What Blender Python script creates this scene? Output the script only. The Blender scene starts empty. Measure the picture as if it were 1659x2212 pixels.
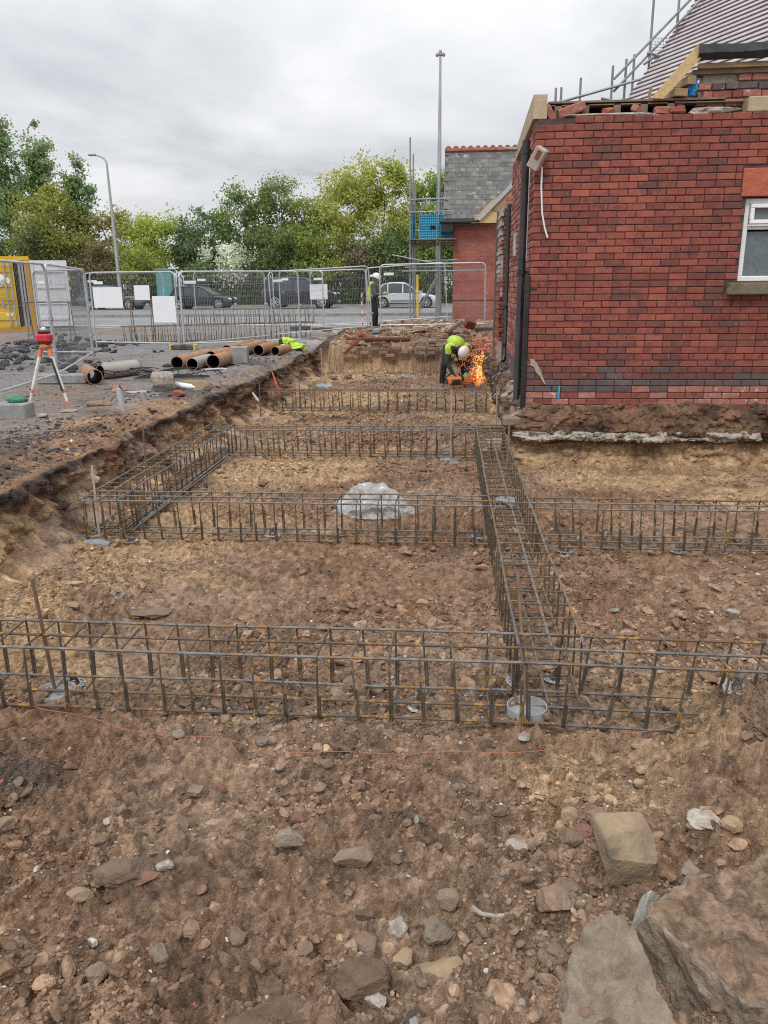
import bpy, math, random
import numpy as np
from math import sin, cos, pi, radians, sqrt, exp
from mathutils import Vector, Matrix, Euler

# ------------------------------------------------------------------ camera
SC = bpy.context.scene
COL = SC.collection
cam_d = bpy.data.cameras.new('camera')
cam = bpy.data.objects.new('camera', cam_d)
COL.objects.link(cam)
cam_d.sensor_fit = 'VERTICAL'
cam_d.sensor_height = 36.0
cam_d.lens = 36.0 * 1700.0 / 2212.0
cam_d.clip_start = 0.05
cam_d.clip_end = 2000.0
PITCH, YAW, ROLL = radians(16.05), radians(4.86), radians(-0.5)
cam.matrix_world = (Matrix.Translation((0, 0, 1.6)) @ Matrix.Rotation(YAW, 4, 'Z')
                    @ Matrix.Rotation(pi / 2 - PITCH, 4, 'X') @ Matrix.Rotation(ROLL, 4, 'Z'))
SC.camera = cam

# ------------------------------------------------------------------ world: overcast sky
world = bpy.data.worlds.new('World')
SC.world = world
world.use_nodes = True
wn, wl = world.node_tree.nodes, world.node_tree.links
wn.clear()
SUN_EL, SUN_AZ = radians(52), radians(200)          # hidden sun, behind and left of the camera
w_out = wn.new('ShaderNodeOutputWorld')
sky = wn.new('ShaderNodeTexSky')
sky.sky_type = 'NISHITA'
sky.sun_disc = False
sky.sun_elevation = SUN_EL
sky.sun_rotation = SUN_AZ
bg1 = wn.new('ShaderNodeBackground')
bg1.inputs[1].default_value = 0.08
wl.new(sky.outputs[0], bg1.inputs[0])
tc = wn.new('ShaderNodeTexCoord')
sep = wn.new('ShaderNodeSeparateXYZ')
wl.new(tc.outputs['Generated'], sep.inputs[0])


def wmath(op, a, b=None, clamp=False):
    n = wn.new('ShaderNodeMath')
    n.operation = op
    n.use_clamp = clamp
    for i, v in enumerate((a, b)):
        if v is None:
            continue
        if isinstance(v, (int, float)):
            n.inputs[i].default_value = v
        else:
            wl.new(v, n.inputs[i])
    return n.outputs[0]


zup = wmath('MAXIMUM', sep.outputs[2], 0.0)
grad = wmath('ADD', wmath('MULTIPLY', zup, 1.25), 0.69)        # standard overcast: zenith brighter than horizon
den = wmath('ADD', zup, 0.16)
comb = wn.new('ShaderNodeCombineXYZ')
wl.new(wmath('DIVIDE', sep.outputs[0], den), comb.inputs[0])
wl.new(wmath('DIVIDE', sep.outputs[1], den), comb.inputs[1])
n1 = wn.new('ShaderNodeTexNoise')
n1.inputs['Scale'].default_value = 0.7
n1.inputs['Detail'].default_value = 6
n1.inputs['Roughness'].default_value = 0.55
n1.inputs['Distortion'].default_value = 0.3
wl.new(comb.outputs[0], n1.inputs['Vector'])
ramp = wn.new('ShaderNodeValToRGB')
ramp.color_ramp.elements[0].position = 0.38
ramp.color_ramp.elements[0].color = (0.68, 0.70, 0.74, 1)
ramp.color_ramp.elements[1].position = 0.62
ramp.color_ramp.elements[1].color = (1.10, 1.11, 1.13, 1)
wl.new(n1.outputs[0], ramp.inputs[0])
bg2 = wn.new('ShaderNodeBackground')
wl.new(ramp.outputs[0], bg2.inputs[0])
wl.new(grad, bg2.inputs[1])
wmix = wn.new('ShaderNodeMixShader')
wmix.inputs[0].default_value = 0.94
wl.new(bg1.outputs[0], wmix.inputs[1])
wl.new(bg2.outputs[0], wmix.inputs[2])
wl.new(wmix.outputs[0], w_out.inputs[0])

sun_d = bpy.data.lights.new('sun', 'SUN')
sun_d.energy = 1.5
sun_d.angle = radians(12)
sun_d.color = (1.0, 0.96, 0.9)
sun = bpy.data.objects.new('sun', sun_d)
COL.objects.link(sun)
sun.location = (0, 0, 30)
sdir = Vector((sin(SUN_AZ) * cos(SUN_EL), cos(SUN_AZ) * cos(SUN_EL), sin(SUN_EL)))
sun.rotation_euler = sdir.to_track_quat('Z', 'Y').to_euler()

SC.view_settings.view_transform = 'Standard'
SC.view_settings.look = 'None'
SC.view_settings.exposure = 0.0
SC.view_settings.gamma = 1.0
SC.view_settings.use_curve_mapping = False

SC.render.engine = 'CYCLES'
SC.cycles.use_denoising = False
SC.cycles.filter_width = 1.1

# ------------------------------------------------------------------ helpers
rng = random.Random(7)
nrng = np.random.default_rng(11)


def hash3(ix, iy, iz):
    h = (ix.astype(np.int64) * 374761393 + iy.astype(np.int64) * 668265263 + iz.astype(np.int64) * 2147483647) & 0xffffffff
    h = ((h ^ (h >> 13)) * 1274126177) & 0xffffffff
    h = (h ^ (h >> 16)) & 0xffff
    return h / 32767.5 - 1.0


def vnoise(x, y, z):
    x, y, z = np.broadcast_arrays(np.asarray(x, float), np.asarray(y, float), np.asarray(z, float))
    xi, yi, zi = np.floor(x), np.floor(y), np.floor(z)
    fx, fy, fz = x - xi, y - yi, z - zi
    fx, fy, fz = fx * fx * (3 - 2 * fx), fy * fy * (3 - 2 * fy), fz * fz * (3 - 2 * fz)
    r = 0
    for dx in (0, 1):
        for dy in (0, 1):
            for dz in (0, 1):
                wgt = (fx if dx else 1 - fx) * (fy if dy else 1 - fy) * (fz if dz else 1 - fz)
                r = r + wgt * hash3(xi + dx, yi + dy, zi + dz)
    return r


def fbm(x, y, z=0.0, o=4, gain=0.5):
    a, s, t = 1.0, 0.0, 0.0
    for i in range(o):
        k = 2.03 ** i
        s = s + a * vnoise(np.asarray(x) * k + 17.3 * i, np.asarray(y) * k - 9.1 * i, np.asarray(z) * k + 4.7 * i)
        t += a
        a *= gain
    return s / t


def worley(x, y, z=0.0, k=1.0, cell=False):
    """distance to the nearest jittered point of a unit grid (2-D), for crumbly soil"""
    x, y = np.asarray(x, float) * k, np.asarray(y, float) * k
    xi, yi = np.floor(x), np.floor(y)
    zz = np.zeros_like(xi) + z
    best = np.full(x.shape, 9.0)
    cid = np.zeros(x.shape)
    for dx in (-1, 0, 1):
        for dy in (-1, 0, 1):
            cx, cy = xi + dx, yi + dy
            px = cx + .5 + .45 * hash3(cx, cy, zz)
            py = cy + .5 + .45 * hash3(cy, cx, zz + 7)
            d = (px - x) ** 2 + (py - y) ** 2
            m = d < best
            best = np.where(m, d, best)
            if cell:
                cid = np.where(m, hash3(cx, cy, zz + 13), cid)
    best = np.sqrt(best)
    return (best, cid) if cell else best


def sst(a, b, x):
    t = np.clip((np.asarray(x, float) - a) / (b - a), 0, 1)
    return t * t * (3 - 2 * t)


def link(o, parent=None):
    COL.objects.link(o)
    if parent is not None:
        o.parent = parent
    return o


def tag(o, label, cat, group=None, kind=None):
    o['label'] = label
    o['category'] = cat
    if group:
        o['group'] = group
    if kind:
        o['kind'] = kind
    return o


def structure(o):
    o['kind'] = 'structure'
    return o


def empty(name, loc=(0, 0, 0), rz=0.0, label=None, cat=None, group=None):
    o = bpy.data.objects.new(name, None)
    o.empty_display_size = 0.1
    COL.objects.link(o)
    o.location = loc
    o.rotation_euler = (0, 0, rz)
    if label:
        tag(o, label, cat, group)
    return o


def copy_tree(o, parent=None):
    c = o.copy()
    COL.objects.link(c)
    c.parent = parent
    for ch in list(o.children):
        copy_tree(ch, c)
    return c


def np_mesh(name, verts, faces, mats=(), smooth=True, colors=None, mi=None):
    verts = np.asarray(verts, np.float32)
    faces = np.asarray(faces, np.int32)
    me = bpy.data.meshes.new(name)
    k = faces.shape[1]
    me.vertices.add(len(verts))
    me.vertices.foreach_set('co', verts.ravel())
    me.loops.add(faces.size)
    me.loops.foreach_set('vertex_index', faces.ravel())
    me.polygons.add(len(faces))
    me.polygons.foreach_set('loop_start', np.arange(0, faces.size, k, dtype=np.int32))
    me.polygons.foreach_set('loop_total', np.full(len(faces), k, np.int32))
    me.polygons.foreach_set('use_smooth', np.full(len(faces), smooth))
    for m in mats:
        me.materials.append(m)
    if mi is not None:
        me.polygons.foreach_set('material_index', np.asarray(mi, np.int32))
    if colors is not None:
        a = me.color_attributes.new('Col', 'FLOAT_COLOR', 'POINT')
        c = np.ones((len(verts), 4), np.float32)
        c[:, :3] = colors
        a.data.foreach_set('color', c.ravel())
    me.update(calc_edges=True)
    me.validate()
    return me


def mobj(name, me, parent=None, loc=None):
    o = bpy.data.objects.new(name, me)
    link(o, parent)
    if loc is not None:
        o.location = loc
    return o


class MB:
    """collects shapes; build() links them as one mesh object"""

    def __init__(s):
        s.v, s.f, s.m = [], [], []

    def add(s, vs, fs, mi=0):
        b = len(s.v)
        s.v.extend([tuple(v) for v in vs])
        s.f.extend([tuple(i + b for i in f) for f in fs])
        s.m.extend([mi] * len(fs))

    def box(s, c, d, rot=None, mi=0, taper=1.0):
        hx, hy, hz = d[0] / 2, d[1] / 2, d[2] / 2
        vs = []
        for z, k in ((-hz, 1.0), (hz, taper)):
            for x, y in ((-hx, -hy), (hx, -hy), (hx, hy), (-hx, hy)):
                vs.append(Vector((x * k, y * k, z)))
        if rot is not None:
            R = rot if isinstance(rot, Matrix) else Euler(rot).to_matrix()
            vs = [R @ v for v in vs]
        c = Vector(c)
        s.add([v + c for v in vs], [(3, 2, 1, 0), (4, 5, 6, 7), (0, 1, 5, 4), (1, 2, 6, 5), (2, 3, 7, 6), (3, 0, 4, 7)], mi)

    def bbox(s, c, d, bev=0.01, rot=None, mi=0):
        """box with chamfered edges"""
        hx, hy, hz = d[0] / 2, d[1] / 2, d[2] / 2
        b = min(bev, hx * .9, hy * .9, hz * .9)
        vs, idx = [], {}
        for sx in (-1, 1):
            for sy in (-1, 1):
                for sz in (-1, 1):
                    for ax in range(3):
                        p = [sx * (hx - b), sy * (hy - b), sz * (hz - b)]
                        p[ax] = (sx * hx, sy * hy, sz * hz)[ax]
                        idx[(sx, sy, sz, ax)] = len(vs)
                        vs.append(Vector(p))
        fs = []
        for ax in range(3):
            o1, o2 = [(1, 2), (2, 0), (0, 1)][ax]
            for sg in (-1, 1):
                q = []
                for a, bb in ((-1, -1), (1, -1), (1, 1), (-1, 1)):
                    k = [0, 0, 0]
                    k[ax], k[o1], k[o2] = sg, a, bb
                    q.append(idx[(k[0], k[1], k[2], ax)])
                fs.append(tuple(q if sg > 0 else q[::-1]))
            for a in (-1, 1):
                for bb in (-1, 1):
                    k0, k1 = [0, 0, 0], [0, 0, 0]
                    k0[ax], k1[ax] = -1, 1
                    k0[o1] = k1[o1] = a
                    k0[o2] = k1[o2] = bb
                    q = [idx[(*k0, o1)], idx[(*k1, o1)], idx[(*k1, o2)], idx[(*k0, o2)]]
                    fs.append(tuple(q if a * bb > 0 else q[::-1]))
        for sx in (-1, 1):
            for sy in (-1, 1):
                for sz in (-1, 1):
                    q = [idx[(sx, sy, sz, i)] for i in range(3)]
                    fs.append(tuple(q if sx * sy * sz > 0 else q[::-1]))
        if rot is not None:
            R = rot if isinstance(rot, Matrix) else Euler(rot).to_matrix()
            vs = [R @ v for v in vs]
        c = Vector(c)
        s.add([v + c for v in vs], fs, mi)

    def tube(s, pts, r, n=6, mi=0, cap=True):
        pts = [Vector(p) for p in pts]
        rs = list(r) if isinstance(r, (list, tuple)) else [r] * len(pts)
        t0 = (pts[1] - pts[0]).normalized()
        u = t0.orthogonal().normalized()
        vs = []
        for i, p in enumerate(pts):
            if i == 0:
                t = t0
            elif i == len(pts) - 1:
                t = (pts[i] - pts[i - 1]).normalized()
            else:
                t = ((pts[i + 1] - p).normalized() + (p - pts[i - 1]).normalized())
                t = t.normalized() if t.length > 1e-6 else (pts[i + 1] - p).normalized()
            u = (u - t * u.dot(t))
            u = u.normalized() if u.length > 1e-6 else t.orthogonal().normalized()
            w = t.cross(u)
            for k in range(n):
                a = 2 * pi * k / n
                vs.append(p + (u * cos(a) + w * sin(a)) * rs[i])
        fs = []
        for i in range(len(pts) - 1):
            for k in range(n):
                k2 = (k + 1) % n
                fs.append((i * n + k, i * n + k2, (i + 1) * n + k2, (i + 1) * n + k))
        if cap:
            fs.append(tuple(range(n - 1, -1, -1)))
            fs.append(tuple((len(pts) - 1) * n + k for k in range(n)))
        s.add(vs, fs, mi)

    def lathe(s, prof, n=16, M=None, mi=0):
        vs, fs = [], []
        for r, z in prof:
            for k in range(n):
                a = 2 * pi * k / n
                vs.append(Vector((r * cos(a), r * sin(a), z)))
        for i in range(len(prof) - 1):
            for k in range(n):
                k2 = (k + 1) % n
                fs.append((i * n + k, i * n + k2, (i + 1) * n + k2, (i + 1) * n + k))
        if prof[0][0] > 1e-5:
            fs.append(tuple(range(n - 1, -1, -1)))
        if prof[-1][0] > 1e-5:
            fs.append(tuple((len(prof) - 1) * n + k for k in range(n)))
        if M is not None:
            vs = [M @ v for v in vs]
        s.add(vs, fs, mi)

    def prism(s, poly, axis, lo, hi, mi=0):
        """poly in the two other axes (cyclic order), extruded along axis"""
        n = len(poly)
        vs = []
        for d in (lo, hi):
            for a, b in poly:
                vs.append({'x': (d, a, b), 'y': (a, d, b), 'z': (a, b, d)}[axis])
        fs = [tuple(range(n)), tuple(range(2 * n - 1, n - 1, -1))]
        for i in range(n):
            j = (i + 1) % n
            fs.append((i, i + n, j + n, j))
        s.add(vs, fs, mi)

    def mesh(s, name, mats, smooth=False):
        me = bpy.data.meshes.new(name)
        me.from_pydata(s.v, [], s.f)
        for m in (mats if isinstance(mats, (list, tuple)) else [mats]):
            me.materials.append(m)
        me.polygons.foreach_set('material_index', np.array(s.m, np.int32))
        me.polygons.foreach_set('use_smooth', np.full(len(s.f), smooth))
        import bmesh
        bm = bmesh.new()
        bm.from_mesh(me)
        bmesh.ops.recalc_face_normals(bm, faces=bm.faces)
        bm.to_mesh(me)
        bm.free()
        me.update()
        if smooth:
            try:
                me.set_sharp_from_angle(angle=radians(42))
            except Exception:
                pass
        return me

    def build(s, name, mats, parent=None, loc=None, smooth=False):
        return mobj(name, s.mesh(name, mats, smooth), parent, loc)


def ico(level):
    t = (1 + sqrt(5)) / 2
    v = [(-1, t, 0), (1, t, 0), (-1, -t, 0), (1, -t, 0), (0, -1, t), (0, 1, t), (0, -1, -t), (0, 1, -t), (t, 0, -1), (t, 0, 1), (-t, 0, -1), (-t, 0, 1)]
    v = [np.array(p) / np.linalg.norm(p) for p in v]
    f = [(0, 11, 5), (0, 5, 1), (0, 1, 7), (0, 7, 10), (0, 10, 11), (1, 5, 9), (5, 11, 4), (11, 10, 2), (10, 7, 6), (7, 1, 8), (3, 9, 4), (3, 4, 2), (3, 2, 6), (3, 6, 8), (3, 8, 9), (4, 9, 5), (2, 4, 11), (6, 2, 10), (8, 6, 7), (9, 8, 1)]
    for _ in range(level):
        c, nf = {}, []

        def mid(a, b):
            k = (min(a, b), max(a, b))
            if k not in c:
                m = v[a] + v[b]
                v.append(m / np.linalg.norm(m))
                c[k] = len(v) - 1
            return c[k]
        for a, b, d in f:
            x, y, z = mid(a, b), mid(b, d), mid(d, a)
            nf += [(a, x, z), (b, y, x), (d, z, y), (x, y, z)]
        f = nf
    return np.array(v), np.array(f)


ICO = [ico(i) for i in range(5)]


def rot_z_tilt(az, tilt=0.0, taz=0.0):
    return np.array(Matrix.Rotation(taz, 3, 'Z') @ Matrix.Rotation(tilt, 3, 'X') @ Matrix.Rotation(az - taz, 3, 'Z'))


def rock_verts(level, seed, cuts=7, rough=0.08, box=0.0):
    """angular lump of unit radius: sphere cut by random planes, then roughened"""
    r = np.random.default_rng(seed)
    v = ICO[level][0].copy()
    if box > 0:
        p = 2 + 10 * box
        v = v / (np.sum(np.abs(v) ** p, axis=1) ** (1 / p))[:, None]
    for _ in range(cuts):
        n = r.normal(size=3)
        n /= np.linalg.norm(n)
        d = r.uniform(0.55, 0.9) * (1.25 if box > 0 else 1.0)
        e = v @ n - d
        v = v - np.outer(np.maximum(e, 0), n)
    o = r.uniform(0, 50, 3)
    k = fbm(v[:, 0] * 2 + o[0], v[:, 1] * 2 + o[1], v[:, 2] * 2 + o[2], 4 if level > 2 else 2, .6)
    return v * (1 + rough * k)[:, None]


# ------------------------------------------------------------------ materials
MATS = {}


def mk(name, c1, c2=None, scale=6.0, rough=0.8, metal=0.0, bump=0.0, bscale=40.0, rand=0.0, spec=0.4, lo=0.35, hi=0.65, c3=None, s3=30.0, t3=0.62, rough2=None, stretch=None, attr=False, obj=False, emit=None, estr=0.0, stain=0.0):
    m = bpy.data.materials.new(name)
    m.use_nodes = True
    nt = m.node_tree
    N, L = nt.nodes, nt.links
    b = N['Principled BSDF']
    b.inputs['Roughness'].default_value = rough
    b.inputs['Metallic'].default_value = metal
    b.inputs['Specular IOR Level'].default_value = spec
    if obj:
        vec = N.new('ShaderNodeTexCoord').outputs['Object']
    else:
        vec = N.new('ShaderNodeNewGeometry').outputs['Position']
    if stretch:
        mp = N.new('ShaderNodeVectorMath')
        mp.operation = 'MULTIPLY'
        mp.inputs[1].default_value = stretch
        L.new(vec, mp.inputs[0])
        vec = mp.outputs[0]

    def noise(sc, det=5, ro=0.6):
        n = N.new('ShaderNodeTexNoise')
        n.inputs['Scale'].default_value = sc
        n.inputs['Detail'].default_value = det
        n.inputs['Roughness'].default_value = ro
        L.new(vec, n.inputs['Vector'])
        return n.outputs[0]

    def mixc(f, a, c, blend='MIX'):
        x = N.new('ShaderNodeMix')
        x.data_type = 'RGBA'
        x.blend_type = blend
        for sock, v in ((x.inputs[0], f), (x.inputs[6], a), (x.inputs[7], c)):
            if isinstance(v, (int, float)):
                sock.default_value = v
            elif isinstance(v, tuple):
                sock.default_value = (*v, 1)
            else:
                L.new(v, sock)
        return x.outputs[2]

    def mapr(x, a, c, d=0.0, e=1.0):
        n = N.new('ShaderNodeMapRange')
        n.inputs[1].default_value, n.inputs[2].default_value = a, c
        n.inputs[3].default_value, n.inputs[4].default_value = d, e
        L.new(x, n.inputs[0])
        return n.outputs[0]
    col = c1
    if attr:
        a = N.new('ShaderNodeAttribute')
        a.attribute_name = 'Col'
        g = N.new('ShaderNodeMapRange')
        col = a.outputs['Color']
        col = mixc(1.0, col, mixc(mapr(noise(scale, 6, .66), 0.33, 0.67), (0.64, 0.63, 0.62), (1.38, 1.38, 1.36)), 'MULTIPLY')
        N.remove(g)
    elif c2 is not None:
        col = mixc(mapr(noise(scale), lo, hi), c1, c2)
    if stain > 0:
        col = mixc(1.0, col, mixc(mapr(noise(1.3, 4), .3, .7), (1 - stain,) * 3, (1 + stain,) * 3), 'MULTIPLY')
    if c3 is not None:
        col = mixc(mapr(noise(s3, 3), t3, t3 + 0.06), col, c3)
    if rand > 0:
        oi = N.new('ShaderNodeObjectInfo')
        col = mixc(1.0, col, mixc(oi.outputs['Random'], (1 - rand,) * 3, (1 + rand,) * 3), 'MULTIPLY')
    if isinstance(col, tuple):
        b.inputs['Base Color'].default_value = (*col, 1)
    else:
        L.new(col, b.inputs['Base Color'])
    if rough2 is not None:
        L.new(mapr(noise(scale * 0.7), 0.35, 0.65, rough, rough2), b.inputs['Roughness'])
    if bump > 0:
        bn = N.new('ShaderNodeBump')
        bn.inputs['Strength'].default_value = bump
        bn.inputs['Distance'].default_value = 0.02
        L.new(noise(bscale, 6, 0.65), bn.inputs['Height'])
        L.new(bn.outputs[0], b.inputs['Normal'])
    if emit:
        b.inputs['Emission Color'].default_value = (*emit, 1)
        b.inputs['Emission Strength'].default_value = estr
    MATS[name] = m
    return m


mk('soil', (.2, .14, .1), attr=True, scale=20, rough=.95, rough2=.72, bump=1.0, bscale=75, spec=.25)
mk('clod', (.2, .14, .1), attr=True, scale=26, rough=.92, bump=.5, bscale=70, spec=.25)
mk('tarmac', (.2, .14, .1), attr=True, scale=8, rough=.85, rough2=.45, bump=.35, bscale=60, spec=.4)
mk('road_asphalt', (.19, .19, .195), (.26, .26, .265), scale=1.2, rough=.55, rough2=.4, bump=.2, bscale=60, spec=.5)
mk('white_paint', (.75, .75, .74), (.6, .6, .58), scale=5, rough=.6)
mk('kerb_stone', (.28, .28, .27), (.18, .18, .175), scale=3, rough=.85, bump=.3)
mk('verge_grass', (.07, .11, .03), (.12, .15, .05), scale=1.5, rough=.95, bump=1.0, bscale=20)
mk('bar_steel', (.115, .105, .098), (.25, .24, .228), scale=16, rough=.5, metal=.3, c3=(.29, .155, .06), s3=7, t3=.54, bump=.5, bscale=160, rand=.15)
mk('bar_rust', (.22, .115, .05), (.13, .12, .12), scale=9, rough=.75, metal=.1, c3=(.42, .24, .07), s3=16, t3=.55, bump=.5, bscale=160, rand=.2)
mk('stirrup_steel', (.075, .066, .056), (.14, .105, .07), scale=14, rough=.6, metal=.2, c3=(.33, .2, .065), s3=14, t3=.58, rand=.25)
mk('rod_rust', (.14, .075, .05), (.21, .13, .09), scale=12, rough=.85)
mk('galv', (.42, .44, .46), (.56, .58, .6), scale=5, rough=.42, metal=.45, rand=.08)
mk('wire', (.33, .35, .37), rough=.5, metal=.4)
mk('foot_rubber', (.05, .05, .052), (.1, .1, .1), scale=9, rough=.9, bump=.4)
mk('foot_concrete', (.22, .225, .23), (.33, .33, .32), scale=6, rough=.95, bump=.5)
mk('concrete', (.36, .36, .34), (.5, .5, .47), scale=7, rough=.95, bump=.6, bscale=50)
mk('concrete_rough', (.43, .41, .37), (.27, .23, .185), scale=13, rough=.97, bump=1.0, bscale=30, c3=(.17, .115, .08), s3=9, t3=.51)
mk('wet_concrete', (.2, .21, .215), (.3, .31, .31), scale=12, rough=.6, bump=.4)
mk('yellow_paint', (.72, .46, .02), (.6, .37, .02), scale=2, rough=.45)
mk('orange_paint', (.5, .25, .02), (.42, .22, .02), scale=3, rough=.55)
mk('white_panel', (.66, .68, .7), (.58, .6, .62), scale=3, rough=.5)
mk('sign_white', (.78, .79, .82), (.74, .75, .78), scale=2, rough=.45)
mk('plastic_white', (.78, .78, .76), rough=.45)
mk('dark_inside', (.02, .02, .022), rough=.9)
mk('black_plastic', (.015, .015, .016), (.03, .03, .03), scale=4, rough=.35, spec=.5)
mk('black_membrane', (.018, .02, .022), (.04, .042, .045), scale=6, rough=.6, bump=.6, bscale=9)
mk('pipe_rust', (.26, .13, .07), (.36, .2, .11), scale=5, rough=.8, bump=.3, rand=.15, c3=(.3, .27, .24), s3=4, t3=.66)
mk('pipe_grey', (.3, .3, .3), (.38, .33, .28), scale=4, rough=.6, metal=.2, bump=.2)
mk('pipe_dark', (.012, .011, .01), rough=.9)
mk('red_mark', (.6, .1, .08), rough=.7)
mk('spacer_plastic', (.33, .34, .36), (.24, .25, .27), scale=20, rough=.6)
mk('string_orange', (.4, .15, .09), rough=.85)
mk('hivis', (.5, .68, .07), (.34, .5, .05), scale=12, rough=.7, emit=None)
mk('reflective', (.6, .62, .6), rough=.4)
mk('helmet_white', (.72, .72, .68), (.62, .6, .55), scale=9, rough=.35)
mk('trousers_black', (.012, .012, .015), (.03, .03, .033), scale=14, rough=.9)
mk('jacket_dark', (.03, .03, .033), (.05, .048, .048), scale=12, rough=.9)
mk('jacket_grey', (.085, .08, .075), (.11, .105, .1), scale=12, rough=.9)
mk('skin', (.5, .28, .2), rough=.6)
mk('glove_yellow', (.5, .55, .06), (.05, .2, .22), scale=30, rough=.8)
mk('boot', (.1, .1, .1), (.25, .24, .22), scale=20, rough=.8)
mk('saw_orange', (.75, .2, .07), (.6, .15, .05), scale=12, rough=.5)
mk('saw_metal', (.3, .3, .31), rough=.35, metal=.7)
mk('spark_hot', (1, .7, .2), emit=(1.0, .5, .12), estr=3.6)
mk('spark_mid', (1, .45, .1), emit=(1.0, .36, .06), estr=2.6)
mk('spark_cool', (.9, .2, .05), emit=(.9, .16, .03), estr=1.0)
mk('tripod_white', (.72, .72, .68), (.55, .53, .48), scale=16, rough=.6)
mk('level_red', (.55, .03, .05), rough=.4)
mk('brick_red', (.222, .060, .045), (.305, .091, .066), scale=11, rough=.85, bump=.35, bscale=60, c3=(.165, .06, .05), s3=6, t3=.58, rand=.15, stain=.14)
mk('brick_orange', (.275, .078, .052), (.325, .1, .068), scale=9, rough=.85, bump=.35, bscale=60, rand=.1, stain=.14)
mk('brick_brown', (.165, .053, .043), (.23, .072, .055), scale=8, rough=.85, bump=.35, bscale=60, c3=(.13, .058, .052), s3=6, t3=.57, rand=.14, stain=.14)
mk('brick_dark', (.175, .066, .054), (.115, .056, .052), scale=9, rough=.8, bump=.35, bscale=60, c3=(.26, .09, .07), s3=9, t3=.6, rand=.15)
mk('brick_slate', (.088, .078, .08), (.14, .098, .092), scale=6, rough=.75, bump=.35, bscale=60, c3=(.3, .29, .3), s3=18, t3=.66, rand=.15)
mk('brick_pink', (.34, .12, .09), (.42, .2, .16), scale=10, rough=.9, bump=.4, bscale=50, rand=.12, c3=(.5, .44, .4), s3=12, t3=.62)
mk('brick_pale', (.33, .245, .18), (.25, .175, .125), scale=9, rough=.95, bump=.6, bscale=40, rand=.15, c3=(.2, .14, .1), s3=14, t3=.6)
mk('mortar_dark', (.06, .044, .038), (.1, .07, .06), scale=10, rough=.95, bump=.5)
mk('mortar_pale', (.5, .46, .4), (.32, .27, .23), scale=10, rough=.97, bump=.9, bscale=30)
mk('sandstone', (.46, .36, .25), (.38, .29, .2), scale=7, rough=.9, bump=.5, bscale=40)
mk('sandstone_red', (.46, .14, .08), (.4, .11, .07), scale=9, rough=.9, bump=.9, bscale=18)
mk('sill_stone', (.2, .175, .12), (.13, .125, .075), scale=7, rough=.9, bump=.6, c3=(.3, .27, .2), s3=5, t3=.58)
mk('upvc', (.8, .8, .8), (.74, .74, .74), scale=4, rough=.35)
mk('frosted_glass', (.11, .14, .145), (.15, .18, .19), scale=18, rough=.25, spec=.5, bump=.25, bscale=90)
mk('glass_dark', (.02, .025, .03), rough=.08, spec=.6)
mk('osb', (.5, .34, .16), (.6, .44, .24), scale=22, rough=.85, bump=.3)
mk('timber', (.36, .25, .14), (.27, .18, .1), scale=6, rough=.85, bump=.3, stretch=(1, 4, 9))
mk('timber_old', (.16, .12, .085), (.24, .19, .14), scale=7, rough=.9, bump=.4)
mk('roof_membrane', (.42, .38, .40), (.53, .49, .51), scale=2.5, rough=.7, c3=(.55, .28, .32), s3=1.5, t3=.66)
mk('batten', (.085, .07, .07), (.16, .13, .11), scale=5, rough=.9)
mk('slate', (.1, .097, .094), (.15, .145, .137), scale=2.2, rough=.75, bump=.3, rand=.22, c3=(.26, .25, .22), s3=5, t3=.6)
mk('ridge_tile', (.3, .11, .07), (.22, .085, .06), scale=5, rough=.85, c3=(.42, .34, .12), s3=3, t3=.66, rand=.12)
mk('lead', (.42, .44, .46), (.34, .36, .38), scale=8, rough=.6)
mk('blue_sheet', (.03, .22, .5), (.02, .17, .42), scale=7, rough=.5)
mk('blue_crate', (.04, .42, .66), (.07, .5, .7), scale=6, rough=.5)
mk('plaster', (.45, .4, .36), (.36, .28, .23), scale=5, rough=.95, bump=.5)
mk('cabinet_green', (.1, .27, .25), (.14, .3, .28), scale=3, rough=.6)
mk('graffiti_blue', (.05, .35, .6), rough=.6)
mk('lamp_post', (.34, .35, .36), (.42, .43, .44), scale=3, rough=.5, metal=.3)
mk('bark', (.07, .06, .045), (.12, .1, .08), scale=6, rough=.95, bump=.5)
mk('fence_dark', (.02, .022, .022), rough=.8)
mk('tyre', (.012, .012, .012), rough=.85)
mk('alloy', (.5, .51, .53), rough=.3, metal=.6)
mk('car_black', (.014, .015, .02), rough=.22, spec=.6)
mk('car_navy', (.012, .013, .03), rough=.22, spec=.6)
mk('car_slate', (.09, .12, .15), rough=.28, metal=.3, spec=.6)
mk('car_silver', (.56, .57, .6), rough=.28, metal=.25, spec=.6)
mk('car_glass', (.03, .045, .05), rough=.06, spec=.7)
mk('lamp_clear', (.75, .77, .8), rough=.15, spec=.7)
mk('lamp_red', (.5, .02, .02), rough=.3)
mk('plate_white', (.8, .8, .78), rough=.5)
mk('stone_grey', (.28, .225, .175), (.205, .155, .115), scale=14, rough=.95, bump=.6, bscale=60, rand=.2)
mk('stone_red', (.25, .115, .085), (.2, .12, .09), scale=14, rough=.95, bump=.6, bscale=60, rand=.15)
mk('stone_brown', (.25, .175, .125), (.19, .13, .092), scale=14, rough=.95, bump=.6, bscale=60, rand=.2)
mk('stone_tan', (.36, .265, .165), (.26, .185, .12), scale=12, rough=.95, bump=.6, bscale=60, rand=.15)
mk('stone_pale', (.42, .385, .34), (.27, .215, .17), scale=22, rough=.95, bump=.6, bscale=60, rand=.15, lo=.4, hi=.62)
mk('stone_block', (.34, .25, .16), (.22, .165, .11), scale=9, rough=.95, bump=.6, bscale=45, c3=(.12, .1, .085), s3=3.2, t3=.56)
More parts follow.
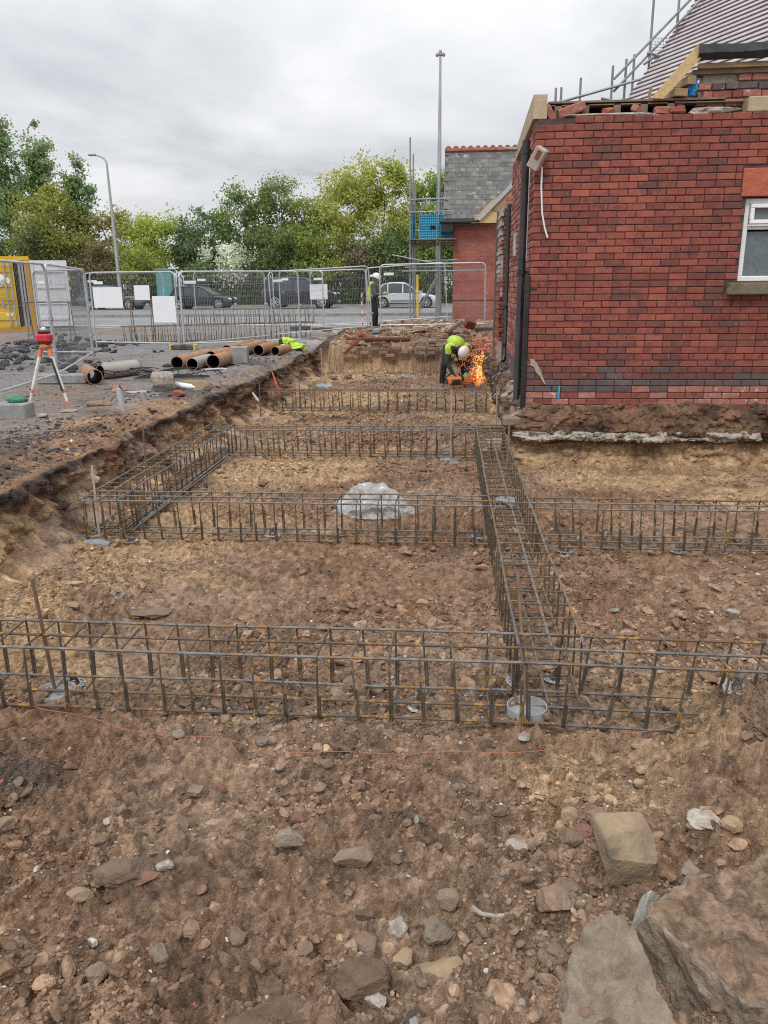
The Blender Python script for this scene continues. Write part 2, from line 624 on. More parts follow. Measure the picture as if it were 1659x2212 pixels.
mk('slab', (.33, .265, .2), (.2, .15, .11), scale=13, rough=.97, bump=1.0, bscale=45)
mk('slab_soil', (.215, .14, .095), (.13, .085, .06), scale=14, rough=.97, bump=1.0, bscale=45)
mk('scaffold_tube', (.2, .21, .22), (.3, .31, .32), scale=5, rough=.5, metal=.3)
mk('slab_flint', (.37, .355, .31), (.29, .28, .24), scale=10, rough=.8, bump=.5, bscale=40)
mk('cable_black', (.015, .015, .015), rough=.6)
mk('conduit_grey', (.45, .46, .47), rough=.5)
mk('green_plastic', (.03, .15, .09), (.05, .2, .12), scale=20, rough=.6)
mk('sheet_poly', (.55, .56, .555), rough=.2)


def poly_sheet():
    m = MATS['sheet_poly']
    nt = m.node_tree
    b = nt.nodes['Principled BSDF']
    out = nt.nodes['Material Output']
    tr = nt.nodes.new('ShaderNodeBsdfTransparent')
    mx = nt.nodes.new('ShaderNodeMixShader')
    mx.inputs[0].default_value = .42
    b.inputs['Specular IOR Level'].default_value = .7
    nt.links.new(tr.outputs[0], mx.inputs[1])
    nt.links.new(b.outputs[0], mx.inputs[2])
    nt.links.new(mx.outputs[0], out.inputs[0])


poly_sheet()


def leaf_material():
    m = bpy.data.materials.new('leaf')
    m.use_nodes = True
    nt = m.node_tree
    N, L = nt.nodes, nt.links
    b = N['Principled BSDF']
    b.inputs['Roughness'].default_value = .6
    b.inputs['Specular IOR Level'].default_value = .25
    a = N.new('ShaderNodeAttribute')
    a.attribute_name = 'Col'
    L.new(a.outputs['Color'], b.inputs['Base Color'])
    t = N.new('ShaderNodeBsdfTranslucent')
    L.new(a.outputs['Color'], t.inputs[0])
    mx = N.new('ShaderNodeMixShader')
    mx.inputs[0].default_value = .35
    L.new(b.outputs[0], mx.inputs[1])
    L.new(t.outputs[0], mx.inputs[2])
    L.new(mx.outputs[0], N['Material Output'].inputs[0])
    MATS['leaf'] = m


leaf_material()


def crumb_material():
    m = MATS['clod'].copy()
    m.name = 'crumb'
    for n in m.node_tree.nodes:
        if n.type == 'ATTRIBUTE':
            n.attribute_type = 'INSTANCER'
    MATS['crumb'] = m


crumb_material()


def brick_wall_material(name, c1, c2, cm, axis):
    """far brickwork whose bricks are too small to pick apart"""
    m = bpy.data.materials.new(name)
    m.use_nodes = True
    nt = m.node_tree
    N, L = nt.nodes, nt.links
    b = N['Principled BSDF']
    b.inputs['Roughness'].default_value = .9
    g = N.new('ShaderNodeNewGeometry')
    sp = N.new('ShaderNodeSeparateXYZ')
    L.new(g.outputs['Position'], sp.inputs[0])
    cb = N.new('ShaderNodeCombineXYZ')
    L.new(sp.outputs[axis], cb.inputs[0])
    L.new(sp.outputs[2], cb.inputs[1])
    br = N.new('ShaderNodeTexBrick')
    br.inputs['Color1'].default_value = (*c1, 1)
    br.inputs['Color2'].default_value = (*c2, 1)
    br.inputs['Mortar'].default_value = (*cm, 1)
    br.inputs['Scale'].default_value = 1.0
    br.inputs['Brick Width'].default_value = .23
    br.inputs['Row Height'].default_value = .083
    br.inputs['Mortar Size'].default_value = .007
    br.inputs['Mortar Smooth'].default_value = .3
    L.new(cb.outputs[0], br.inputs['Vector'])
    n = N.new('ShaderNodeTexNoise')
    n.inputs['Scale'].default_value = 1.1
    n.inputs['Detail'].default_value = 4
    L.new(g.outputs['Position'], n.inputs['Vector'])
    mr = N.new('ShaderNodeMapRange')
    mr.inputs[1].default_value, mr.inputs[2].default_value = .3, .7
    mr.inputs[3].default_value, mr.inputs[4].default_value = .8, 1.2
    L.new(n.outputs[0], mr.inputs[0])
    mx = N.new('ShaderNodeMix')
    mx.data_type = 'RGBA'
    mx.blend_type = 'MULTIPLY'
    mx.inputs[0].default_value = 1
    L.new(br.outputs[0], mx.inputs[6])
    L.new(mr.outputs[0], mx.inputs[7])
    L.new(mx.outputs[2], b.inputs['Base Color'])
    bp = N.new('ShaderNodeBump')
    bp.inputs['Strength'].default_value = .6
    bp.inputs['Distance'].default_value = .01
    bp.invert = True
    L.new(br.outputs['Fac'], bp.inputs['Height'])
    L.new(bp.outputs[0], b.inputs['Normal'])
    MATS[name] = m


brick_wall_material('brickwork_far', (.25, .075, .056), (.33, .1, .075), (.34, .18, .14), 0)
brick_wall_material('brickwork_dark', (.2, .065, .05), (.29, .09, .065), (.14, .09, .075), 0)
# ------------------------------------------------------------------ ground levels
PIT = -0.75


def edge_x(y):                                   # left lip of the excavation
    y = np.asarray(y, float)
    return -3.84 + .24 * fbm(y * .6, 3.1, 0, 3) + .10 * fbm(y * 2.3, 8.0, 0, 2)


def far_z(y):
    y = np.asarray(y, float)
    return .12 * sst(22, 29.5, y) + np.clip(y - 29.5, 0, 27) * .0067


def yard_z(x, y):
    x, y = np.asarray(x, float), np.asarray(y, float)
    d = edge_x(y) - x                            # distance back from the lip
    near = np.exp(-np.clip(d, 0, 50) / .55)
    z = far_z(y) - .11 * np.exp(-np.clip(d, 0, 50) / .4)
    lipf = sst(.0, .25, d)
    z = z + (.012 + .06 * near * lipf) * fbm(x * 1.7, y * 1.7, 1.0, 3) + (.006 + .03 * near * lipf) * fbm(x * 6, y * 6, 2.0, 3) + (.002 + .012 * near) * fbm(x * 21, y * 21, 5.0, 2)
    z = z + .10 * sst(.75, .25, np.abs(d - .45 + .3 * fbm(y * .9, 4, 0, 2))) * np.clip(fbm(x * 1.2, y * 1.2, 9, 2) + .25, 0, 1)
    z = z + (.004 + .05 * near * lipf) * (.45 - worley(x, y, 11, 6)) + (.002 + .035 * near * lipf) * (.45 - worley(x, y, 12, 16)) + .010 * near * (.45 - worley(x, y, 13, 38))
    return z


def pit_z(x, y):
    x, y = np.asarray(x, float), np.asarray(y, float)
    calm = 1 - .45 * sst(3.3, 4.6, y)            # churned spoil near the camera, trimmed floor beyond
    z = PIT + .05 * fbm(x * .6, y * .6, 0.3, 3) - .02 + .05 * sst(3.0, 1.2, y)
    z = z + calm * (.085 * fbm(x * 2.6, y * 2.6, 3.0, 3) + .055 * fbm(x * 7.5, y * 7.5, 6.0, 3) + .02 * fbm(x * 24, y * 24, 8.0, 3))
    rid = 1 - np.abs(fbm(x * 4.2 + .6 * y, y * 5.2, 12.0, 2)) * 2.4
    z = z + .045 * calm * np.clip(rid, -.2, 1)
    z = z + .04 * sst(4.2, 5.2, y) * sst(10.5, 8.5, y) * fbm(x * 1.5 + y, y * 7.5 - x * .8, 15.0, 3) * sst(-.3, .3, fbm(x * .7, y * .7, 17, 2))
    # spoil heap running in at the right hand side
    sp = sst(1.42, 1.72, x + .14 * fbm(x * 1.6, y * 1.6, 21, 3)) * sst(4.35, 3.85, y + .12 * fbm(x * 2, y * 2, 31, 2)) * (.55 + .45 * sst(2.9, 3.4, y))
    z = z + sp * (.24 + .14 * fbm(x * 3.2, y * 3.2, 41, 4)) + .10 * sst(1.0, 1.5, x) * sst(4.1, 3.6, y)
    # crumbs: three sizes of clod, patchy
    m1 = sst(-.25, .35, fbm(x * 1.1, y * 1.1, 81, 3) + .25 * sst(4.4, 2.6, y))
    m2 = sst(-.35, .3, fbm(x * 1.9, y * 1.9, 83, 3) + .2 * sst(4.4, 2.6, y))
    wx_ = x + .03 * fbm(x * 9, y * 9, 85, 2)
    wy_ = y + .03 * fbm(x * 9, y * 9, 87, 2)
    z = z + (.014 + .060 * m1) * (.5 - worley(wx_, wy_, 1, 7.5)) + (.014 + .052 * m2) * (.5 - worley(wx_, wy_, 2, 17)) + (.008 + .024 * m2) * (.5 - worley(wx_, wy_, 3, 40))
    # spread sand under the first cage, far left
    z = z + .07 * np.exp(-(((x + 2.6) / .9) ** 2 + ((y - 5.3) / .5) ** 2)) * (1 + .8 * fbm(x * 4, y * 4, 51, 3))
    # far end: banked rubble up to the fence line
    f = sst(22.52, 22.98, y + .10 * fbm(x * .9, y * .9, 61, 3))
    top = far_z(y) + .02 + .24 * sst(-3.6, -1.5, x) * sst(22.9, 24.6, y) + .07 * fbm(x * 2.2, y * 2.2, 71, 4) + .04 * fbm(x * 8, y * 8, 73, 3)
    z = z * (1 - f) + top * f
    return z


def ground_z(x, y):
    x, y = float(x), float(y)
    if x < float(edge_x(y)):
        return float(yard_z(x, y))
    return float(pit_z(x, y))


C_BROWN = np.array([.226, .136, .084])
C_DARK = np.array([.085, .052, .036])
C_GREY = np.array([.275, .189, .130])
C_SAND = np.array([.41, .28, .162])
C_CLAY = np.array([.46, .315, .185])
C_ASH = np.array([.028, .028, .031])
C_TAR = np.array([.205, .20, .20])
C_RED = np.array([.33, .15, .1])
C_PALE = np.array([.5, .46, .4])


def lerp(a, b, t):
    t = np.clip(t, 0, 1)[..., None]
    return a * (1 - t) + b * t


def soil_col(x, y, z):
    _, c1 = worley(x + .03 * fbm(x * 9, y * 9, 85, 2), y + .03 * fbm(x * 9, y * 9, 87, 2), 2, 17, True)
    _, c2 = worley(x, y, 5, 60, True)
    return _soil_col(x, y, z) * (1 + .27 * c1 + .2 * c2 + .2 * fbm(x * 30, y * 30, 97, 2))[..., None]


def _soil_col(x, y, z):
    n1, n2 = fbm(x * .9, y * .9, 101, 4), fbm(x * 3.3, y * 3.3, 111, 4)
    c = lerp(np.broadcast_to(C_BROWN, x.shape + (3,)), C_GREY, .5 + 1.3 * n1)
    c = lerp(c, C_DARK, sst(.1, .6, n2) * .45)
    sand = sst(.12, .42, fbm(x * .55 + 3, y * .8, 121, 4) + .30 * np.exp(-((x + 2.7) / 1.1) ** 2) * sst(3, 5, y) + .12 * n2
               + .22 * np.exp(-(((x + .9) / .5) ** 2 + ((y - 2.95) / .45) ** 2)) + .15 * np.exp(-(((x + 2.2) / .5) ** 2 + ((y - 3.1) / .35) ** 2)))
    c = lerp(c, C_SAND, sand * .8)
    c = lerp(c, np.array([.085, .08, .078]), .75 * sst(.0, .3, fbm(x * 3, y * 3, 137, 3) + .1) * np.exp(-(((x + 2.15) / .28) ** 2 + ((y - 3.25) / .22) ** 2)))
    c = lerp(c, C_GREY * .95, sst(1.35, 1.65, x) * sst(4.5, 4.1, y))
    c = lerp(c, C_CLAY, .3 * sst(.2, .6, fbm(x * 1.4, y * 1.9, 131, 3)) * sst(9, 12, y))
    c = lerp(c, C_DARK * .8, .65 * sst(.28, .55, fbm(x * 2.1, y * 2.6, 141, 4)) * sst(9, 13, y))
    # rubble at the far end: red brick dust and pale lime
    f = sst(22.4, 23.6, y)
    c = lerp(c, C_BROWN * .75, f * .8)
    c = lerp(c, C_RED, f * .7 * sst(-.1, .5, fbm(x * 1.6, y * 1.6, 151, 3)) * sst(-3.2, -1.8, x))
    c = lerp(c, C_PALE, f * .5 * sst(.05, .45, fbm(x * 3.1, y * 3.1, 161, 3)))
    c = lerp(c, C_PALE, .75 * sst(.0, .3, fbm(x * 1.2, y * 3, 171, 3) + .1) * np.exp(-(((x + 1.9) / 1.0) ** 2 + ((y - 21.3) / .45) ** 2)))
    return c


def yard_col(x, y):
    d = edge_x(y) - x
    c = np.broadcast_to(C_TAR, x.shape + (3,))
    c = lerp(c, C_GREY * .8, .25 + .9 * fbm(x * .5, y * .5, 201, 4))
    dirt = sst(1.7, .5, d + .8 * fbm(x * .8, y * .8, 211, 3) + 1.1 * sst(9, 13, y))
    c = lerp(c, lerp(np.broadcast_to(C_BROWN * 1.12, x.shape + (3,)), C_SAND * .9, .12 + fbm(x * 1.3, y * 1.3, 221, 3)), dirt)
    ash = sst(.05, .3, fbm(x * 1.9, y * 1.5, 231, 4) + .2 * np.exp(-((d - .4) / .4) ** 2) - .12)
    c = lerp(c, C_ASH * 1.4, .75 * ash * (.3 + .5 * np.exp(-((d - .5) / .6) ** 2)))
    f = sst(20.5, 22.5, y) * sst(2.5, .8, d)
    c = lerp(c, C_PALE, f * .45 * sst(-.2, .3, fbm(x * 2, y * 2, 241, 3)))
    _, c1 = worley(x, y, 12, 16, True)
    return c * (1 + .2 * c1 + .15 * fbm(x * 14, y * 14, 99, 3))[..., None]


def build_excavation(name, ya, yb, dy, nd, nc, nl, nt):
    ys = [ya]
    while ys[-1] < yb:
        ys.append(ys[-1] + (dy if ya < 2 else ys[-1] * .0042))
    ys[-1] = yb
    ys = np.array(ys)
    ny = len(ys)
    xe = edge_x(ys)
    tl = np.linspace(0, 1, nl)
    XL = xe[:, None] - 11.0 * (1 - tl[None, :]) ** 2.2
    YL = np.broadcast_to(ys[:, None], XL.shape)
    ZL = yard_z(XL, YL)
    CL = yard_col(XL, YL)
    # cut face
    tf = np.linspace(0, 1, nt + 2)[1:-1]
    topz, foot_x = ZL[:, -1], xe + .40 + .14 * fbm(ys * .8, 44, 0, 3)
    YF = np.broadcast_to(ys[:, None], (ny, nt)).copy()
    XF = xe[:, None] + (foot_x - xe)[:, None] * (.35 * tf[None, :] ** 1.0 + .65 * tf[None, :] ** 6)
    fz = pit_z(foot_x, ys)
    ZF = topz[:, None] + (fz - topz)[:, None] * (1 - (1 - tf[None, :]) ** 1.15)
    hgt = np.clip((topz - fz) / .7, 0, 1)[:, None]
    win = (sin_w := np.sin(pi * np.clip(tf, 0, 1)) ** .5)[None, :] * hgt
    XF = XF + win * (.16 * fbm(YF * 1.6, ZF * 2.2, 301, 4) + .07 * fbm(YF * 6, ZF * 5, 311, 3) + .24 * (.45 - worley(YF, ZF * 1.3, 15, 4.0)) + .09 * (.45 - worley(YF, ZF, 16, 11)) + .04 * (.45 - worley(YF, ZF, 17, 27)))
    crust = sst(.0, .03, topz[:, None] - ZF) * sst(.16, .10, topz[:, None] - ZF + .05 * fbm(YF * 3, 1, 303, 2))
    XF = XF + hgt * crust * (.05 + .10 * (.45 - worley(YF, ZF * .3, 18, 3.2)))
    dz = (topz[:, None] - ZF) + .10 * fbm(YF * 1.4, ZF * 1.5, 331, 3)
    CF = lerp(np.broadcast_to(C_BROWN * .8, XF.shape + (3,)), C_ASH, sst(.18, .07, dz + .10 * fbm(YF * 2.5, ZF * 4, 341, 3)) * .8)
    CF = lerp(CF, C_CLAY * 1.08, .92 * sst(.10, .42, dz - .12 + .55 * fbm(YF * 1.9, ZF * .9, 351, 4)))
    CF = lerp(CF, np.array([.30, .215, .175]), .7 * sst(.05, .4, fbm(YF * 1.1 + 5, ZF * 1.4, 357, 3)))
    CF = lerp(CF, C_DARK, .8 * sst(.05, .35, fbm(YF * 4.5, ZF * 1.6, 361, 4)))
    CF = lerp(CF, C_RED * .8, .35 * sst(.2, .5, fbm(YF * 1.8 + 7, ZF * 4, 371, 3)))
    _, cf = worley(YF, ZF, 16, 11, True)
    CF = CF * (1 + .28 * cf + .2 * fbm(YF * 12, ZF * 12, 375, 3))[..., None]
    # floor
    td = np.concatenate([np.linspace(0, 1, nd), 1 + np.linspace(0, 1, nc + 1)[1:] ** 1.5])
    XD = np.where(td[None, :] <= 1, foot_x[:, None] + (2.0 - foot_x[:, None]) * np.minimum(td, 1)[None, :], 2.0 + 6.0 * (td[None, :] - 1))
    YD = np.broadcast_to(ys[:, None], XD.shape)
    ZD = pit_z(XD, YD)
    CD = soil_col(XD, YD, ZD)
    X, Y, Z = np.hstack([XL, XF, XD]), np.hstack([YL, YF, YD]), np.hstack([ZL, ZF, ZD])
    Cc = np.concatenate([CL, CF, CD], axis=1)
    nx = X.shape[1]
    idx = np.arange(ny * nx).reshape(ny, nx)
    F = np.stack([idx[:-1, :-1], idx[:-1, 1:], idx[1:, 1:], idx[1:, :-1]], -1).reshape(-1, 4)
    me = np_mesh(name, np.stack([X, Y, Z], -1).reshape(-1, 3), F, [MATS['soil']], False, Cc.reshape(-1, 3))
    structure(mobj(name, me))


build_excavation('churned_ground', .75, 5.3, .0085, 660, 60, 40, 30)
build_excavation('excavated_ground', 5.3, 29.4, .03, 400, 70, 120, 40)


def build_ground_sheet():
    """the wide ground around the dig, out to the horizon"""
    xs = np.array([-400, -200, -100, -60, -45, -35, -28, -24, -21, -18, -16, -15.05])
    ys = np.concatenate([[-60, -20, -5, .75], np.linspace(2, 29.4, 26)])
    V, F, Cl = [], [], []

    def grid(xs, ys):
        b = sum(len(v) for v in V)
        X, Y = np.meshgrid(xs, ys)
        Z = far_z(Y) - .004 + .012 * fbm(X * .5, Y * .5, 401, 2)
        V.append(np.stack([X, Y, Z], -1).reshape(-1, 3))
        i = np.arange(X.size).reshape(X.shape) + b
        F.append(np.stack([i[:-1, :-1], i[:-1, 1:], i[1:, 1:], i[1:, :-1]], -1).reshape(-1, 4))
        Cl.append(lerp(np.broadcast_to(C_TAR, X.shape + (3,)), C_GREY * .8, .5 + fbm(X * .4, Y * .4, 411, 3)).reshape(-1, 3))
    grid(np.concatenate([np.linspace(-40, -14.6, 90)]), np.linspace(.75, 29.4, 120))
    grid(np.array([-400, -200, -100, -60, -40.]), np.concatenate([[-60, .75], np.linspace(6, 29.4, 6)]))
    grid(np.array([-40, -20, -4, 0, 4, 8, 20, 60, 200, 400.]), np.array([-60, -10, -2, .74]))
    grid(np.array([8.0, 12, 20, 40, 90, 200, 400]), np.concatenate([[.74], np.linspace(4, 29.4, 10)]))
    grid(np.array([-400, -200, -100, -60, -30, -15, 0, 15, 30, 60, 120, 400.]), np.array([29.4, 32, 38, 45, 52, 57, 70, 120, 250, 600]))
    V, F, Cl = np.concatenate(V), np.concatenate(F), np.concatenate(Cl)
    structure(mobj('ground', np_mesh('ground', V, F, [MATS['tarmac']], True, Cl)))


build_ground_sheet()


def strip(name, y0, y1, dz, mat, x0=-160, x1=120, top=None):
    mb = MB()
    za, zb = float(far_z(y0)) + dz, float(far_z(y1)) + dz
    if top is None:
        mb.add([(x0, y0, za), (x1, y0, za), (x1, y1, zb), (x0, y1, zb)], [(0, 1, 2, 3)])
    else:
        mb.prism([(y0, za - .05), (y1, zb - .05), (y1, zb + top), (y0 + .02, za + top)], 'x', x0, x1)
    return structure(mb.build(name, MATS[mat]))


strip('road', 30.6, 53.2, .016, 'road_asphalt')
strip('kerb', 30.45, 30.62, .0, 'kerb_stone', top=.03)
strip('road_marking', 31.2, 31.42, .021, 'white_paint')
strip('road_marking', 37.6, 37.72, .021, 'white_paint')
strip('central_reservation', 38.6, 39.7, .0, 'kerb_stone', top=.16)
strip('road_marking', 40.1, 40.22, .021, 'white_paint')
for i in range(22):
    strip('road_marking', 46.0, 46.14, .021, 'white_paint', x0=-75 + i * 6, x1=-73 + i * 6)
strip('kerb', 53.2, 53.35, .0, 'kerb_stone', top=.14)
strip('verge', 53.35, 60, .11, 'verge_grass')


# ------------------------------------------------------------------ soil cut under the building, footing
def build_bank():
    """strip of cut soil that runs along the building front, round its corner and down its side"""
    P, Nn, S = [], [], []
    for x in np.arange(8.0, 1.2, -.02):
        P.append((x, 10.62)); Nn.append((0, -1)); S.append(0)
    for a in np.linspace(0, pi / 2, 14):
        P.append((1.18 - .18 * sin(a), 10.80 - .18 * cos(a))); Nn.append((-sin(a), -cos(a))); S.append(a / (pi / 2))
    y = 10.82
    while y < 24:
        P.append((1.0, y)); Nn.append((-1, 0)); S.append(1)
        y += .022 if y < 14 else .04
    P, Nn, S = np.array(P), np.array(Nn), np.array(S)
    L = np.concatenate([[0], np.cumsum(np.linalg.norm(np.diff(P, axis=0), axis=1))])
    prof_a = np.array([(-.05, .11), (.03, .07), (.08, .02), (.15, -.06), (.2, -.16), (.25, -.25), (.22, -.36), (.1, -.40), (.13, -.48), (.18, -.58), (.26, -.68), (.42, -.765), (.75, -.86)])
    prof_b = np.array([(-.05, .22), (.04, .2), (.12, .12), (.18, .02), (.22, -.1), (.22, -.22), (.18, -.34), (.12, -.42), (.11, -.5), (.13, -.6), (.17, -.7), (.26, -.77), (.5, -.86)])
    k = np.linspace(0, 12, 62)
    A = np.stack([np.interp(k, range(13), prof_a[:, i]) for i in (0, 1)], -1)
    B = np.stack([np.interp(k, range(13), prof_b[:, i]) for i in (0, 1)], -1)
    pr = A[None] * (1 - S[:, None, None]) + B[None] * S[:, None, None]
    o, z = pr[..., 0].copy(), pr[..., 1].copy()
    LL = np.broadcast_to(L[:, None], o.shape)
    zz0 = z.copy()
    o += .09 * fbm(LL * 1.3, z * 3, 501, 4) + .05 * fbm(LL * 5, z * 6, 511, 3) + .10 * (.45 - worley(LL, zz0 * 1.4, 21, 6)) + .06 * (.45 - worley(LL, zz0, 22, 15)) + .03 * (.45 - worley(LL, zz0, 23, 34))
    z += .045 * fbm(LL * 2.2, o * 4, 531, 3)
    X = P[:, 0, None] + Nn[:, 0, None] * o
    Y = P[:, 1, None] + Nn[:, 1, None] * o
    Sb = np.broadcast_to(S[:, None], z.shape)
    c = lerp(np.broadcast_to(C_BROWN * .85, z.shape + (3,)), C_DARK, .5 + 1.5 * fbm(LL * 3, z * 5, 541, 4))
    c = lerp(c, C_RED, .5 * sst(.25, .5, fbm(LL * 2.3, z * 9, 551, 3)) * sst(-.3, -.05, z))
    c = lerp(c, C_ASH * 1.5, .8 * Sb * sst(-.05, .3, fbm(LL * 4, z * 5, 561, 4)) * sst(-.45, -.2, z))
    c = lerp(c, C_PALE, .6 * Sb * sst(.2, .45, fbm(LL * 6, z * 7, 571, 3)) * sst(-.4, -.1, z))
    clay = sst(-.36, -.46, z + .05 * fbm(LL * 3, z * 3, 581, 3))
    c = lerp(c, C_CLAY * 1.05, clay * .95)
    c = lerp(c, C_BROWN, clay * .6 * sst(.1, .45, fbm(LL * 2.2, z * 3.3, 591, 4)))
    c = lerp(c, C_BROWN * .9, sst(-.66, -.75, z) * .8)
    _, cc = worley(LL, zz0, 22, 15, True)
    c = c * (1 + .22 * cc + .2 * fbm(LL * 14, z * 14, 595, 3))[..., None]
    n, m = z.shape
    idx = np.arange(n * m).reshape(n, m)
    F = np.stack([idx[:-1, :-1], idx[:-1, 1:], idx[1:, 1:], idx[1:, :-1]], -1).reshape(-1, 4)
    structure(mobj('soil_bank', np_mesh('soil_bank', np.stack([X, Y, z], -1).reshape(-1, 3), F, [MATS['soil']], False, c.reshape(-1, 3))))


build_bank()


def build_footing():
    xs = np.arange(.84, 8.0, .016)
    ang = np.linspace(0, 2 * pi, 22, endpoint=False)
    X = np.broadcast_to(xs[:, None], (len(xs), 22))
    A = np.broadcast_to(ang[None], X.shape)
    gap = sst(4.05, 3.98, X) + sst(4.18, 4.27, X)
    ry = (.19 + .11 * fbm(X * 1.6, A * .5, 601, 4)) * (1 - .75 * sst(1.05, .84, X)) * (.35 + .65 * np.clip(gap, 0, 1))
    rz = (.066 + .055 * fbm(X * 1.9, A * .3, 603, 4)) * (1 - .6 * sst(1.0, .84, X))
    wob = 1 + .3 * fbm(X * 9, np.cos(A) * 2, np.sin(A) * 2 + 611, 4) + .18 * fbm(X * 34, np.cos(A) * 6, np.sin(A) * 6 + 621, 2)
    sq = 1 / np.maximum(np.abs(np.cos(A)), np.abs(np.sin(A))) ** .6
    Y = 10.50 - ry * np.cos(A) * wob * sq
    Z = -.325 + .018 * fbm(X * .8, 0, 631, 2) + rz * np.sin(A) * wob * sq
    n, m = X.shape
    idx = np.arange(n * m).reshape(n, m)
    j = np.roll(idx, -1, axis=1)
    F = np.stack([idx[:-1], j[:-1], j[1:], idx[1:]], -1).reshape(-1, 4)
    o = mobj('concrete_footing', np_mesh('concrete_footing', np.stack([X, Y, Z], -1).reshape(-1, 3), F, [MATS['concrete_rough']], False))
    tag(o, 'crumbling pale concrete footing exposed in the soil under the red brick wall', 'footing')


build_footing()
# ------------------------------------------------------------------ red brick building on the right
BL, BH, BP, CP = .221, .0745, .230, .083
bld = empty('brick_building', (1.0, 10.6, 0), 0, 'red brick building with a torn off roof edge and white window above the dig', 'building')
BMAT = ['brick_red', 'brick_orange', 'brick_brown', 'brick_dark', 'brick_slate', 'brick_pink']


def child(o, parent):
    """parent keeping the world place the mesh was built at"""
    o.parent = parent
    o.matrix_parent_inverse = Matrix.Translation(parent.location).inverted() if parent.rotation_euler.z == 0 else parent.matrix_world.inverted()
    return o


# each part of the building is modelled in place, then parented
W_X0, W_X1, W_Z0, W_Z1 = 1.0, 5.7, -.02, 3.53
WIN = (3.565, 4.95, 1.60, 2.60)
core = MB()
for x0, x1, z0, z1 in ((1.012, WIN[0], -.35, W_Z1 - .004), (WIN[1], W_X1, -.35, W_Z1 - .004), (WIN[0], WIN[1], -.35, WIN[2]), (WIN[0], WIN[1], WIN[3], W_Z1 - .004)):
    core.box(((x0 + x1) / 2, 10.735, (z0 + z1) / 2), (x1 - x0, .24, z1 - z0))
core.box((1.13, 12.62, 1.58), (.24, 3.88, 3.86))
wall = child(core.build('wall', MATS['mortar_dark']), bld)
brick_mesh = {}


def brick_me(L, mi, depth=.05, seed=0):
    key = (round(L, 3), mi, depth, seed)
    if key not in brick_mesh:
        mb = MB()
        mb.bbox((0, 0, 0), (L, depth, BH), .006)
        r = random.Random(str(key))
        mb.v = [(x + r.uniform(-.0016, .0016), y + r.uniform(-.001, .001), z + r.uniform(-.0016, .0016)) for x, y, z in mb.v]
        brick_mesh[key] = mb.mesh('brick', MATS[BMAT[mi]])
    return brick_mesh[key]


br = random.Random(5)
spots = []
ncourse = int((W_Z1 - W_Z0) / CP)
for c in range(ncourse + 1):
    z = W_Z0 + c * CP + BH / 2
    off = 0 if c % 2 == 0 else BP / 2
    x = W_X0
    first = True
    while x < W_X1 - .02:
        L = (BP / 2 if (first and c % 2) else BP) - (BP - BL)
        if br.random() < .03 and not first:
            L = BP / 2 - (BP - BL)
        first = False
        xa, xb = x, x + L
        x += L + (BP - BL)
        # window, lintel and sill openings
        if WIN[2] - .16 < z < WIN[3] + .34:
            lo, hi = (WIN[0], WIN[1])
            if z > WIN[3]:
                lo, hi = WIN[0] - .07, WIN[1] + .07
            elif z < WIN[2]:
                lo, hi = WIN[0] - .12, WIN[1] + .12
            if xa > lo - .03 and xb < hi + .03:
                continue
            if xa < lo < xb:
                xb = lo - .008
            if xa < hi < xb:
                xa = hi + .008
            if xb - xa < .04:
                continue
        if c == ncourse and (1.1 < (xa + xb) / 2 < 1.36 or xb > W_X1):
            continue
        u = br.random() + .25 * float(fbm(xa * .8, z * 1.4, 701, 3))
        if c < 3:
            mi = 5 if br.random() < .6 else 0
        elif c == 3:
            mi = 4 if (xa < 2.3 or br.random() < .1) else 5
        elif c == 4:
            mi = 4 if br.random() < .93 else 3
        elif c < 7:
            mi = br.choice((3, 4, 4, 3)) if c == 5 else br.choice((3, 3, 4, 2, 2))
        else:
            mi = 1 if u < .16 else 0 if u < .66 else 2 if u < .95 else 3
        spots.append((xa, xb, z, mi))
spots.sort(key=lambda s: (((s[0] + s[1]) / 2) ** 2 + (s[2] - 1.6) ** 2))
rest_v, rest_f, rest_m = [], [], []
LENS = [.109, .221]
for k, (xa, xb, z, mi) in enumerate(spots):
    L = xb - xa
    me = brick_me(L if min(abs(L - l) for l in LENS) > .004 else min(LENS, key=lambda l: abs(L - l)), mi, .05, k % 4)
    p = Vector(((xa + xb) / 2, 10.625 + br.uniform(-.0035, .0025), z + br.uniform(-.0015, .0015)))
    if k < 300:
        o = mobj('brick', me)
        o.location = p
        o.rotation_euler = (br.uniform(-.02, .02), br.uniform(-.006, .006), br.uniform(-.012, .012))
        o.parent = wall
        o.matrix_parent_inverse = wall.matrix_basis.inverted()
        o.location = p
    else:
        b = len(rest_v)
        rest_v += [tuple(v.co + p) for v in me.vertices]
        rest_f += [tuple(i + b for i in q.vertices) for q in me.polygons]
        rest_m += [mi] * len(me.polygons)


def bricks_joined(name, v, f, m, parent, mats=BMAT):
    me = bpy.data.meshes.new(name)
    me.from_pydata(v, [], f)
    for q in mats:
        me.materials.append(MATS[q])
    me.polygons.foreach_set('material_index', np.array(m, np.int32))
    o = mobj(name, me, parent)
    o['kind'] = 'stuff'
    return o


bricks_joined('brickwork', rest_v, rest_f, rest_m, wall)
# the side wall, seen edge on, and the end of the rear wall
sv, sf, sm = [], [], []


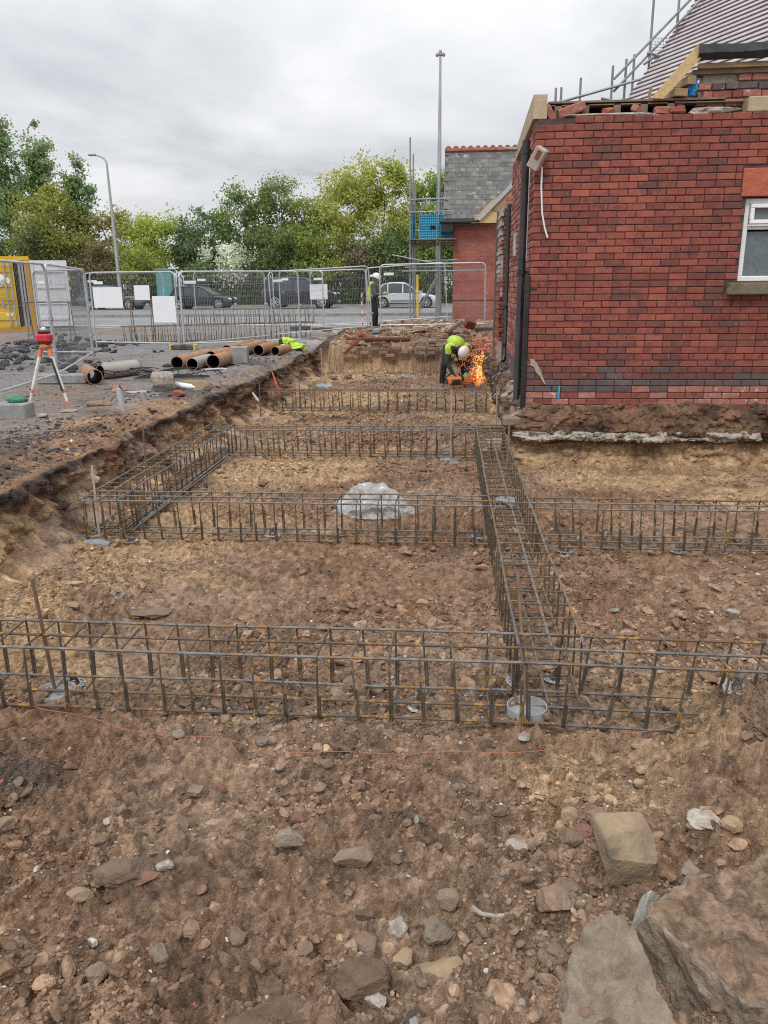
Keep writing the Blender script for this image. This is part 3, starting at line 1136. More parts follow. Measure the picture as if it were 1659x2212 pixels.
def brick_panel(axis, fixed, a0, a1, z0, z1, pick, seed):
    r = random.Random(seed)
    c = 0
    z = z0 + BH / 2
    while z < z1:
        a = a0 - (0 if c % 2 else BP / 2)
        while a < a1:
            lo, hi = max(a, a0), min(a + BL, a1)
            a += BP
            if hi - lo < .03:
                continue
            mb = MB()
            if axis == 'y':
                mb.bbox((fixed + r.uniform(-.002, .002), (lo + hi) / 2, z), (.05, hi - lo, BH), .006)
            else:
                mb.bbox(((lo + hi) / 2, fixed + r.uniform(-.002, .002), z), (hi - lo, .05, BH), .006)
            b = len(sv)
            sv.extend(mb.v)
            sf.extend([tuple(i + b for i in q) for q in mb.f])
            sm.extend([pick(c, r)] * len(mb.f))
        z += CP
        c += 1


brick_panel('y', 1.024, 10.66, 14.55, W_Z0, 3.52, lambda c, r: 5 if c < 2 else 4 if c < 6 and r.random() < .8 else r.choice((5, 5, 0, 2, 0)), 3)
stub = MB()
stub.box((1.17, 16.95, 1.3), (.44, 2.86, 3.3))
stub.box((1.38, 19.0, 1.2), (.2, 10.2, 3.2))
child(stub.build('rear_wall', MATS['mortar_dark']), bld)
brick_panel('x', 15.5, .95, 1.4, -.1, 2.9, lambda c, r: r.choice((3, 2, 2, 3, 0)) if c > 5 else 4, 4)
for z, x1 in ((2.92, 1.3), (3.0, 1.18), (3.085, 1.1)):
    brick_panel('x', 15.5 + (z - 2.92), .97, x1, z, z + .05, lambda c, r: r.choice((2, 5, 3)), int(z * 100))
bricks_joined('side_brickwork', sv, sf, sm, wall)
scar = MB()
for k in range(34):
    z = .15 + k * .083
    scar.box((.945 - (.01 if k % 2 else .03), 16.0 + .2 * rng.random(), z + .037), (.05, .9 + .3 * rng.random(), .066), mi=(0 if k < 18 else 1) if rng.random() > .2 else 2)
scar.box((.94, 15.56, 1.75), (.05, .08, .75), mi=1)
scar.box((.935, 15.7, .1), (.07, .5, .9), mi=1)
child(scar.build('broken_wall_edge', [MATS['brick_orange'], MATS['plaster'], MATS['brick_pink']]), bld)

# window
wx0, wx1, wz0, wz1 = WIN
win = MB()
fy = 10.70


def frame(mb, x0, x1, z0, z1, y, w, d, mi=0):
    mb.bbox(((x0 + x1) / 2, y, z0 + w / 2), (x1 - x0, d, w), .008, mi=mi)
    mb.bbox(((x0 + x1) / 2, y, z1 - w / 2), (x1 - x0, d, w), .008, mi=mi)
    mb.bbox((x0 + w / 2, y + .002, (z0 + z1) / 2), (w, d, z1 - z0 - 2 * w + .004), .008, mi=mi)
    mb.bbox((x1 - w / 2, y + .002, (z0 + z1) / 2), (w, d, z1 - z0 - 2 * w + .004), .008, mi=mi)


zt = 2.255
frame(win, wx0 + .01, wx1 - .01, wz0 + .012, wz1 - .01, fy, .065, .07)
win.bbox(((wx0 + wx1) / 2, fy - .004, zt), (wx1 - wx0 - .14, .07, .055), .006)
win.bbox((4.42, fy - .002, (wz0 + zt) / 2), (.06, .066, zt - wz0 - .13), .006)
w_o = child(win.build('window', MATS['upvc']), bld)
op = MB()
frame(op, wx0 + .075, 4.39, zt + .035, wz1 - .075, fy - .05, .05, .05)
op.box(((wx0 + 4.46) / 2, fy - .05, zt + .022), (4.4 - wx0 - .06, .03, .014))
op.v = [(x, y - .05 * max(0, (wz1 - z)), z) for x, y, z in op.v]
o = op.build('opening_light', MATS['upvc'], w_o)
pn = MB()
pn.box(((wx0 + 4.4) / 2, fy + .01, (wz0 + zt) / 2 + .01), (4.4 - wx0 - .1, .012, zt - wz0 - .12))
pn.build('pane', MATS['frosted_glass'], w_o)
pn = MB()
pn.box((4.68, fy + .01, (wz0 + wz1) / 2), (.44, .012, wz1 - wz0 - .12))
pn.build('pane', MATS['frosted_glass'], w_o)
pn = MB()
pn.box(((wx0 + 4.4) / 2, fy - .02, (zt + wz1) / 2 - .012), (4.4 - wx0 - .14, .012, wz1 - zt - .12))
pn.build('pane', MATS['frosted_glass'], w_o)
rv = MB()
rv.box(((wx0 + wx1) / 2, 10.80, (wz0 + wz1) / 2), (wx1 - wx0 - .02, .01, wz1 - wz0 - .02))
rv.build('shade_backing', MATS['dark_inside'], w_o)  # flat near-black sheet, painted as the unlit inside behind the panes
sl = MB()
sl.bbox(((wx0 + wx1) / 2, 10.585, wz0 - .074), (wx1 - wx0 + .24, .2, .145), .012)
sl.build('sill', MATS['sill_stone'], w_o)
ln = MB()
ln.bbox(((wx0 + wx1) / 2, 10.63, wz1 + .165), (wx1 - wx0 + .14, .1, .32), .008)
ln.build('lintel', MATS['sandstone_red'], w_o)

# stone coping, top of the side wall
cp = MB()
cp.prism([(10.62, 3.53), (13.3, 3.44), (13.3, 3.60), (11.6, 3.74), (10.64, 3.80)], 'x', .955, 1.12)
child(cp.build('coping_stone', MATS['sandstone']), bld)

# downpipes and cables on the corner


def downpipe(pts, r, clips, label=None):
    mb = MB()
    mb.tube(pts, r, 10)
    for c in clips:
        mb.tube([Vector(c) - Vector((0, 0, .03)), Vector(c) + Vector((0, 0, .03))], r * 1.25, 10)
        mb.box(Vector(c) + Vector((.05, 0, 0)), (.14, .03, .03))
    return child(mb.build('downpipe', MATS['black_plastic'], smooth=True), bld)


downpipe([(.905, 10.85, 3.33), (.905, 10.85, .1), (.88, 10.8, 0), (.86, 10.74, -.06)], .05, [(.905, 10.85, 3.2), (.905, 10.85, 1.75)])
downpipe([(.968, 10.6, 1.7), (.968, 10.6, .02)], .036, [(.968, 10.6, 1.55)])
downpipe([(1.03, 15.4, 3.0), (1.03, 15.4, .33), (1.0, 15.3, .2)], .045, [(1.03, 15.4, 2.8), (1.03, 15.4, 1.2), (1.03, 15.4, .5)])
mb = MB()
mb.bbox((.985, 11.2, 2.52), (.03, .05, 1.2), .006)
mb.bbox((.988, 11.5, 2.52), (.02, .5, 1.1), .006, mi=1)
child(mb.build('side_window_frame', [MATS['upvc'], MATS['glass_dark']]), bld)
mb = MB()
mb.bbox((.985, 13.25, 2.2), (.03, .3, .35), .006)
child(mb.build('vent_box', MATS['lead']), bld)
mb = MB()
mb.bbox((1.435, 10.596, .26), (.022, .004, .10), .002, rot=(0, radians(4), 0))
mb.bbox((1.433, 10.596, .17), (.018, .004, .08), .002, rot=(0, radians(-7), 0))
child(mb.build('paint_mark', MATS['graffiti_blue']), bld)
mb = MB()
mb.prism([(1.03, .66), (1.09, .655), (1.14, .59), (1.20, .47), (1.255, .33), (1.235, .335), (1.16, .46), (1.10, .55), (1.04, .58), (1.05, .615)], 'y', 10.590, 10.596)
mb.prism([(1.10, .545), (1.15, .50), (1.20, .43), (1.18, .425), (1.12, .49)], 'y', 10.591, 10.597)
child(mb.build('mortar_smear', MATS['plaster']), bld)

# hanging lamp housing and its cable
jb = MB()
jb.bbox((0, 0, 0), (.15, .12, .26), .012)
jb.box((0, -.064, .05), (.05, .014, .1), mi=1)
j = jb.build('lamp_housing', [MATS['plaster'], MATS['brick_brown']])
j.location = (1.02, 10.50, 3.07)
j.rotation_euler = (radians(12), radians(32), radians(-18))
tag(j, 'grey box housing dangling askew off the corner of the brick wall', 'housing')
cb = MB()
cb.tube([(1.08, 10.54, 2.98), (1.085, 10.57, 2.75), (1.11, 10.575, 2.45), (1.15, 10.578, 2.27), (1.19, 10.578, 2.16)], .011, 6)
tag(cb.build('cable', MATS['plastic_white'], smooth=True), 'short white cable hanging below the dangling grey box', 'cable')
mb = MB()
mb.tube([(4.12, 10.35, -.03), (4.16, 10.62, -.02)], .075, 14, cap=False)
mb.tube([(4.12, 10.352, -.03), (4.16, 10.60, -.02)], .058, 14, mi=1)
tag(mb.build('drain_pipe', [MATS['brick_orange'], MATS['pipe_dark']], smooth=True), 'broken terracotta drain pipe stub in the soil below the window', 'pipe')

# ------------------------------------------------ broken top of the wall
top = MB()
top.box((2.35, 10.88, 3.70), (2.35, .2, .012), mi=0)                 # old wall plate boards
for x in (1.27, 1.6, 1.98, 2.3, 2.62):
    top.box((x, 10.84, 3.62), (.085, .12, .17), mi=0)
top.box((2.3, 11.1, 3.6), (2.6, .1, .24), mi=1)  # near-black box, shade in the gaps between the posts painted as colour
top.box((2.2, 10.92, 3.735), (2.1, .3, .022), mi=0)
child(top.build('wall_plate', [MATS['timber_old'], MATS['dark_inside']]), bld)
rk = rock_verts(4, 77, 9, .22)
rv_ = rk * np.array([.37, .1, .055]) + np.array([3.1, 10.68, 3.575])
child(mobj('mortar_bed', np_mesh('mortar_bed', rv_, ICO[4][1], [MATS['mortar_pale']], False)), bld)
rv_ = rock_verts(4, 78, 9, .25) * np.array([.8, .09, .03]) + np.array([2.0, 10.70, 3.555])
child(mobj('mortar_bed', np_mesh('mortar_bed', rv_, ICO[4][1], [MATS['mortar_pale']], False)), bld)
cs = MB()
cs.bbox((3.78, 10.72, 3.63), (.62, .22, .17), .012)
child(cs.build('stone_block', MATS['sandstone']), bld)
cs = MB()
cs.bbox((4.9, 10.72, 3.63), (1.58, .22, .17), .012)
child(cs.build('stone_block', MATS['sandstone']), bld)
# upper stack of torn brickwork
up = MB()
up.box((4.1, 10.98, 3.85), (2.2, .16, .5))
stack = child(up.build('broken_brickwork', MATS['mortar_pale']), bld)
r = random.Random(9)
for row, (z, x0, x1) in enumerate(((3.70, 2.92, 3.44), (3.79, 2.9, 4.6), (3.885, 2.94, 4.6), (3.975, 3.3, 4.6))):
    x = x0 + (0.1 if row % 2 else 0)
    while x < x1:
        L = r.choice((.225, .225, .16, .12))
        mi = 4 if (row == 2 and .1 < x - 2.94 < 1.0) else r.choice((5, 5, 5, 0))
        o = mobj('brick', brick_me(L - .012, mi, .1, r.randint(0, 3)))
        o.parent = stack
        o.location = (x + L / 2, 10.90 + r.uniform(-.015, .02), z + r.uniform(-.006, .006))
        o.rotation_euler = (r.uniform(-.05, .05), r.uniform(-.03, .03), r.uniform(-.06, .06))
        x += L
# loose bricks lying on the wall head
lb = [((1.17, 10.70, 3.60), (.6, .9, .4), 'brick_pink', 'broken pale brick propped at the top left corner of the wall'),
      ((1.42, 10.72, 3.635), (.1, -.32, .1), 'brick_pink', 'long pale broken brick lying tilted on the wall head by the corner'),
      ((1.86, 10.70, 3.60), (.2, -.2, .5), 'brick_orange', 'small salmon half brick sitting in the middle of the wall head'),
      ((2.22, 10.72, 3.60), (.3, .5, .7), 'brick_pink', 'pale broken brick standing askew on the wall head under the roof boards'),
      ((2.5, 10.72, 3.60), (.05, .05, .1), 'brick_pink', 'pale brick lying flat on the wall head left of the white mortar'),
      ((2.67, 10.70, 3.60), (.02, -.04, .05), 'brick_red', 'red brick lying flat on the wall head beside the white mortar')]
for p, e, m, lab in lb:
    mb = MB()
    L = .34 if 'long' in lab else .13 if 'half' in lab else .19
    mb.bbox((0, 0, 0), (L, .1, .075 if 'long' not in lab else .11), .012)
    rr = random.Random(lab)
    mb.v = [(x + rr.uniform(-.012, .012), y + rr.uniform(-.01, .01), z + rr.uniform(-.01, .01)) for x, y, z in mb.v]
    o = mb.build('loose_brick', MATS[m])
    o.location, o.rotation_euler = p, e
    tag(o, lab, 'brick', 'loose bricks on the wall head')
# black membrane, fascia boards, boarded slope
mb = MB()
n = 40
vs, fs = [], []
for i in range(n + 1):
    x = 2.86 + 2.6 * i / n
    for k, (y, z) in enumerate(((10.72, 4.135), (10.66, 4.20), (10.68, 4.29), (10.85, 4.325))):
        vs.append((x, y + .02 * float(fbm(x * 3, k, 3, 3)), z + .015 * (x - 2.86) + .012 * float(fbm(x * 4, k * 1.3, 9, 3))))
for i in range(n):
    for k in range(3):
        fs.append((i * 4 + k, i * 4 + k + 1, i * 4 + k + 5, i * 4 + k + 4))
mb.add(vs, fs)
child(mb.build('roof_felt', MATS['black_membrane'], smooth=True), bld)
mb = MB()
mb.box((4.15, 10.80, 4.10), (2.5, .06, .055), rot=(0, -.01, 0), mi=0)
mb.box((4.1, 10.92, 4.045), (2.5, .2, .05), rot=(0, -.01, 0), mi=1)
child(mb.build('fascia_board', [MATS['timber'], MATS['timber_old']]), bld)
mb = MB()
mb.prism([(2.36, 3.74), (2.50, 3.73), (2.90, 4.15), (2.86, 4.31)], 'y', 10.70, 10.74)
child(mb.build('chipboard_panel', MATS['osb']), bld)
for c_, d_, r_ in (((2.79, 10.86, 3.93), (.1, .3, .09), (0, 0, .2)), ((2.68, 10.86, 3.80), (.16, .3, .08), (0, 0, .2)), ((2.80, 10.84, 3.78), (.3, .06, .09), (0, -.75, 0)), ((2.36, 10.8, 3.8), (.03, .05, .16), (0, .08, 0))):
    mb = MB()
    mb.box(c_, d_, rot=r_)
    child(mb.build('rafter_end', MATS['timber']), bld)
rv_ = rock_verts(3, 91, 5, .4) * np.array([.06, .05, .12]) + np.array([2.86, 10.80, 3.87])
tag(mobj('blue_sheeting', np_mesh('blue_sheeting', rv_, ICO[3][1], [MATS['blue_sheet']], False)), 'scrap of blue plastic stuffed beside the torn brickwork under the roof', 'sheeting')

# big roof under repair: membrane with battens
AZ, TH = radians(25), radians(52)
E0 = Vector((3.3, 17.0, 5.0))
RU = Vector((-sin(AZ), cos(AZ), 0))
RS = Vector((cos(AZ) * cos(TH), sin(AZ) * cos(TH), sin(TH)))
RN = RU.cross(RS).normalized()
if RN.y > 0:
    RN = -RN
E1 = E0 - RU * 9.0
rf = MB()
rf.add([E0 - RS * .25, E1 - RS * .25, E1 + RS * 7, E0 + RS * 7], [(0, 1, 2, 3)])
q = [p - RN * .08 for p in (E0 - RS * .25, E1 - RS * .25, E1 + RS * 7, E0 + RS * 7)]
rf.add(q, [(3, 2, 1, 0)])
roof = child(rf.build('roof', MATS['roof_membrane']), bld)
R3 = Matrix((-RU, RS, RN)).transposed()
bm_ = MB()
bm_.box((0, 0, 0), (9.0, .026, .014))
bme = bm_.mesh('batten', MATS['batten'])
k = -.15
while k < 4.6:
    o = mobj('batten', bme)
    o.matrix_world = Matrix.Translation((E0 + E1) / 2 + RS * k + RN * .009) @ R3.to_4x4()
    o.parent = roof
    k += .12
mb = MB()
z0 = E0.z - .2
a, b = E0 - RU * .2 + Vector((.35, .2, 0)), E1 + Vector((.35, .2, 0))
mb.add([(a.x, a.y, 0), (b.x, b.y, 0), (b.x, b.y, z0), (a.x, a.y, z0)], [(0, 1, 2, 3)])
mb.add([(a.x, a.y, 0), (a.x + 4, a.y + 1.8, 0), (a.x + 4, a.y + 1.8, z0 + 4.6), (a.x, a.y, z0)], [(0, 1, 2, 3)])
child(mb.build('nave_wall', MATS['brickwork_dark']), bld)


# ------------------------------------------------ scaffolding behind the wall
def sx(px, y):
    return 2.0 + .00878 * (px - 1207) - .00028 * (215 - y)


def sz(px, y):
    return 5.02 + .00772 * (215 - y) - .00018 * (px - 1207)


sf_ = empty('scaffold', (3.0, 17.2, 0), 0, 'galvanised tube scaffold climbing the verge of the battened roof', 'scaffold')


def stube(name, p, q, r=.024, parent=sf_, mat='scaffold_tube'):
    mb = MB()
    mb.tube([p, q], r, 8)
    o = mb.build(name, MATS[mat], smooth=True)
    return child(o, parent)


for px, y in ((1207, 175), (1219, 174), (1265, 145), (1330, 125), (1353, 118), (1375, 100), (1408, -60), (1455, -60)):
    Yp = 17.25 + .25 * (px % 3)
    x = sx(px, 215)
    stube('standard', (x, Yp, .1), (x, Yp, sz(px, y)))
x = sx(1497, 215)
stube('standard', (x + .1, 17.6, .1), (x + .1, 17.6, sz(1497, -40)))
for (x0, y0), (x1, y1), yy in (((1328, 166), (1490, -14), 17.15), ((1328, 194), (1510, -12), 17.15), ((1213, 218), (1412, 160), 17.1), ((1330, 215), (1372, 206), 17.3),
                               ((1396, 110), (1450, 124), 17.1), ((1397, 126), (1452, 84), 17.4), ((1398, 150), (1436, 160), 17.1), ((1398, 164), (1448, 132), 17.4), ((1395, 240), (1300, 210), 17.35), ((1303, 208), (1350, 218), 17.2)):
    stube('ledger', (sx(x0, y0), yy, sz(x0, y0)), (sx(x1, y1), yy, sz(x1, y1)))
mb = MB()
for i in range(12):
    mb.tube([(3.75 + i * .05, 17.45, 5.32), (3.75 + i * .05, 17.45, 6.15)], .004, 4)
for i in range(17):
    mb.tube([(3.72, 17.45, 5.32 + i * .05), (4.33, 17.45, 5.32 + i * .05)], .004, 4)
g = child(mb.build('brick_guard', MATS['wire']), sf_)
mb = MB()
mb.box((3.86, 17.5, 5.12), (.7, .5, .05))
mb.box((3.86, 17.5, 5.06), (.7, .24, .05))
child(mb.build('scaffold_board', MATS['timber_old']), sf_)
stube('stray_tube', (.75, 12.9, 3.55), (1.0, 12.95, 3.54))

# ------------------------------------------------ far gable with slate roof
fb = empty('slate_roofed_annex', (.05, 33.5, 0), 0, 'small red brick annex with grey slate roof and red ridge tiles', 'building')
mb = MB()
mb.box((2.3, 35.0, 1.9), (4.5, 3.0, 4.06))
child(mb.build('wall', MATS['brickwork_far']), fb)
mb = MB()
mb.box((2.3, 33.488, 1.0), (4.49, .012, .03))
child(mb.build('damp_course', MATS['mortar_dark']), fb)
EY, EZ, RY, RZ = 33.15, 4.12, 35.9, 7.0
sl_ = sqrt((RY - EY) ** 2 + (RZ - EZ) ** 2)
sa = math.atan2(RZ - EZ, RY - EY)
mb = MB()
mb.add([(-.36, EY, EZ - .03), (4.6, EY, EZ - .03), (4.6, RY, RZ - .03), (-.36, RY, RZ - .03)], [(0, 1, 2, 3)])
mb.add([(-.36, RY, RZ - .03), (4.6, RY, RZ - .03), (4.6, 39, 4.2), (-.36, 39, 4.2)], [(0, 1, 2, 3)])
mb.add([(-.30, EY + .1, EZ - .03), (-.30, RY, RZ - .05), (-.30, 38.9, 4.2)], [(0, 1, 2)])
froof = child(mb.build('roof', MATS['slate']), fb)
sb = MB()
sb.box((0, 0, 0), (.292, .30, .008))
sme = sb.mesh('slate', MATS['slate'])
rows = 15
for i in range(rows):
    d = (i + .5) * sl_ / rows
    for k in range(17):
        x = -.36 + .15 + k * .3 - (.15 if i % 2 else 0)
        if x > 4.4 or x < -.3:
            continue
        if x > 3.4:
            continue
        o = mobj('slate', sme, froof)
        o.location = (x, EY + cos(sa) * d - .004 * sin(sa), EZ + sin(sa) * d + .004)
        o.rotation_euler = (sa - .03, rng.uniform(-.012, .012), rng.uniform(-.015, .015))
rm = MB()
for k in range(7):
    a0, a1 = pi * k / 7, pi * (k + 1) / 7
    for rr in (.13,):
        rm.add([(0, -rr * cos(a0), rr * sin(a0)), (.3, -rr * cos(a0), rr * sin(a0)), (.3, -rr * cos(a1), rr * sin(a1)), (0, -rr * cos(a1), rr * sin(a1))], [(0, 1, 2, 3)])
rm.prism([(.02, .12), (.28, .12), (.2, .2), (.1, .2)], 'y', -.02, .02)
rm.box((.15, -.12, -.05), (.29, .02, .14), rot=(.7, 0, 0))
rme = rm.mesh('ridge_tile', MATS['ridge_tile'])
for k in range(16):
    o = mobj('ridge_tile', rme, froof)
    o.location = (-.36 + k * .305, RY, RZ - .03)
mb = MB()
mb.tube([(-.5, EY - .1, EZ - .12), (1.05, EY - .1, EZ - .12)], .075, 10)
mb.box((.3, EY - .02, EZ - .16), (1.5, .05, .2))
mb.box((-.22, EY + .2, EZ - .32), (.5, .6, .34))
child(mb.build('gutter', MATS['black_plastic']), fb)
mb = MB()
mb.prism([(.72, 3.93), (1.72, 3.93), (1.72, 4.85), (1.5, 4.75)], 'y', 33.0, 33.04)
child(mb.build('chipboard_panel', MATS['osb']), fb)
mb = MB()
mb.prism([(1.45, 4.45), (2.5, 5.48), (2.5, 5.1), (1.9, 4.3)], 'y', 32.95, 32.99)
child(mb.build('bargeboard', MATS['timber']), fb)
mb = MB()
mb.prism([(.95, 4.08), (1.06, 4.0), (2.6, 5.5), (2.5, 5.62)], 'y', 32.88, 32.93)
child(mb.build('lead_flashing', MATS['lead']), fb)

# scaffold tower beside the annex
st = empty('scaffold_tower', (-1.1, 33.6, 0), 0, 'scaffold tower with blue guards and a dark platform beside the slate roofed annex', 'scaffold')
for x, y, zt_ in ((-1.68, 33.2, 7.1), (-1.62, 34.5, 6.7), (-1.5, 33.6, 5.4), (-.62, 33.25, 5.6), (-.5, 33.3, 3.4), (-.45, 34.5, 5.2), (-1.68, 33.35, 3.3)):
    stube('standard', (x, y, .1), (x, y, zt_), .03, st)
for p, q in (((-1.75, 33.2, 4.85), (-.1, 33.2, 4.87)), ((-1.75, 33.2, 4.38), (-.1, 33.2, 4.40)), ((-2.0, 33.15, 2.15), (1.3, 33.15, 2.16)), ((-1.9, 33.3, 2.3), (.0, 33.3, 2.32)),
             ((-1.4, 34.5, 4.85), (0, 34.5, 4.86)), ((-1.68, 33.0, 3.28), (-1.68, 34.8, 3.28)), ((-.6, 33.0, 3.28), (-.6, 34.8, 3.28)), ((-1.3, 33.4, 2.55), (.2, 33.4, 2.57))):
    stube('ledger', p, q, .026, st)
for p, q in (((-2.4, 33.1, 2.78), (-.55, 33.1, 2.42)), ((-1.66, 33.1, .12), (-.62, 33.1, 1.9)), ((-1.55, 33.15, .12), (-.56, 33.15, 1.9))):
    stube('brace', p, q, .028, st)
mb = MB()
for i in range(6):
    mb.box((-.8, 33.15 + i * .235, 3.36), (1.9, .225, .04))
mb.box((-.8, 33.6, 3.2), (1.9, .1, .12))
mb.box((-.8, 34.1, 3.2), (1.9, .1, .12))
child(mb.build('platform', MATS['timber_old']), st)


def blue_guard(x0, x1, y, z0, z1):
    mb = MB()
    n = int((x1 - x0) / .075)
    for i in range(n + 1):
        x = x0 + (x1 - x0) * i / n
        mb.box((x, y, (z0 + z1) / 2), (.022, .02, z1 - z0))
    m = int((z1 - z0) / .09)
    for i in range(m + 1):
        z = z0 + (z1 - z0) * i / m
        mb.box(((x0 + x1) / 2, y + .004, z), (x1 - x0, .02, .03))
    mb.box(((x0 + x1) / 2, y + .03, (z0 + z1) / 2), (x1 - x0, .006, z1 - z0), mi=1)
    mb.box(((x0 + x1) / 2 - .18, y - .02, (z0 + z1) / 2 - .02), (.2, .02, .13), mi=2)
    return child(mb.build('brick_guard', [MATS['blue_crate'], MATS['blue_sheet'], MATS['dark_inside']]), st)


blue_guard(-1.33, .12, 33.62, 3.42, 4.3)
gd = blue_guard(-1.33, -.02, 34.45, 3.46, 4.26)
gd.rotation_euler = (0, 0, pi / 2)
gd.location = Vector((32.85, 34.6, 0))
mb = MB()
vs, fs = [], []
for i in range(9):
    for k in range(9):
        t = i / 8
        vs.append((-1.60 + .05 * float(fbm(i * .7, k * .5, 3, 2)) + .1 * t, 33.3 + .08 * k + .05 * sin(i + k), 4.7 - 1.4 * t))
for i in range(8):
    for k in range(8):
        fs.append((i * 9 + k, i * 9 + k + 1, i * 9 + k + 10, i * 9 + k + 9))
mb.add(vs, fs)
tag(mb.build('blue_sheet', MATS['blue_sheet'], smooth=True), 'crumpled blue plastic sheet hanging on the left of the scaffold tower', 'sheeting')
mb = MB()
mb.tube([(-1.34, 32.6, .12), (-1.36, 32.6, 2.0)], .045, 10)
tag(mb.build('yellow_post', MATS['yellow_paint'], smooth=True), 'yellow foam sleeved post standing by the scaffold tower', 'post')

# old foundation wall at the far end of the pit
fw = empty('foundation_wall', (-1.4, 22.6, -.3), 0, 'old pale brick foundation wall in the far end of the pit', 'wall')
r = random.Random(31)
for row in range(6):
    z = -.42 + row * .105
    x = -3.1 + (.14 if row % 2 else 0)
    while x < 1.1:
        L = r.choice((.28, .28, .2, .32))
        if not (row > 3 and x < -2.45) and not (row < 2 and (x < -1.9 or r.random() < .55)) and r.random() > .3:
            mb = MB()
            mb.bbox((0, 0, 0), (L - .02, .12, .09), .014)
            mb.v = [(a + r.uniform(-.008, .008), b + r.uniform(-.008, .008), c + r.uniform(-.008, .008)) for a, b, c in mb.v]
            o = mb.build('brick', MATS['brick_pale'])
            o.location = (x + L / 2, 22.57 + r.uniform(-.03, .06), z + .012 * sin(x * 3))
            child(o, fw)
            o.rotation_euler = (0, r.uniform(-.03, .03), r.uniform(-.05, .05))
        x += L
mb = MB()
mb.bbox((-2.0, 22.5, .17), (1.7, .16, .07), .01)
child(mb.build('red_tile_course', MATS['brick_brown']), fw)
# ------------------------------------------------------------------ reinforcement cages
CW, CH, RB, RSx = .36, .36, .0091, .0062


def rounded(pts, rad=.022, n=3):
    out = [Vector(pts[0])]
    for i in range(1, len(pts) - 1):
        p, a, b = Vector(pts[i]), Vector(pts[i - 1]), Vector(pts[i + 1])
        u, w = (a - p).normalized(), (b - p).normalized()
        for k in range(n + 1):
            t = k / n
            out.append((p + u * rad) * (1 - t) ** 2 + p * 2 * t * (1 - t) + (p + w * rad) * t ** 2)
    out.append(Vector(pts[-1]))
    return out


stir = []
for k in range(4):
    mb = MB()
    rr = random.Random(k)
    h = CW / 2 + RB
    mb.tube(rounded([(0, -h, -.012), (0, -h, CH + RSx), (0, h, CH + RSx), (0, h, -.012)]), RSx, 6)
    l1, l2 = .12 + .06 * rr.random(), .13 + .06 * rr.random()
    mb.tube(rounded([(.013, -h - .003, l1), (.013, -h - .003, -RSx - RB), (.013, h + .003, -RSx - RB), (.013, h + .003, l2)]), RSx, 6)
    for yy in (-CW / 2, 0, CW / 2):
        for zz in (0, CH):
            if rr.random() < .75:
                mb.tube([(-.012, yy - .012, zz - .01), (.004, yy + .006, zz + .014), (.016, yy + .014, zz - .008)], .0035, 4)
    stir.append(mb.mesh('stirrup', MATS['stirrup_steel'], True))


def cage(label, p, ang, length, spacing=.18, seed=1, lean=.05, hook=None, drop=0.0, scale=1.0, skew=None, ext=(.05, .05), group='rebar cages laid out in the pit'):
    r = random.Random(seed)
    e = empty('rebar_cage', p, ang, label, 'rebar cage', group)
    if drop:
        e.rotation_euler = (0, drop, ang)
    e.scale = (1, scale, scale)
    for iy, y in enumerate((-CW / 2, 0, CW / 2)):
        for iz, z in enumerate((0, CH)):
            mb = MB()
            a, b = -ext[0] - r.uniform(0, .05), length + ext[1] + r.uniform(0, .05)
            pts = [(a, y, z)]
            nseg = max(2, int(length / .8))
            for i in range(1, nseg):
                pts.append((a + (b - a) * i / nseg, y + r.uniform(-.006, .006), z + r.uniform(-.006, .006)))
            pts.append((b, y, z))
            if hook and z == 0 and hook < 0:
                pts = rounded([(a - .08, y, z + .1), (a - .06, y, z)] + pts[1:3], .03) + pts[3:]
            mb.tube(pts, RB, 6)
            mb.build('main_bar', MATS['bar_rust' if r.random() < (.3 if z == 0 else .14) else 'bar_steel'], e, smooth=True)
    n = int(length / spacing)
    for i in range(n + 1):
        o = mobj('stirrup', stir[r.randint(0, 3)], e)
        ln_ = r.uniform(-lean, lean)
        if skew and skew[0] <= i <= skew[1]:
            ln_ += skew[2]
        o.location = (.03 + i * spacing + r.uniform(-.022, .022), 0, 0)
        o.rotation_euler = (0, ln_, r.uniform(-lean, lean) * .8 + (skew[3] if skew and skew[0] <= i <= skew[1] else 0))
    return e


CZ = PIT + .055
cage('long rebar cage crossing the near foreground from the left edge of the view', (-3.3, 4.03, CZ), 0.0, 3.82, .185, 1, .075)
cage('skewed rebar cage running out to the right behind the near spoil heap', (.42, 4.04, CZ - .005), radians(-1.2), 1.75, .19, 2, .06, skew=(2, 9, .10, .18))
cage('rebar cage crossing the pit in front of the plastic bag', (-3.48, 7.12, CZ), 0.0, 3.9, .185, 3, .04, hook=-1)
cage('rebar cage crossing the bare soil below the brick wall to the right edge', (.78, 7.08, CZ), radians(-.6), 4.2, .185, 4, .06)
cage('rebar cage joining the left and right cages just short of the brick building', (-3.15, 10.95, CZ), 0.0, 3.98, .185, 5, .04)
cage('farthest rebar cage in the pit, just in front of the bending worker', (-3.62, 15.12, CZ), 0.0, 4.35, .185, 6, .05, hook=-1)
cage('rebar cage running into the distance from the near cage to the middle cage', (.58, 4.12, CZ + .012), radians(90.4), 3.25, .24, 7, .05)
cage('rebar cage running from the middle cage to the brick building corner', (.56, 7.45, CZ + .012), radians(90), 3.75, .23, 8, .04)
cage('rebar cage running along the foot of the left hand bank', (-3.30, 7.0, CZ + .012), radians(90), 4.1, .185, 9, .04)
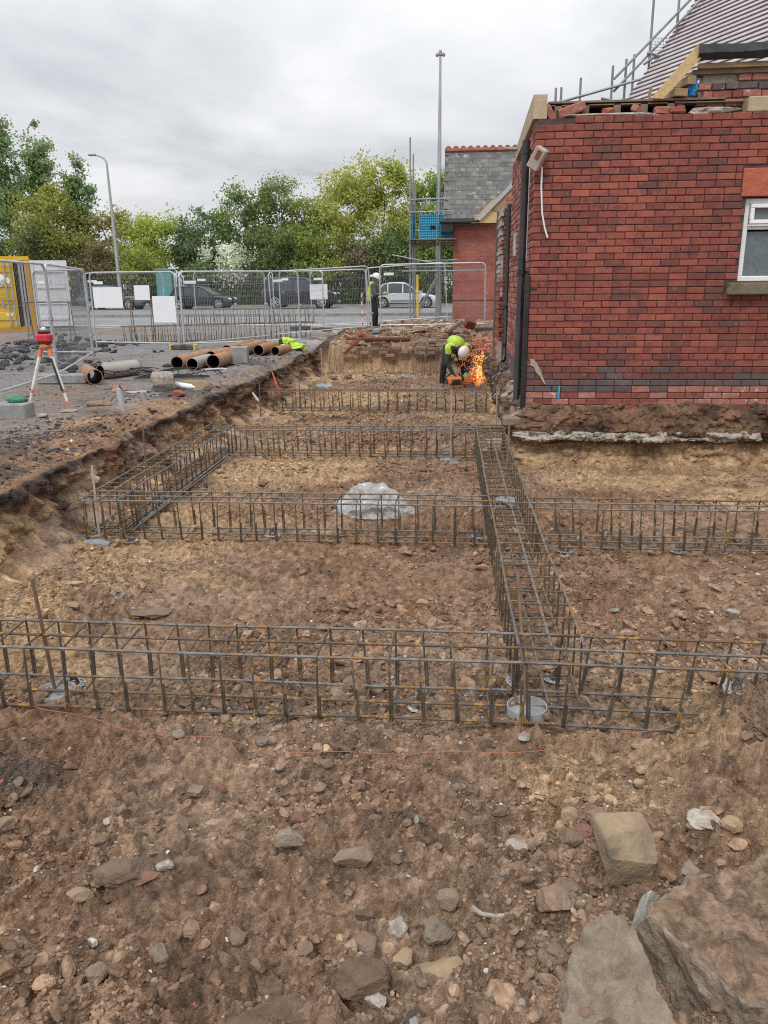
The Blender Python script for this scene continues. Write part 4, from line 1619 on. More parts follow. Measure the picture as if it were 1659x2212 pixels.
# stacked cages waiting behind the fence
cage('lower rebar cage of the stack lying on the tarmac behind the fence', (-9.6, 23.0, .03), radians(27), 5.6, .16, 12, .12, scale=1.35, group='rebar cages stacked behind the fence')
cage('upper rebar cage of the stack lying behind the fence', (-8.35, 23.75, .50), radians(27), 4.4, .16, 13, .14, scale=1.25, group='rebar cages stacked behind the fence')

# loose straight bars inside the left cage
mb = MB()
mb.tube([(0, 0, 0), (0, 3.4, 0)], .009, 6)
rod_me = mb.mesh('loose_bar', MATS['bar_steel'], True)
for i in range(11):
    o = mobj('loose_bar', rod_me)
    o.location = (-3.20 + .021 * (i % 7) + rng.uniform(-.004, .004), 7.05 + rng.uniform(0, .35), CZ + .02 + .018 * (i // 7))
    o.rotation_euler = (0, 0, rng.uniform(-.012, .012))
    tag(o, 'straight loose steel bar in the bundle lying inside the left bank cage', 'steel bar', 'loose bars bundled inside the left cage')


# ------------------------------------------------------------------ piles: starter bars standing in pads or casings
def rod(label, x, y, z0, z1, pad=None, lean=(0, 0), mat='rod_rust', r=.011, padmat='foot_concrete'):
    e = empty('pile', (x, y, z0), 0, label, 'pile', 'bored piles with starter bars')
    mb = MB()
    mb.tube([(0, 0, -.05), (lean[0] * .5, lean[1] * .5, (z1 - z0) / 2), (lean[0], lean[1], z1 - z0)], r, 6)
    mb.build('starter_bar', MATS[mat], e, smooth=True)
    if pad == 'ring':
        mb = MB()
        mb.lathe([(.108, -.05), (.1125, -.05), (.1125, .024), (.108, .024), (.106, .0)], 28)
        mb.build('casing', MATS['lead'], e, smooth=True)
        rk = rock_verts(3, int(x * 100) % 97, 0, .05) * np.array([.106, .106, .02])
        mobj('concrete_fill', np_mesh('concrete_fill', rk, ICO[3][1], [MATS['wet_concrete']]), e)
    elif pad:
        rk = rock_verts(3, int(abs(x) * 100) % 89, 6, .12, .5) * np.array([pad * .5, pad * .42, .055])
        mobj('concrete_pad', np_mesh('concrete_pad', rk, ICO[3][1], [MATS[padmat]], False), e)
    return e


gz = ground_z
rod('rusty starter bar in a pale casing ring inside the near left cage', -2.33, 4.06, gz(-2.33, 4.06), .02, 'ring', (-.02, -.05))
rod('rusty starter bar in a casing ring where the two near cages lap', .46, 4.02, gz(.46, 4.02) + .01, -.02, 'ring', (-.05, .38))
rod('grey starter bar on a rough pad at the left corner of the middle cage', -3.36, 7.0, gz(-3.36, 7.0), -.02, .26, (-.02, .05), 'plaster')
rod('rusty starter bar inside the left bank cage, halfway along', -3.40, 8.4, CZ - .05, .12, .2, (0, .02))
rod('tall grey starter bar in front of the bank cage joint, on a dark pad', .02, 10.85, gz(.02, 10.8), .22, .34, (.0, .05), 'plaster')
rod('pale starter bar at the far end of the right hand cage by the building corner', .72, 12.2, gz(.7, 12.2), .12, .3, (.0, .02), 'plaster')
rod('rust and steel starter bar inside the far part of the right hand cage', .62, 8.4, CZ, .12, .2, (.03, .2))
rod('thin starter bar on a grey pad left of the far cage', -3.45, 14.1, gz(-3.4, 14.1), -.05, .3, (0, .02))
rod('thin starter bar by the dark wet slabs at the far left corner of the pit', -3.0, 18.6, gz(-3, 18.6), .2, .42, (-.05, .1), 'plaster', padmat='wet_concrete')
rod('starter bar standing in the left cage corner beside the middle far cage', -3.35, 11.2, CZ, -.08, .2, (0, .03))
rod('starter bar leaning against the far cage beside the left bank', -2.95, 15.3, gz(-2.9, 15.3), .0, .3, (0, .05))


# ------------------------------------------------------------------ plastic spacer chairs
def spacer_mesh():
    mb = MB()
    n = 14
    for i in range(n):                                             # perforated foot disc
        a, b = 2 * pi * i / n, 2 * pi * (i + .5) / n
        for r0, r1 in ((.075, .062), (.05, .036)):
            a1 = 2 * pi * (i + 1) / n
            mb.add([(r0 * cos(a), r0 * sin(a), .006), (r0 * cos(a1), r0 * sin(a1), .006), (r1 * cos(a1), r1 * sin(a1), .008), (r1 * cos(a), r1 * sin(a), .008)], [(0, 1, 2, 3)], 0)
        mb.add([(.064 * cos(a), .064 * sin(a), .007), (.064 * cos(b), .064 * sin(b), .007), (.048 * cos(b), .048 * sin(b), .008), (.048 * cos(a), .048 * sin(a), .008)], [(0, 1, 2, 3)], 0)
    for s in (-1, 1):
        for t in (-1, 1):
            mb.box((s * .018, t * .014, .04), (.006, .012, .07), rot=(t * .25, -s * .22, 0), mi=1)
    mb.box((0, 0, .05), (.034, .03, .012), mi=1)
    mb.box((-.016, 0, .078), (.006, .02, .03), mi=1)
    mb.box((.016, 0, .078), (.006, .02, .03), mi=1)
    return mb.mesh('spacer', [MATS['spacer_plastic'], MATS['foot_rubber']])


spm = spacer_mesh()
for x, y, s, lab in ((-2.32, 4.26, 1.2, 'grey plastic spacer chair behind the left casing ring'), (-.15, 4.16, 1.15, 'grey plastic spacer chair under the middle of the near cage'),
                     (.44, 4.42, 1.15, 'grey plastic spacer chair under the left side of the near cross joint'), (.66, 4.4, 1.15, 'grey plastic spacer chair under the right side of the near cross joint'),
                     (1.62, 4.1, 1.2, 'grey plastic spacer chair at the spoil heap end of the near cage'), (-1.66, 7.0, 1.2, 'grey spacer chair under the bag cage, towards the left bank'),
                     (.30, 7.16, 1.3, 'grey spacer chair where the bag cage meets the right hand cage'), (1.08, 7.0, 1.2, 'grey spacer chair under the right bare soil cage, nearest the joint'),
                     (2.07, 6.96, 1.2, 'grey spacer chair under the right bare soil cage, nearer the picture edge'), (-3.05, 7.02, 1.1, 'grey spacer chair beside the rough pad of the corner pile'),
                     (-2.95, 9.1, 1.1, 'grey spacer chair lying beside the left bank cage, upturned')):
    o = mobj('spacer_chair', spm)
    o.location = (x, y, gz(x, y) + .012)
    o.scale = (s * .85, s * .85, s * .72)
    o.rotation_euler = (rng.uniform(-.15, .15), rng.uniform(-.15, .15), rng.uniform(0, 3))
    tag(o, lab, 'spacer', 'plastic spacer chairs')

# orange string line
pts = []
for i in range(60):
    t = i / 59
    x = -2.62 + 4.05 * t
    y = 3.92 - 1.0 * sin(pi * min(1, t * .98)) * .42 + .0 * t
    z = max(max(gz(x + a, y + b) for a in (-.06, -.03, 0, .03, .06) for b in (-.02, .02)) + .018, -.73 + .05 * (abs(t - .5) * 2) ** 3)
    pts.append((x, y, z))
pts = [(pts[i][0], pts[i][1], sum(pts[max(0, min(59, i + k))][2] for k in (-2, -1, 0, 1, 2)) / 5) for i in range(60)]
mb = MB()
mb.tube(pts, .0019, 5)
tag(mb.build('string_line', MATS['string_orange'], smooth=True), 'thin orange builders string sagging across the soil before the near cage', 'string')


# ------------------------------------------------------------------ clear plastic bag in the pit
def build_bag():
    v, f = ico(5)
    n1 = fbm(v[:, 0] * 1.7 + 3, v[:, 1] * 1.7, v[:, 2] * 1.7, 2)
    n2 = fbm(v[:, 0] * 3.6, v[:, 1] * 3.6 + 5, v[:, 2] * 3.6 + v[:, 0] * 2, 2)
    n3 = fbm(v[:, 0] * 8 + v[:, 2] * 3, v[:, 1] * 8, v[:, 2] * 8 + 9, 2)
    k = 1 + .30 * (.35 - np.abs(n1) * 1.6) + .17 * (.3 - np.abs(n2) * 1.5) + .035 * (.3 - np.abs(n3) * 1.3)
    V = v * k[:, None] * np.array([.41, .25, .30])
    V[:, 0] += .06 * V[:, 2]
    V[:, 2] *= 1 - .45 * sst(.12, .42, V[:, 0]) - .2 * sst(-.15, -.4, V[:, 0])
    V[:, 2] = np.where(V[:, 2] < 0, V[:, 2] * .06, V[:, 2])
    e = empty('plastic_bag', (-.80, 8.05, gz(-.8, 8.05) + .005), radians(-3), 'crumpled clear plastic bag slumped on the pit floor behind the middle cage', 'plastic bag')
    mobj('sheet', np_mesh('sheet', V, f, [MATS['sheet_poly']], True), e)
    rk = rock_verts(3, 5, 8, .2) * np.array([.28, .13, .09]) + np.array([-.05, .0, .08])
    mobj('contents', np_mesh('contents', rk, ICO[3][1], [MATS['wet_concrete']], False), e)


build_bag()


# ------------------------------------------------------------------ site fence panels
mesh_cache = {}


def fence_panel(label, a, b, h=2.0, za=None, zb=None, sag=0.0, tags=True, sheet=None):
    a, b = Vector((a[0], a[1])), Vector((b[0], b[1]))
    d = b - a
    L = d.length
    za = gz(a.x, a.y) if za is None else za
    zb = gz(b.x, b.y) if zb is None else zb
    e = empty('site_fence', (a.x, a.y, za), math.atan2(d.y, d.x), label, 'fence', 'wire mesh site fence panels')
    e.rotation_euler = (0, -math.atan2(zb - za, L), math.atan2(d.y, d.x))
    key = (round(L, 2), h)
    if key not in mesh_cache:
        mb = MB()
        mb.tube(rounded([(.03, 0, .02), (.03, 0, h), (L - .03, 0, h), (L - .03, 0, .02)], .16, 5), .021, 8)
        mb.tube([(.03, 0, .16), (L - .03, 0, .16)], .018, 8)
        fr = mb.mesh('frame', MATS['galv'], True)
        mb = MB()
        k = int(L / .055)
        for i in range(1, k):
            x = .03 + (L - .06) * i / k
            mb.tube([(x, .004, .16), (x, .004, h - .01)], .0017, 3, cap=False)
        for z in (.16 + (h - .2) * q for q in (.12, .3, .48, .66, .84, .93)):
            mb.tube([(.03, -.004, z), (L - .03, -.004, z)], .0026, 3, cap=False)
        mesh_cache[key] = (fr, mb.mesh('wire_mesh', MATS['wire']))
    mobj('frame', mesh_cache[key][0], e)
    o = mobj('wire_mesh', mesh_cache[key][1], e)
    o['kind'] = 'stuff'
    if tags:
        mb = MB()
        mb.bbox((.30, -.012, h - .27), (.30, .006, .075), .003)
        mb.build('name_tag', MATS['sign_white'], e)
    for z in (h * .55, h * .28):
        mb = MB()
        mb.box((L - .01, 0, z), (.09, .06, .05))
        mb.build('coupler', MATS['galv'], e)
    return e


P0 = (-6.88, 13.45)
fence_panel('leftmost fence panel, running towards the camera past the tripod', (-6.45, 10.2), P0)
fence_panel('fence panel in front of the open container, behind the tripod', P0, (-8.3, 18.0))
fence_panel('fence panel square to the tripod, before the white container door', (-9.7, 18.3), (-8.28, 18.05))
fence_panel('fence panel carrying three blank white boards before the blue grey car', (-9.85, 21.6), (-7.2, 20.95))
fence_panel('fence panel before the navy car, angled back to the fence corner', (-7.12, 20.92), (-5.5, 23.9))
fence_panel('fence panel before the navy car, swung towards the pit edge', (-7.1, 20.88), (-4.22, 22.5))
fence_panel('fence panel before the black off-roader, along the rubble', (-5.42, 24.3), (-2.5, 25.9))
fence_panel('raised fence panel on the rubble before the scaffold tower', (-2.17, 24.6), (1.04, 24.6), h=1.92, za=.28, zb=.31)
fence_panel('far fence panel by the road, behind the stacked cages on the left', (-12.6, 27.2), (-10.2, 28.4))
fence_panel('far fence panel by the road, behind the navy car bonnet end', (-9.2, 28.6), (-6.35, 28.9))
fence_panel('far fence panel by the road, between navy car and black off-roader', (-6.15, 28.8), (-4.4, 27.9))
fence_panel('far fence panel by the road carrying the single small white board', (-4.95, 28.6), (-2.95, 28.9))
fence_panel('far fence panel by the road, behind the standing person', (-2.9, 28.6), (-.1, 28.9))


def fence_foot(x, y, lab, rz=0, mat='foot_rubber', ends=False, s=1.0, z=None):
    e = empty('fence_weight', (x, y, gz(x, y) if z is None else z), rz, lab, 'fence weight', 'fence feet')
    mb = MB()
    mb.bbox((0, 0, .065 * s), (.68 * s, .22 * s, .13 * s), .02)
    mb.lathe([(.045, .128 * s), (.06, .14 * s), (.03, .145 * s)], 10)
    mb.build('block', MATS[mat], e)
    if ends:
        for sgn in (-1, 1):
            mb = MB()
            mb.bbox((sgn * .325, 0, .07), (.06, .226, .136), .01)
            mb.build('reflector', MATS['yellow_paint'], e)


fence_foot(-6.75, 13.4, 'long grey block foot of the fence behind the tripod', .1, 'foot_concrete', s=1.25)
fence_foot(-7.1, 20.85, 'black fence foot with yellow ends in front of the stacked cages', .0, 'foot_rubber', True)
fence_foot(-5.3, 28.2, 'small black fence foot under the off-roader, farther left', .4)
fence_foot(-4.45, 27.6, 'small black fence foot under the off-roader, nearer the standing person', .3)
fence_foot(-2.2, 24.5, 'grey fence foot on the rubble at the feet of the standing person', 1.4, 'foot_concrete', z=.22)
fence_foot(1.05, 24.5, 'dark fence foot on the rubble against the brick building', .2, 'foot_rubber', z=.24)
fence_foot(-10.0, 21.9, 'dark fence foot at the left end of the stacked cages', .2)


def board(label, x0, x1, z0, z1, a, b, off=-.03, tilt=0.0):
    """blank board wired to the fence line a-b; x along the line"""
    a, b = Vector((a[0], a[1], 0)), Vector((b[0], b[1], 0))
    d = (b - a).normalized()
    mb = MB()
    mb.bbox(((x0 + x1) / 2, off, (z0 + z1) / 2), (x1 - x0, .008, z1 - z0), .003, rot=None)
    e = mb.build('sign_board', MATS['sign_white'])
    e.location = a
    e.rotation_euler = (0, tilt, math.atan2(d.y, d.x))
    tag(e, label, 'sign board', 'blank white boards on the fence')


FA, FB = (-9.85, 21.6), (-7.2, 20.95)
board('wide blank white board on the fence over the blue grey car', .12, 1.05, 1.08, 1.62, FA, FB)
board('smallest blank white board, between the two larger ones on the fence', 1.44, 1.92, 1.28, 1.66, FA, FB)
board('tall blank white board on the fence left of the navy car', 1.98, 2.68, .70, 1.38, FA, FB)
board('blank white board on the far fence over the bonnet of the off-roader', .0, .62, 1.15, 1.66, (-4.98, 28.5), (-2.95, 28.8))
mb = MB()
pts = [(-3.08 + .02 * sin(k * 2.1), 28.0, .25 + k * .14) for k in range(9)]
for k in range(8):
    mb.box((Vector(pts[k]) + Vector(pts[k + 1])) / 2, (.035, .01, .145), rot=(0, .15 * sin(k * 2), .6 * (k % 2)), mi=k % 2)
tag(mb.build('barrier_tape', [MATS['red_mark'], MATS['plastic_white']]), 'strip of red and white tape hanging on the fence beside the standing person', 'tape')

# ------------------------------------------------------------------ yellow container with one door open
ct = empty('shipping_container', (-15.45, 27.9, .1), radians(25), 'yellow shipping container with its right hand door swung open', 'container')
cz = float(far_z(27))
Cx0, Cx1, Chh = -1.9, .55, 2.6
mb = MB()
mb.box((-.675, 3.0, 1.3), (2.42, 5.9, 2.5))
mb.build('body', MATS['yellow_paint'], ct)
mb = MB()
mb.box((Cx0 + .06, -.02, Chh / 2), (.12, .12, Chh), mi=0)
mb.box((Cx1 - .06, -.02, Chh / 2), (.14, .12, Chh), mi=1)
mb.box((-.675, -.02, Chh - .07), (2.45, .13, .14), mi=0)
mb.box((-.675, -.02, .09), (2.45, .13, .18), mi=1)
mb.build('door_frame', [MATS['yellow_paint'], MATS['orange_paint']], ct)
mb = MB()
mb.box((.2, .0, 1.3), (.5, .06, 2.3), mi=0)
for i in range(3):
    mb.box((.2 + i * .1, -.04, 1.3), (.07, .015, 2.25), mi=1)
mb.build('doorway', [MATS['dark_inside'], MATS['pipe_grey']], ct)  # near-black slab: the shade inside the container is put into its colour
mb = MB()
mb.box((-1.2, -.05, 1.33), (1.1, .05, 2.3))
for z in (.55, 1.1, 1.7, 2.2):
    mb.prism([(-.055, z - .16), (-.11, z - .12), (-.11, z + .12), (-.055, z + .16)], 'x', -1.66, -.74)
ld = mb.build('door', MATS['yellow_paint'], ct)
ld.location = (.66, 0, 0)
for x in (-.95, -.77):
    m2 = MB()
    m2.tube([(x, -.15, .22), (x, -.15, 2.45)], .022, 8)
    for z in (.3, .9, 1.6, 2.3):
        m2.box((x, -.13, z), (.08, .06, .07))
    m2.build('lock_rod', MATS['galv'], ld, smooth=True)
m2 = MB()
m2.box((-.86, -.18, 1.15), (.3, .03, .04))
m2.build('handle', MATS['galv'], ld)
m2 = MB()
m2.lathe([(.21, 0), (.21, .006)], 24, Matrix.Translation((-1.17, -.115, 1.78)) @ Matrix.Rotation(pi / 2, 4, 'X') @ Matrix.Diagonal((.85, 1, 1, 1)))
m2.lathe([(.11, 0), (.11, .006)], 20, Matrix.Translation((-.86, -.122, 1.78)) @ Matrix.Rotation(pi / 2, 4, 'X') @ Matrix.Diagonal((.6, 1, 1, 1)))
m2.bbox((-.95, -.118, .62), (.22, .004, .1), .002)
m2.build('sticker', MATS['plate_white'], ld)
m2 = MB()                                                           # emblem on the round sticker: two sweeping strokes
m2.prism([(-1.235, 1.70), (-1.21, 1.70), (-1.17, 1.84), (-1.19, 1.88)], 'y', -.128, -.124)
m2.prism([(-1.165, 1.72), (-1.13, 1.76), (-1.12, 1.88), (-1.15, 1.89)], 'y', -.128, -.124)
m2.box((-1.17, -.126, 1.655), (.2, .004, .03))
m2.build('emblem', MATS['cabinet_green'], ld)
m2 = MB()
m2.box((-1.13, -.12, 1.02), (.1, .01, .26))
m2.build('data_plate', MATS['pipe_grey'], ld)
mb = MB()
A = radians(-6)
mb.box((.62, 0, 1.32), (1.18, .05, 2.28))
for z, in ((.46,), (1.0,), (1.55,), (2.1,)):
    mb.box((.62, -.04, z), (.95, .05, .09))
mb.box((.06, -.035, 1.32), (.1, .04, 2.28))
mb.box((1.18, -.035, 1.32), (.1, .04, 2.28))
od = mb.build('open_door', MATS['white_panel'], ct)
od.location = (Cx1 + .02, -.06, 0)
od.rotation_euler = (0, 0, A)
mb = MB()
mb.box((0.02, 0, 1.32), (.04, .09, 2.34))
mb.box((.62, 0, .16), (1.2, .08, .04))
mb.build('seal', MATS['black_plastic'], od)
mb = MB()
for z in (1.5, 1.85):
    mb.box((1.25, 0, z), (.07, .1, .12))
mb.build('hinge', MATS['yellow_paint'], od)
rk = rock_verts(3, 15, 5, .3) * np.array([.3, .05, .2]) + np.array([.2, -.16, 1.95])
o = mobj('white_bag', np_mesh('white_bag', rk, ICO[3][1], [MATS['plastic_white']], False))
o.location = (-15.9, 27.3, 0)
o.rotation_euler = (0, radians(-20) * 0, 0)
tag(o, 'white plastic bag tied to the fence in front of the container doorway', 'bag')


# rusty trestles by the container
def trestle(x, y, w, rz, lab, z=None):
    e = empty('trestle', (x, y, gz(x, y) if z is None else z), rz, lab, 'trestle', 'rusty steel trestles')
    for s in (0, 1):
        mb = MB()
        for t in (-1, 1):
            mb.tube([(s * w, t * .22, 0), (s * w, t * .05, 1.2)], .016, 6)
        mb.tube([(s * w, -.2, .25), (s * w, .2, .25)], .012, 6)
        mb.build('leg_frame', MATS['rod_rust'], e)
    mb = MB()
    mb.tube([(-.12, 0, 1.2), (w + .12, 0, 1.2)], .022, 6)
    mb.build('top_bar', MATS['rod_rust'], e)
    return e


trestle(-12.6, 23.3, 1.25, .1, 'rusty steel trestle in front of the open container')
trestle(-9.95, 24.6, .62, .15, 'rusty steel trestle under the fence below the blue grey car')


# ------------------------------------------------------------------ laser level on a tripod
tp = empty('survey_tripod', (-5.55, 10.6, gz(-5.5, 10.6)), 0, 'white legged survey tripod with a red laser level on top', 'tripod')
hub = Vector((0, 0, .80))
for k, (fx, fyy) in enumerate(((-.30, -.10), (.30, -.12), (.06, .34))):
    mb = MB()
    foot = Vector((fx, fyy, .0))
    d = (hub - foot)
    topp = hub + Vector((fx, fyy, 0)).normalized() * .06
    mid_ = foot.lerp(topp, .32)
    mb.tube([topp, mid_], .026, 6)
    mb.tube([mid_ + (topp - mid_) * .06, foot.lerp(topp, .1)], .018, 6)
    lg = mb.build('leg', MATS['tripod_white'], tp)
    mb = MB()
    for nm, a_, b_, r_ in (('orange_foot', foot + Vector((0, 0, -.02)), foot.lerp(topp, .13), [.006, .02]), ('orange_clamp', foot.lerp(topp, .27), foot.lerp(topp, .34), .024), ('orange_hinge', foot.lerp(topp, .88), foot.lerp(topp, 1.0), .03)):
        mb = MB()
        mb.tube([a_, b_], r_, 8)
        mb.build(nm, MATS['saw_orange'], lg)
    if k == 1:
        mb = MB()
        mb.tube([foot.lerp(topp, .85) + Vector((.0, -.03, 0)), foot.lerp(topp, .3) + Vector((0, -.03, 0))], .016, 6)
        mb.build('strap', MATS['black_plastic'], lg)
mb = MB()
mb.lathe([(.06, .81), (.08, .825), (.08, .855), (.045, .87)], 14)
mb.build('head', MATS['saw_orange'], tp)
mb = MB()
mb.bbox((0, 0, .95), (.19, .15, .115), .022, mi=0)
mb.bbox((0, 0, .885), (.17, .13, .03), .01, mi=1)
mb.bbox((0, 0, 1.03), (.15, .12, .05), .02, mi=1)
mb.lathe([(.035, 1.05), (.035, 1.08), (.02, 1.09)], 12, mi=2)
lv = mb.build('laser_level', [MATS['level_red'], MATS['black_plastic'], MATS['plastic_white']])
lv.location = (-5.55, 10.6, gz(-5.5, 10.6))
tag(lv, 'red laser level with dark ends sitting on the white legged tripod', 'laser level')


# ------------------------------------------------------------------ steel casing pipes on the tarmac
def pipe(lab, x, y, L, ang, r=.135, mat='pipe_rust', z=0.0, pitch=0.0, mark=False):
    e = empty('steel_pipe', (x, y, gz(x, y) + r + z), ang, lab, 'pipe', 'steel casing pipes on the tarmac')
    e.rotation_euler = (0, pitch, ang)
    mb = MB()
    M = Matrix.Rotation(pi / 2, 4, 'Y')
    mb.lathe([(r - .012, 0), (r, 0), (r, L), (r - .012, L)], 26, M)
    vs, n = len(mb.v), 26
    mb.f = [f for f in mb.f if len(f) == 4]
    mb.m = [0] * len(mb.f)
    mb.build('pipe_wall', MATS[mat], e, smooth=True)
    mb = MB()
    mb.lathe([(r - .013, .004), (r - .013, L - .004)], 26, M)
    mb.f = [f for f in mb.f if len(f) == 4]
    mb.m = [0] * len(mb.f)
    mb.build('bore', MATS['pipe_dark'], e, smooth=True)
    if mark:
        mb = MB()
        for k in range(3):
            pts = [(L * .62 + k * .09 + .02 * sin(a * 3), (r + .003) * sin(a), (r + .003) * cos(a)) for a in np.linspace(-1.2, .3, 9)]
            mb.tube(pts, .012, 4)
        mb.build('spray_mark', MATS['red_mark'], e)


pang = radians(88)
pipe('rusty pipe on the far left of the near trio, long and orange', -5.52, 15.75, 1.9, pang)
pipe('short grey galvanised pipe in front of the near trio', -5.14, 15.55, 1.0, pang, mat='pipe_grey', r=.125)
pipe('rusty pipe marked with red spray lines', -4.80, 15.85, 1.5, pang, mark=True, r=.145)
pipe('rusty pipe showing its dark end behind the red marked pipe', -5.16, 16.9, 1.1, pang)
pipe('left rusty pipe of the row behind the concrete block', -5.40, 19.0, 2.2, pang, r=.13)
pipe('middle rusty pipe of the row behind the concrete block', -5.04, 18.9, 2.1, pang, r=.135)
pipe('right rusty pipe of the row behind the concrete block', -4.62, 19.0, 1.5, pang, r=.13)
pipe('short rusty pipe filled with rubble beside the discarded jackets', -4.28, 19.3, .8, radians(80), r=.115)
pipe('rusty pipe nearest the tripod, open end to the camera', -6.05, 13.1, .95, radians(122), r=.135)
pipe('grey pipe offcut behind the rusty pipe near the tripod', -6.35, 14.0, .8, radians(60), r=.13, mat='pipe_grey')
pipe('second grey pipe offcut farther behind near the fence post', -6.6, 14.6, .8, radians(60), r=.12, mat='pipe_grey')

mb = MB()
for k in range(9):
    c = Vector((-5.9 + .13 * k, 14.0 + .12 * sin(k), .04))
    pts = [c + Vector((.55 * cos(a + k) * (1 + .3 * sin(k)), .35 * sin(a + k), .03 + .1 * abs(sin(a * 1.5 + k)))) for a in np.linspace(0, 3.6 + .4 * (k % 3), 16)]
    mb.tube(pts, .009, 5)
for k in range(5):
    mb.tube([(-5.7, 13.9 + .1 * k, .03), (-5.0, 13.9 + .12 * k, .05), (-4.4, 13.95 + .08 * k, .03 + .02 * (k % 2))], .009, 5)
tag(mb.build('cable_coil', MATS['cable_black'], smooth=True), 'tangle of black cable on the tarmac between the two pipe heaps', 'cable')
for i, (x, y, a, lab) in enumerate(((-5.55, 12.6, .3, 'curled rusty steel strip right of the rusty pipe mouth'), (-5.3, 12.35, 1.2, 'second curled rusty strip nearest the camera by the pipe mouth'))):
    mb = MB()
    vs, fs = [], []
    for k in range(12):
        t = k / 11
        for s in (-1, 1):
            vs.append((.28 * t - .14 + .0, s * .05 + .05 * sin(t * 3), .02 + .09 * sin(t * pi * 1.3) ** 2))
    for k in range(11):
        fs.append((2 * k, 2 * k + 1, 2 * k + 3, 2 * k + 2))
    mb.add(vs, fs)
    o = mb.build('steel_strip', MATS['pipe_rust'], smooth=True)
    o.location = (x, y, gz(x, y))
    o.rotation_euler = (0, 0, a)
    tag(o, lab, 'steel strip', 'curled steel strips')

# small site litter on the tarmac
mb = MB()
mb.lathe([(.0, 0), (.12, .0), (.165, .03), (.17, .28), (.15, .34), (.0, .35)], 18, Matrix.Rotation(pi / 2, 4, 'Y'))
rr = random.Random(3)
mb.v = [(x + rr.uniform(-.012, .012), y + rr.uniform(-.012, .012), z + rr.uniform(-.012, .012)) for x, y, z in mb.v]
o = mb.build('concrete_lump', MATS['stone_pale'])
o.location = (-4.75, 12.3, gz(-4.7, 12.3) + .15)
o.rotation_euler = (0, 0, .3)
tag(o, 'barrel shaped lump of pale concrete lying at the pit edge', 'concrete lump')
mb = MB()
mb.lathe([(.0, 0), (.04, 0), (.045, .02), (.045, .26), (.02, .31), (.012, .34), (.0, .34)], 14, Matrix.Rotation(pi / 2, 4, 'Y'))
o = mb.build('bottle', MATS['plastic_white'], smooth=True)
o.location = (-4.42, 12.5, gz(-4.4, 12.5) + .05)
o.rotation_euler = (0, .1, -.2)
tag(o, 'white plastic bottle lying right of the concrete lump', 'bottle')
mb = MB()
mb.lathe([(.0, -.02), (.04, -.02), (.04, .26), (.03, .29), (.03, .30), (.014, .31), (.014, .345), (.0, .345)], 16)
o = mb.build('spray_can', [MATS['lead']], smooth=True)
o.location = (-4.43, 10.35, gz(-4.43, 10.35) + .0)
o.rotation_euler = (.05, -.1, 0)
tag(o, 'pale grey spray can standing on the dirt near the pit edge', 'spray can')
mb = MB()
mb.bbox((0, 0, .17), (.38, .30, .36), .012)
o = mb.build('concrete_block', MATS['foot_concrete'])
o.location = (-4.52, 16.85, gz(-4.5, 16.8) - .02)
o.rotation_euler = (0, 0, .12)
tag(o, 'square grey concrete block standing in front of the rear pipes', 'concrete block')
mb = MB()
mb.bbox((0, 0, .09), (.42, .3, .2), .015)
o = mb.build('concrete_block', MATS['foot_concrete'])
o.location = (-5.62, 9.72, gz(-5.6, 9.7))
o.rotation_euler = (0, 0, .05)
tag(o, 'grey concrete block at the left edge of the view below the tripod', 'concrete block')
rk = rock_verts(3, 8, 3, .15) * np.array([.14, .1, .06])
o = mobj('green_sack', np_mesh('green_sack', rk, ICO[3][1], [MATS['green_plastic']]))
o.location = (-5.6, 9.78, gz(-5.6, 9.7) + .22)
tag(o, 'dark green crumpled sack on top of the left edge block', 'sack')
for x, y, s, m, lab in ((-4.2, 12.75, (.3, .2, .13), 'stone_tan', 'lumpy tan concrete piece on the pit lip right of the bottle'), (-4.2, 11.95, (.11, .09, .06), 'brick_orange', 'orange brick end on the pit lip below the concrete lump'),
                        (-4.95, 10.75, (.19, .13, .07), 'stone_brown', 'flat brown stone right of the tripod foot'), (-5.1, 10.15, (.13, .1, .03), 'stone_pale', 'flat pale scrap below the tripod'), (-5.25, 9.7, (.09, .07, .04), 'stone_pale', 'pale flint beside the left edge block'),
                        (-5.0, 12.35, (.22, .15, .012), 'stone_pale', 'flat pale paper on the tarmac left of the concrete lump')):
    rk = rock_verts(3, int(abs(x * 100 + y * 10)), 8, .12) * np.array(s)
    o = mobj('rubble_piece', np_mesh('rubble_piece', rk, ICO[3][1], [MATS[m]], False))
    o.location = (x, y, gz(x, y) + s[2] * .5)
    tag(o, lab, 'rubble', 'rubble lying on the yard')
# discarded hi-vis jackets
for x, y, s, lab in ((-4.42, 21.2, (.26, .2, .17), 'heap of hi-vis jackets at the end of the rear pipes'), (-4.12, 20.9, (.36, .2, .09), 'flat crumpled hi-vis jacket on the pit lip')):
    V = rock_verts(4, int(abs(x * 70)), 4, .45) * np.array(s)
    mi = (np.abs(fbm(V[ICO[4][1][:, 0], 0] * 9, V[ICO[4][1][:, 0], 1] * 9, 3, 2)) > .33).astype(int)
    o = mobj('hi_vis_jacket', np_mesh('hi_vis_jacket', V, ICO[4][1], [MATS['hivis'], MATS['jacket_dark']], False, mi=mi))
    o.location = (x, y, gz(x, y) + s[2] * .7)
    tag(o, lab, 'jacket', 'discarded hi-vis jackets')
mb = MB()
mb.tube([(-4.9, 15.35, .03), (-4.5, 15.4, .05), (-4.2, 15.2, .03), (-3.95, 14.9, -.06), (-3.72, 14.5, -.25), (-3.5, 14.2, -.42)], .02, 8)
tag(mb.build('conduit', MATS['conduit_grey'], smooth=True), 'grey flexible conduit curling over the pit lip', 'conduit')
mb = MB()
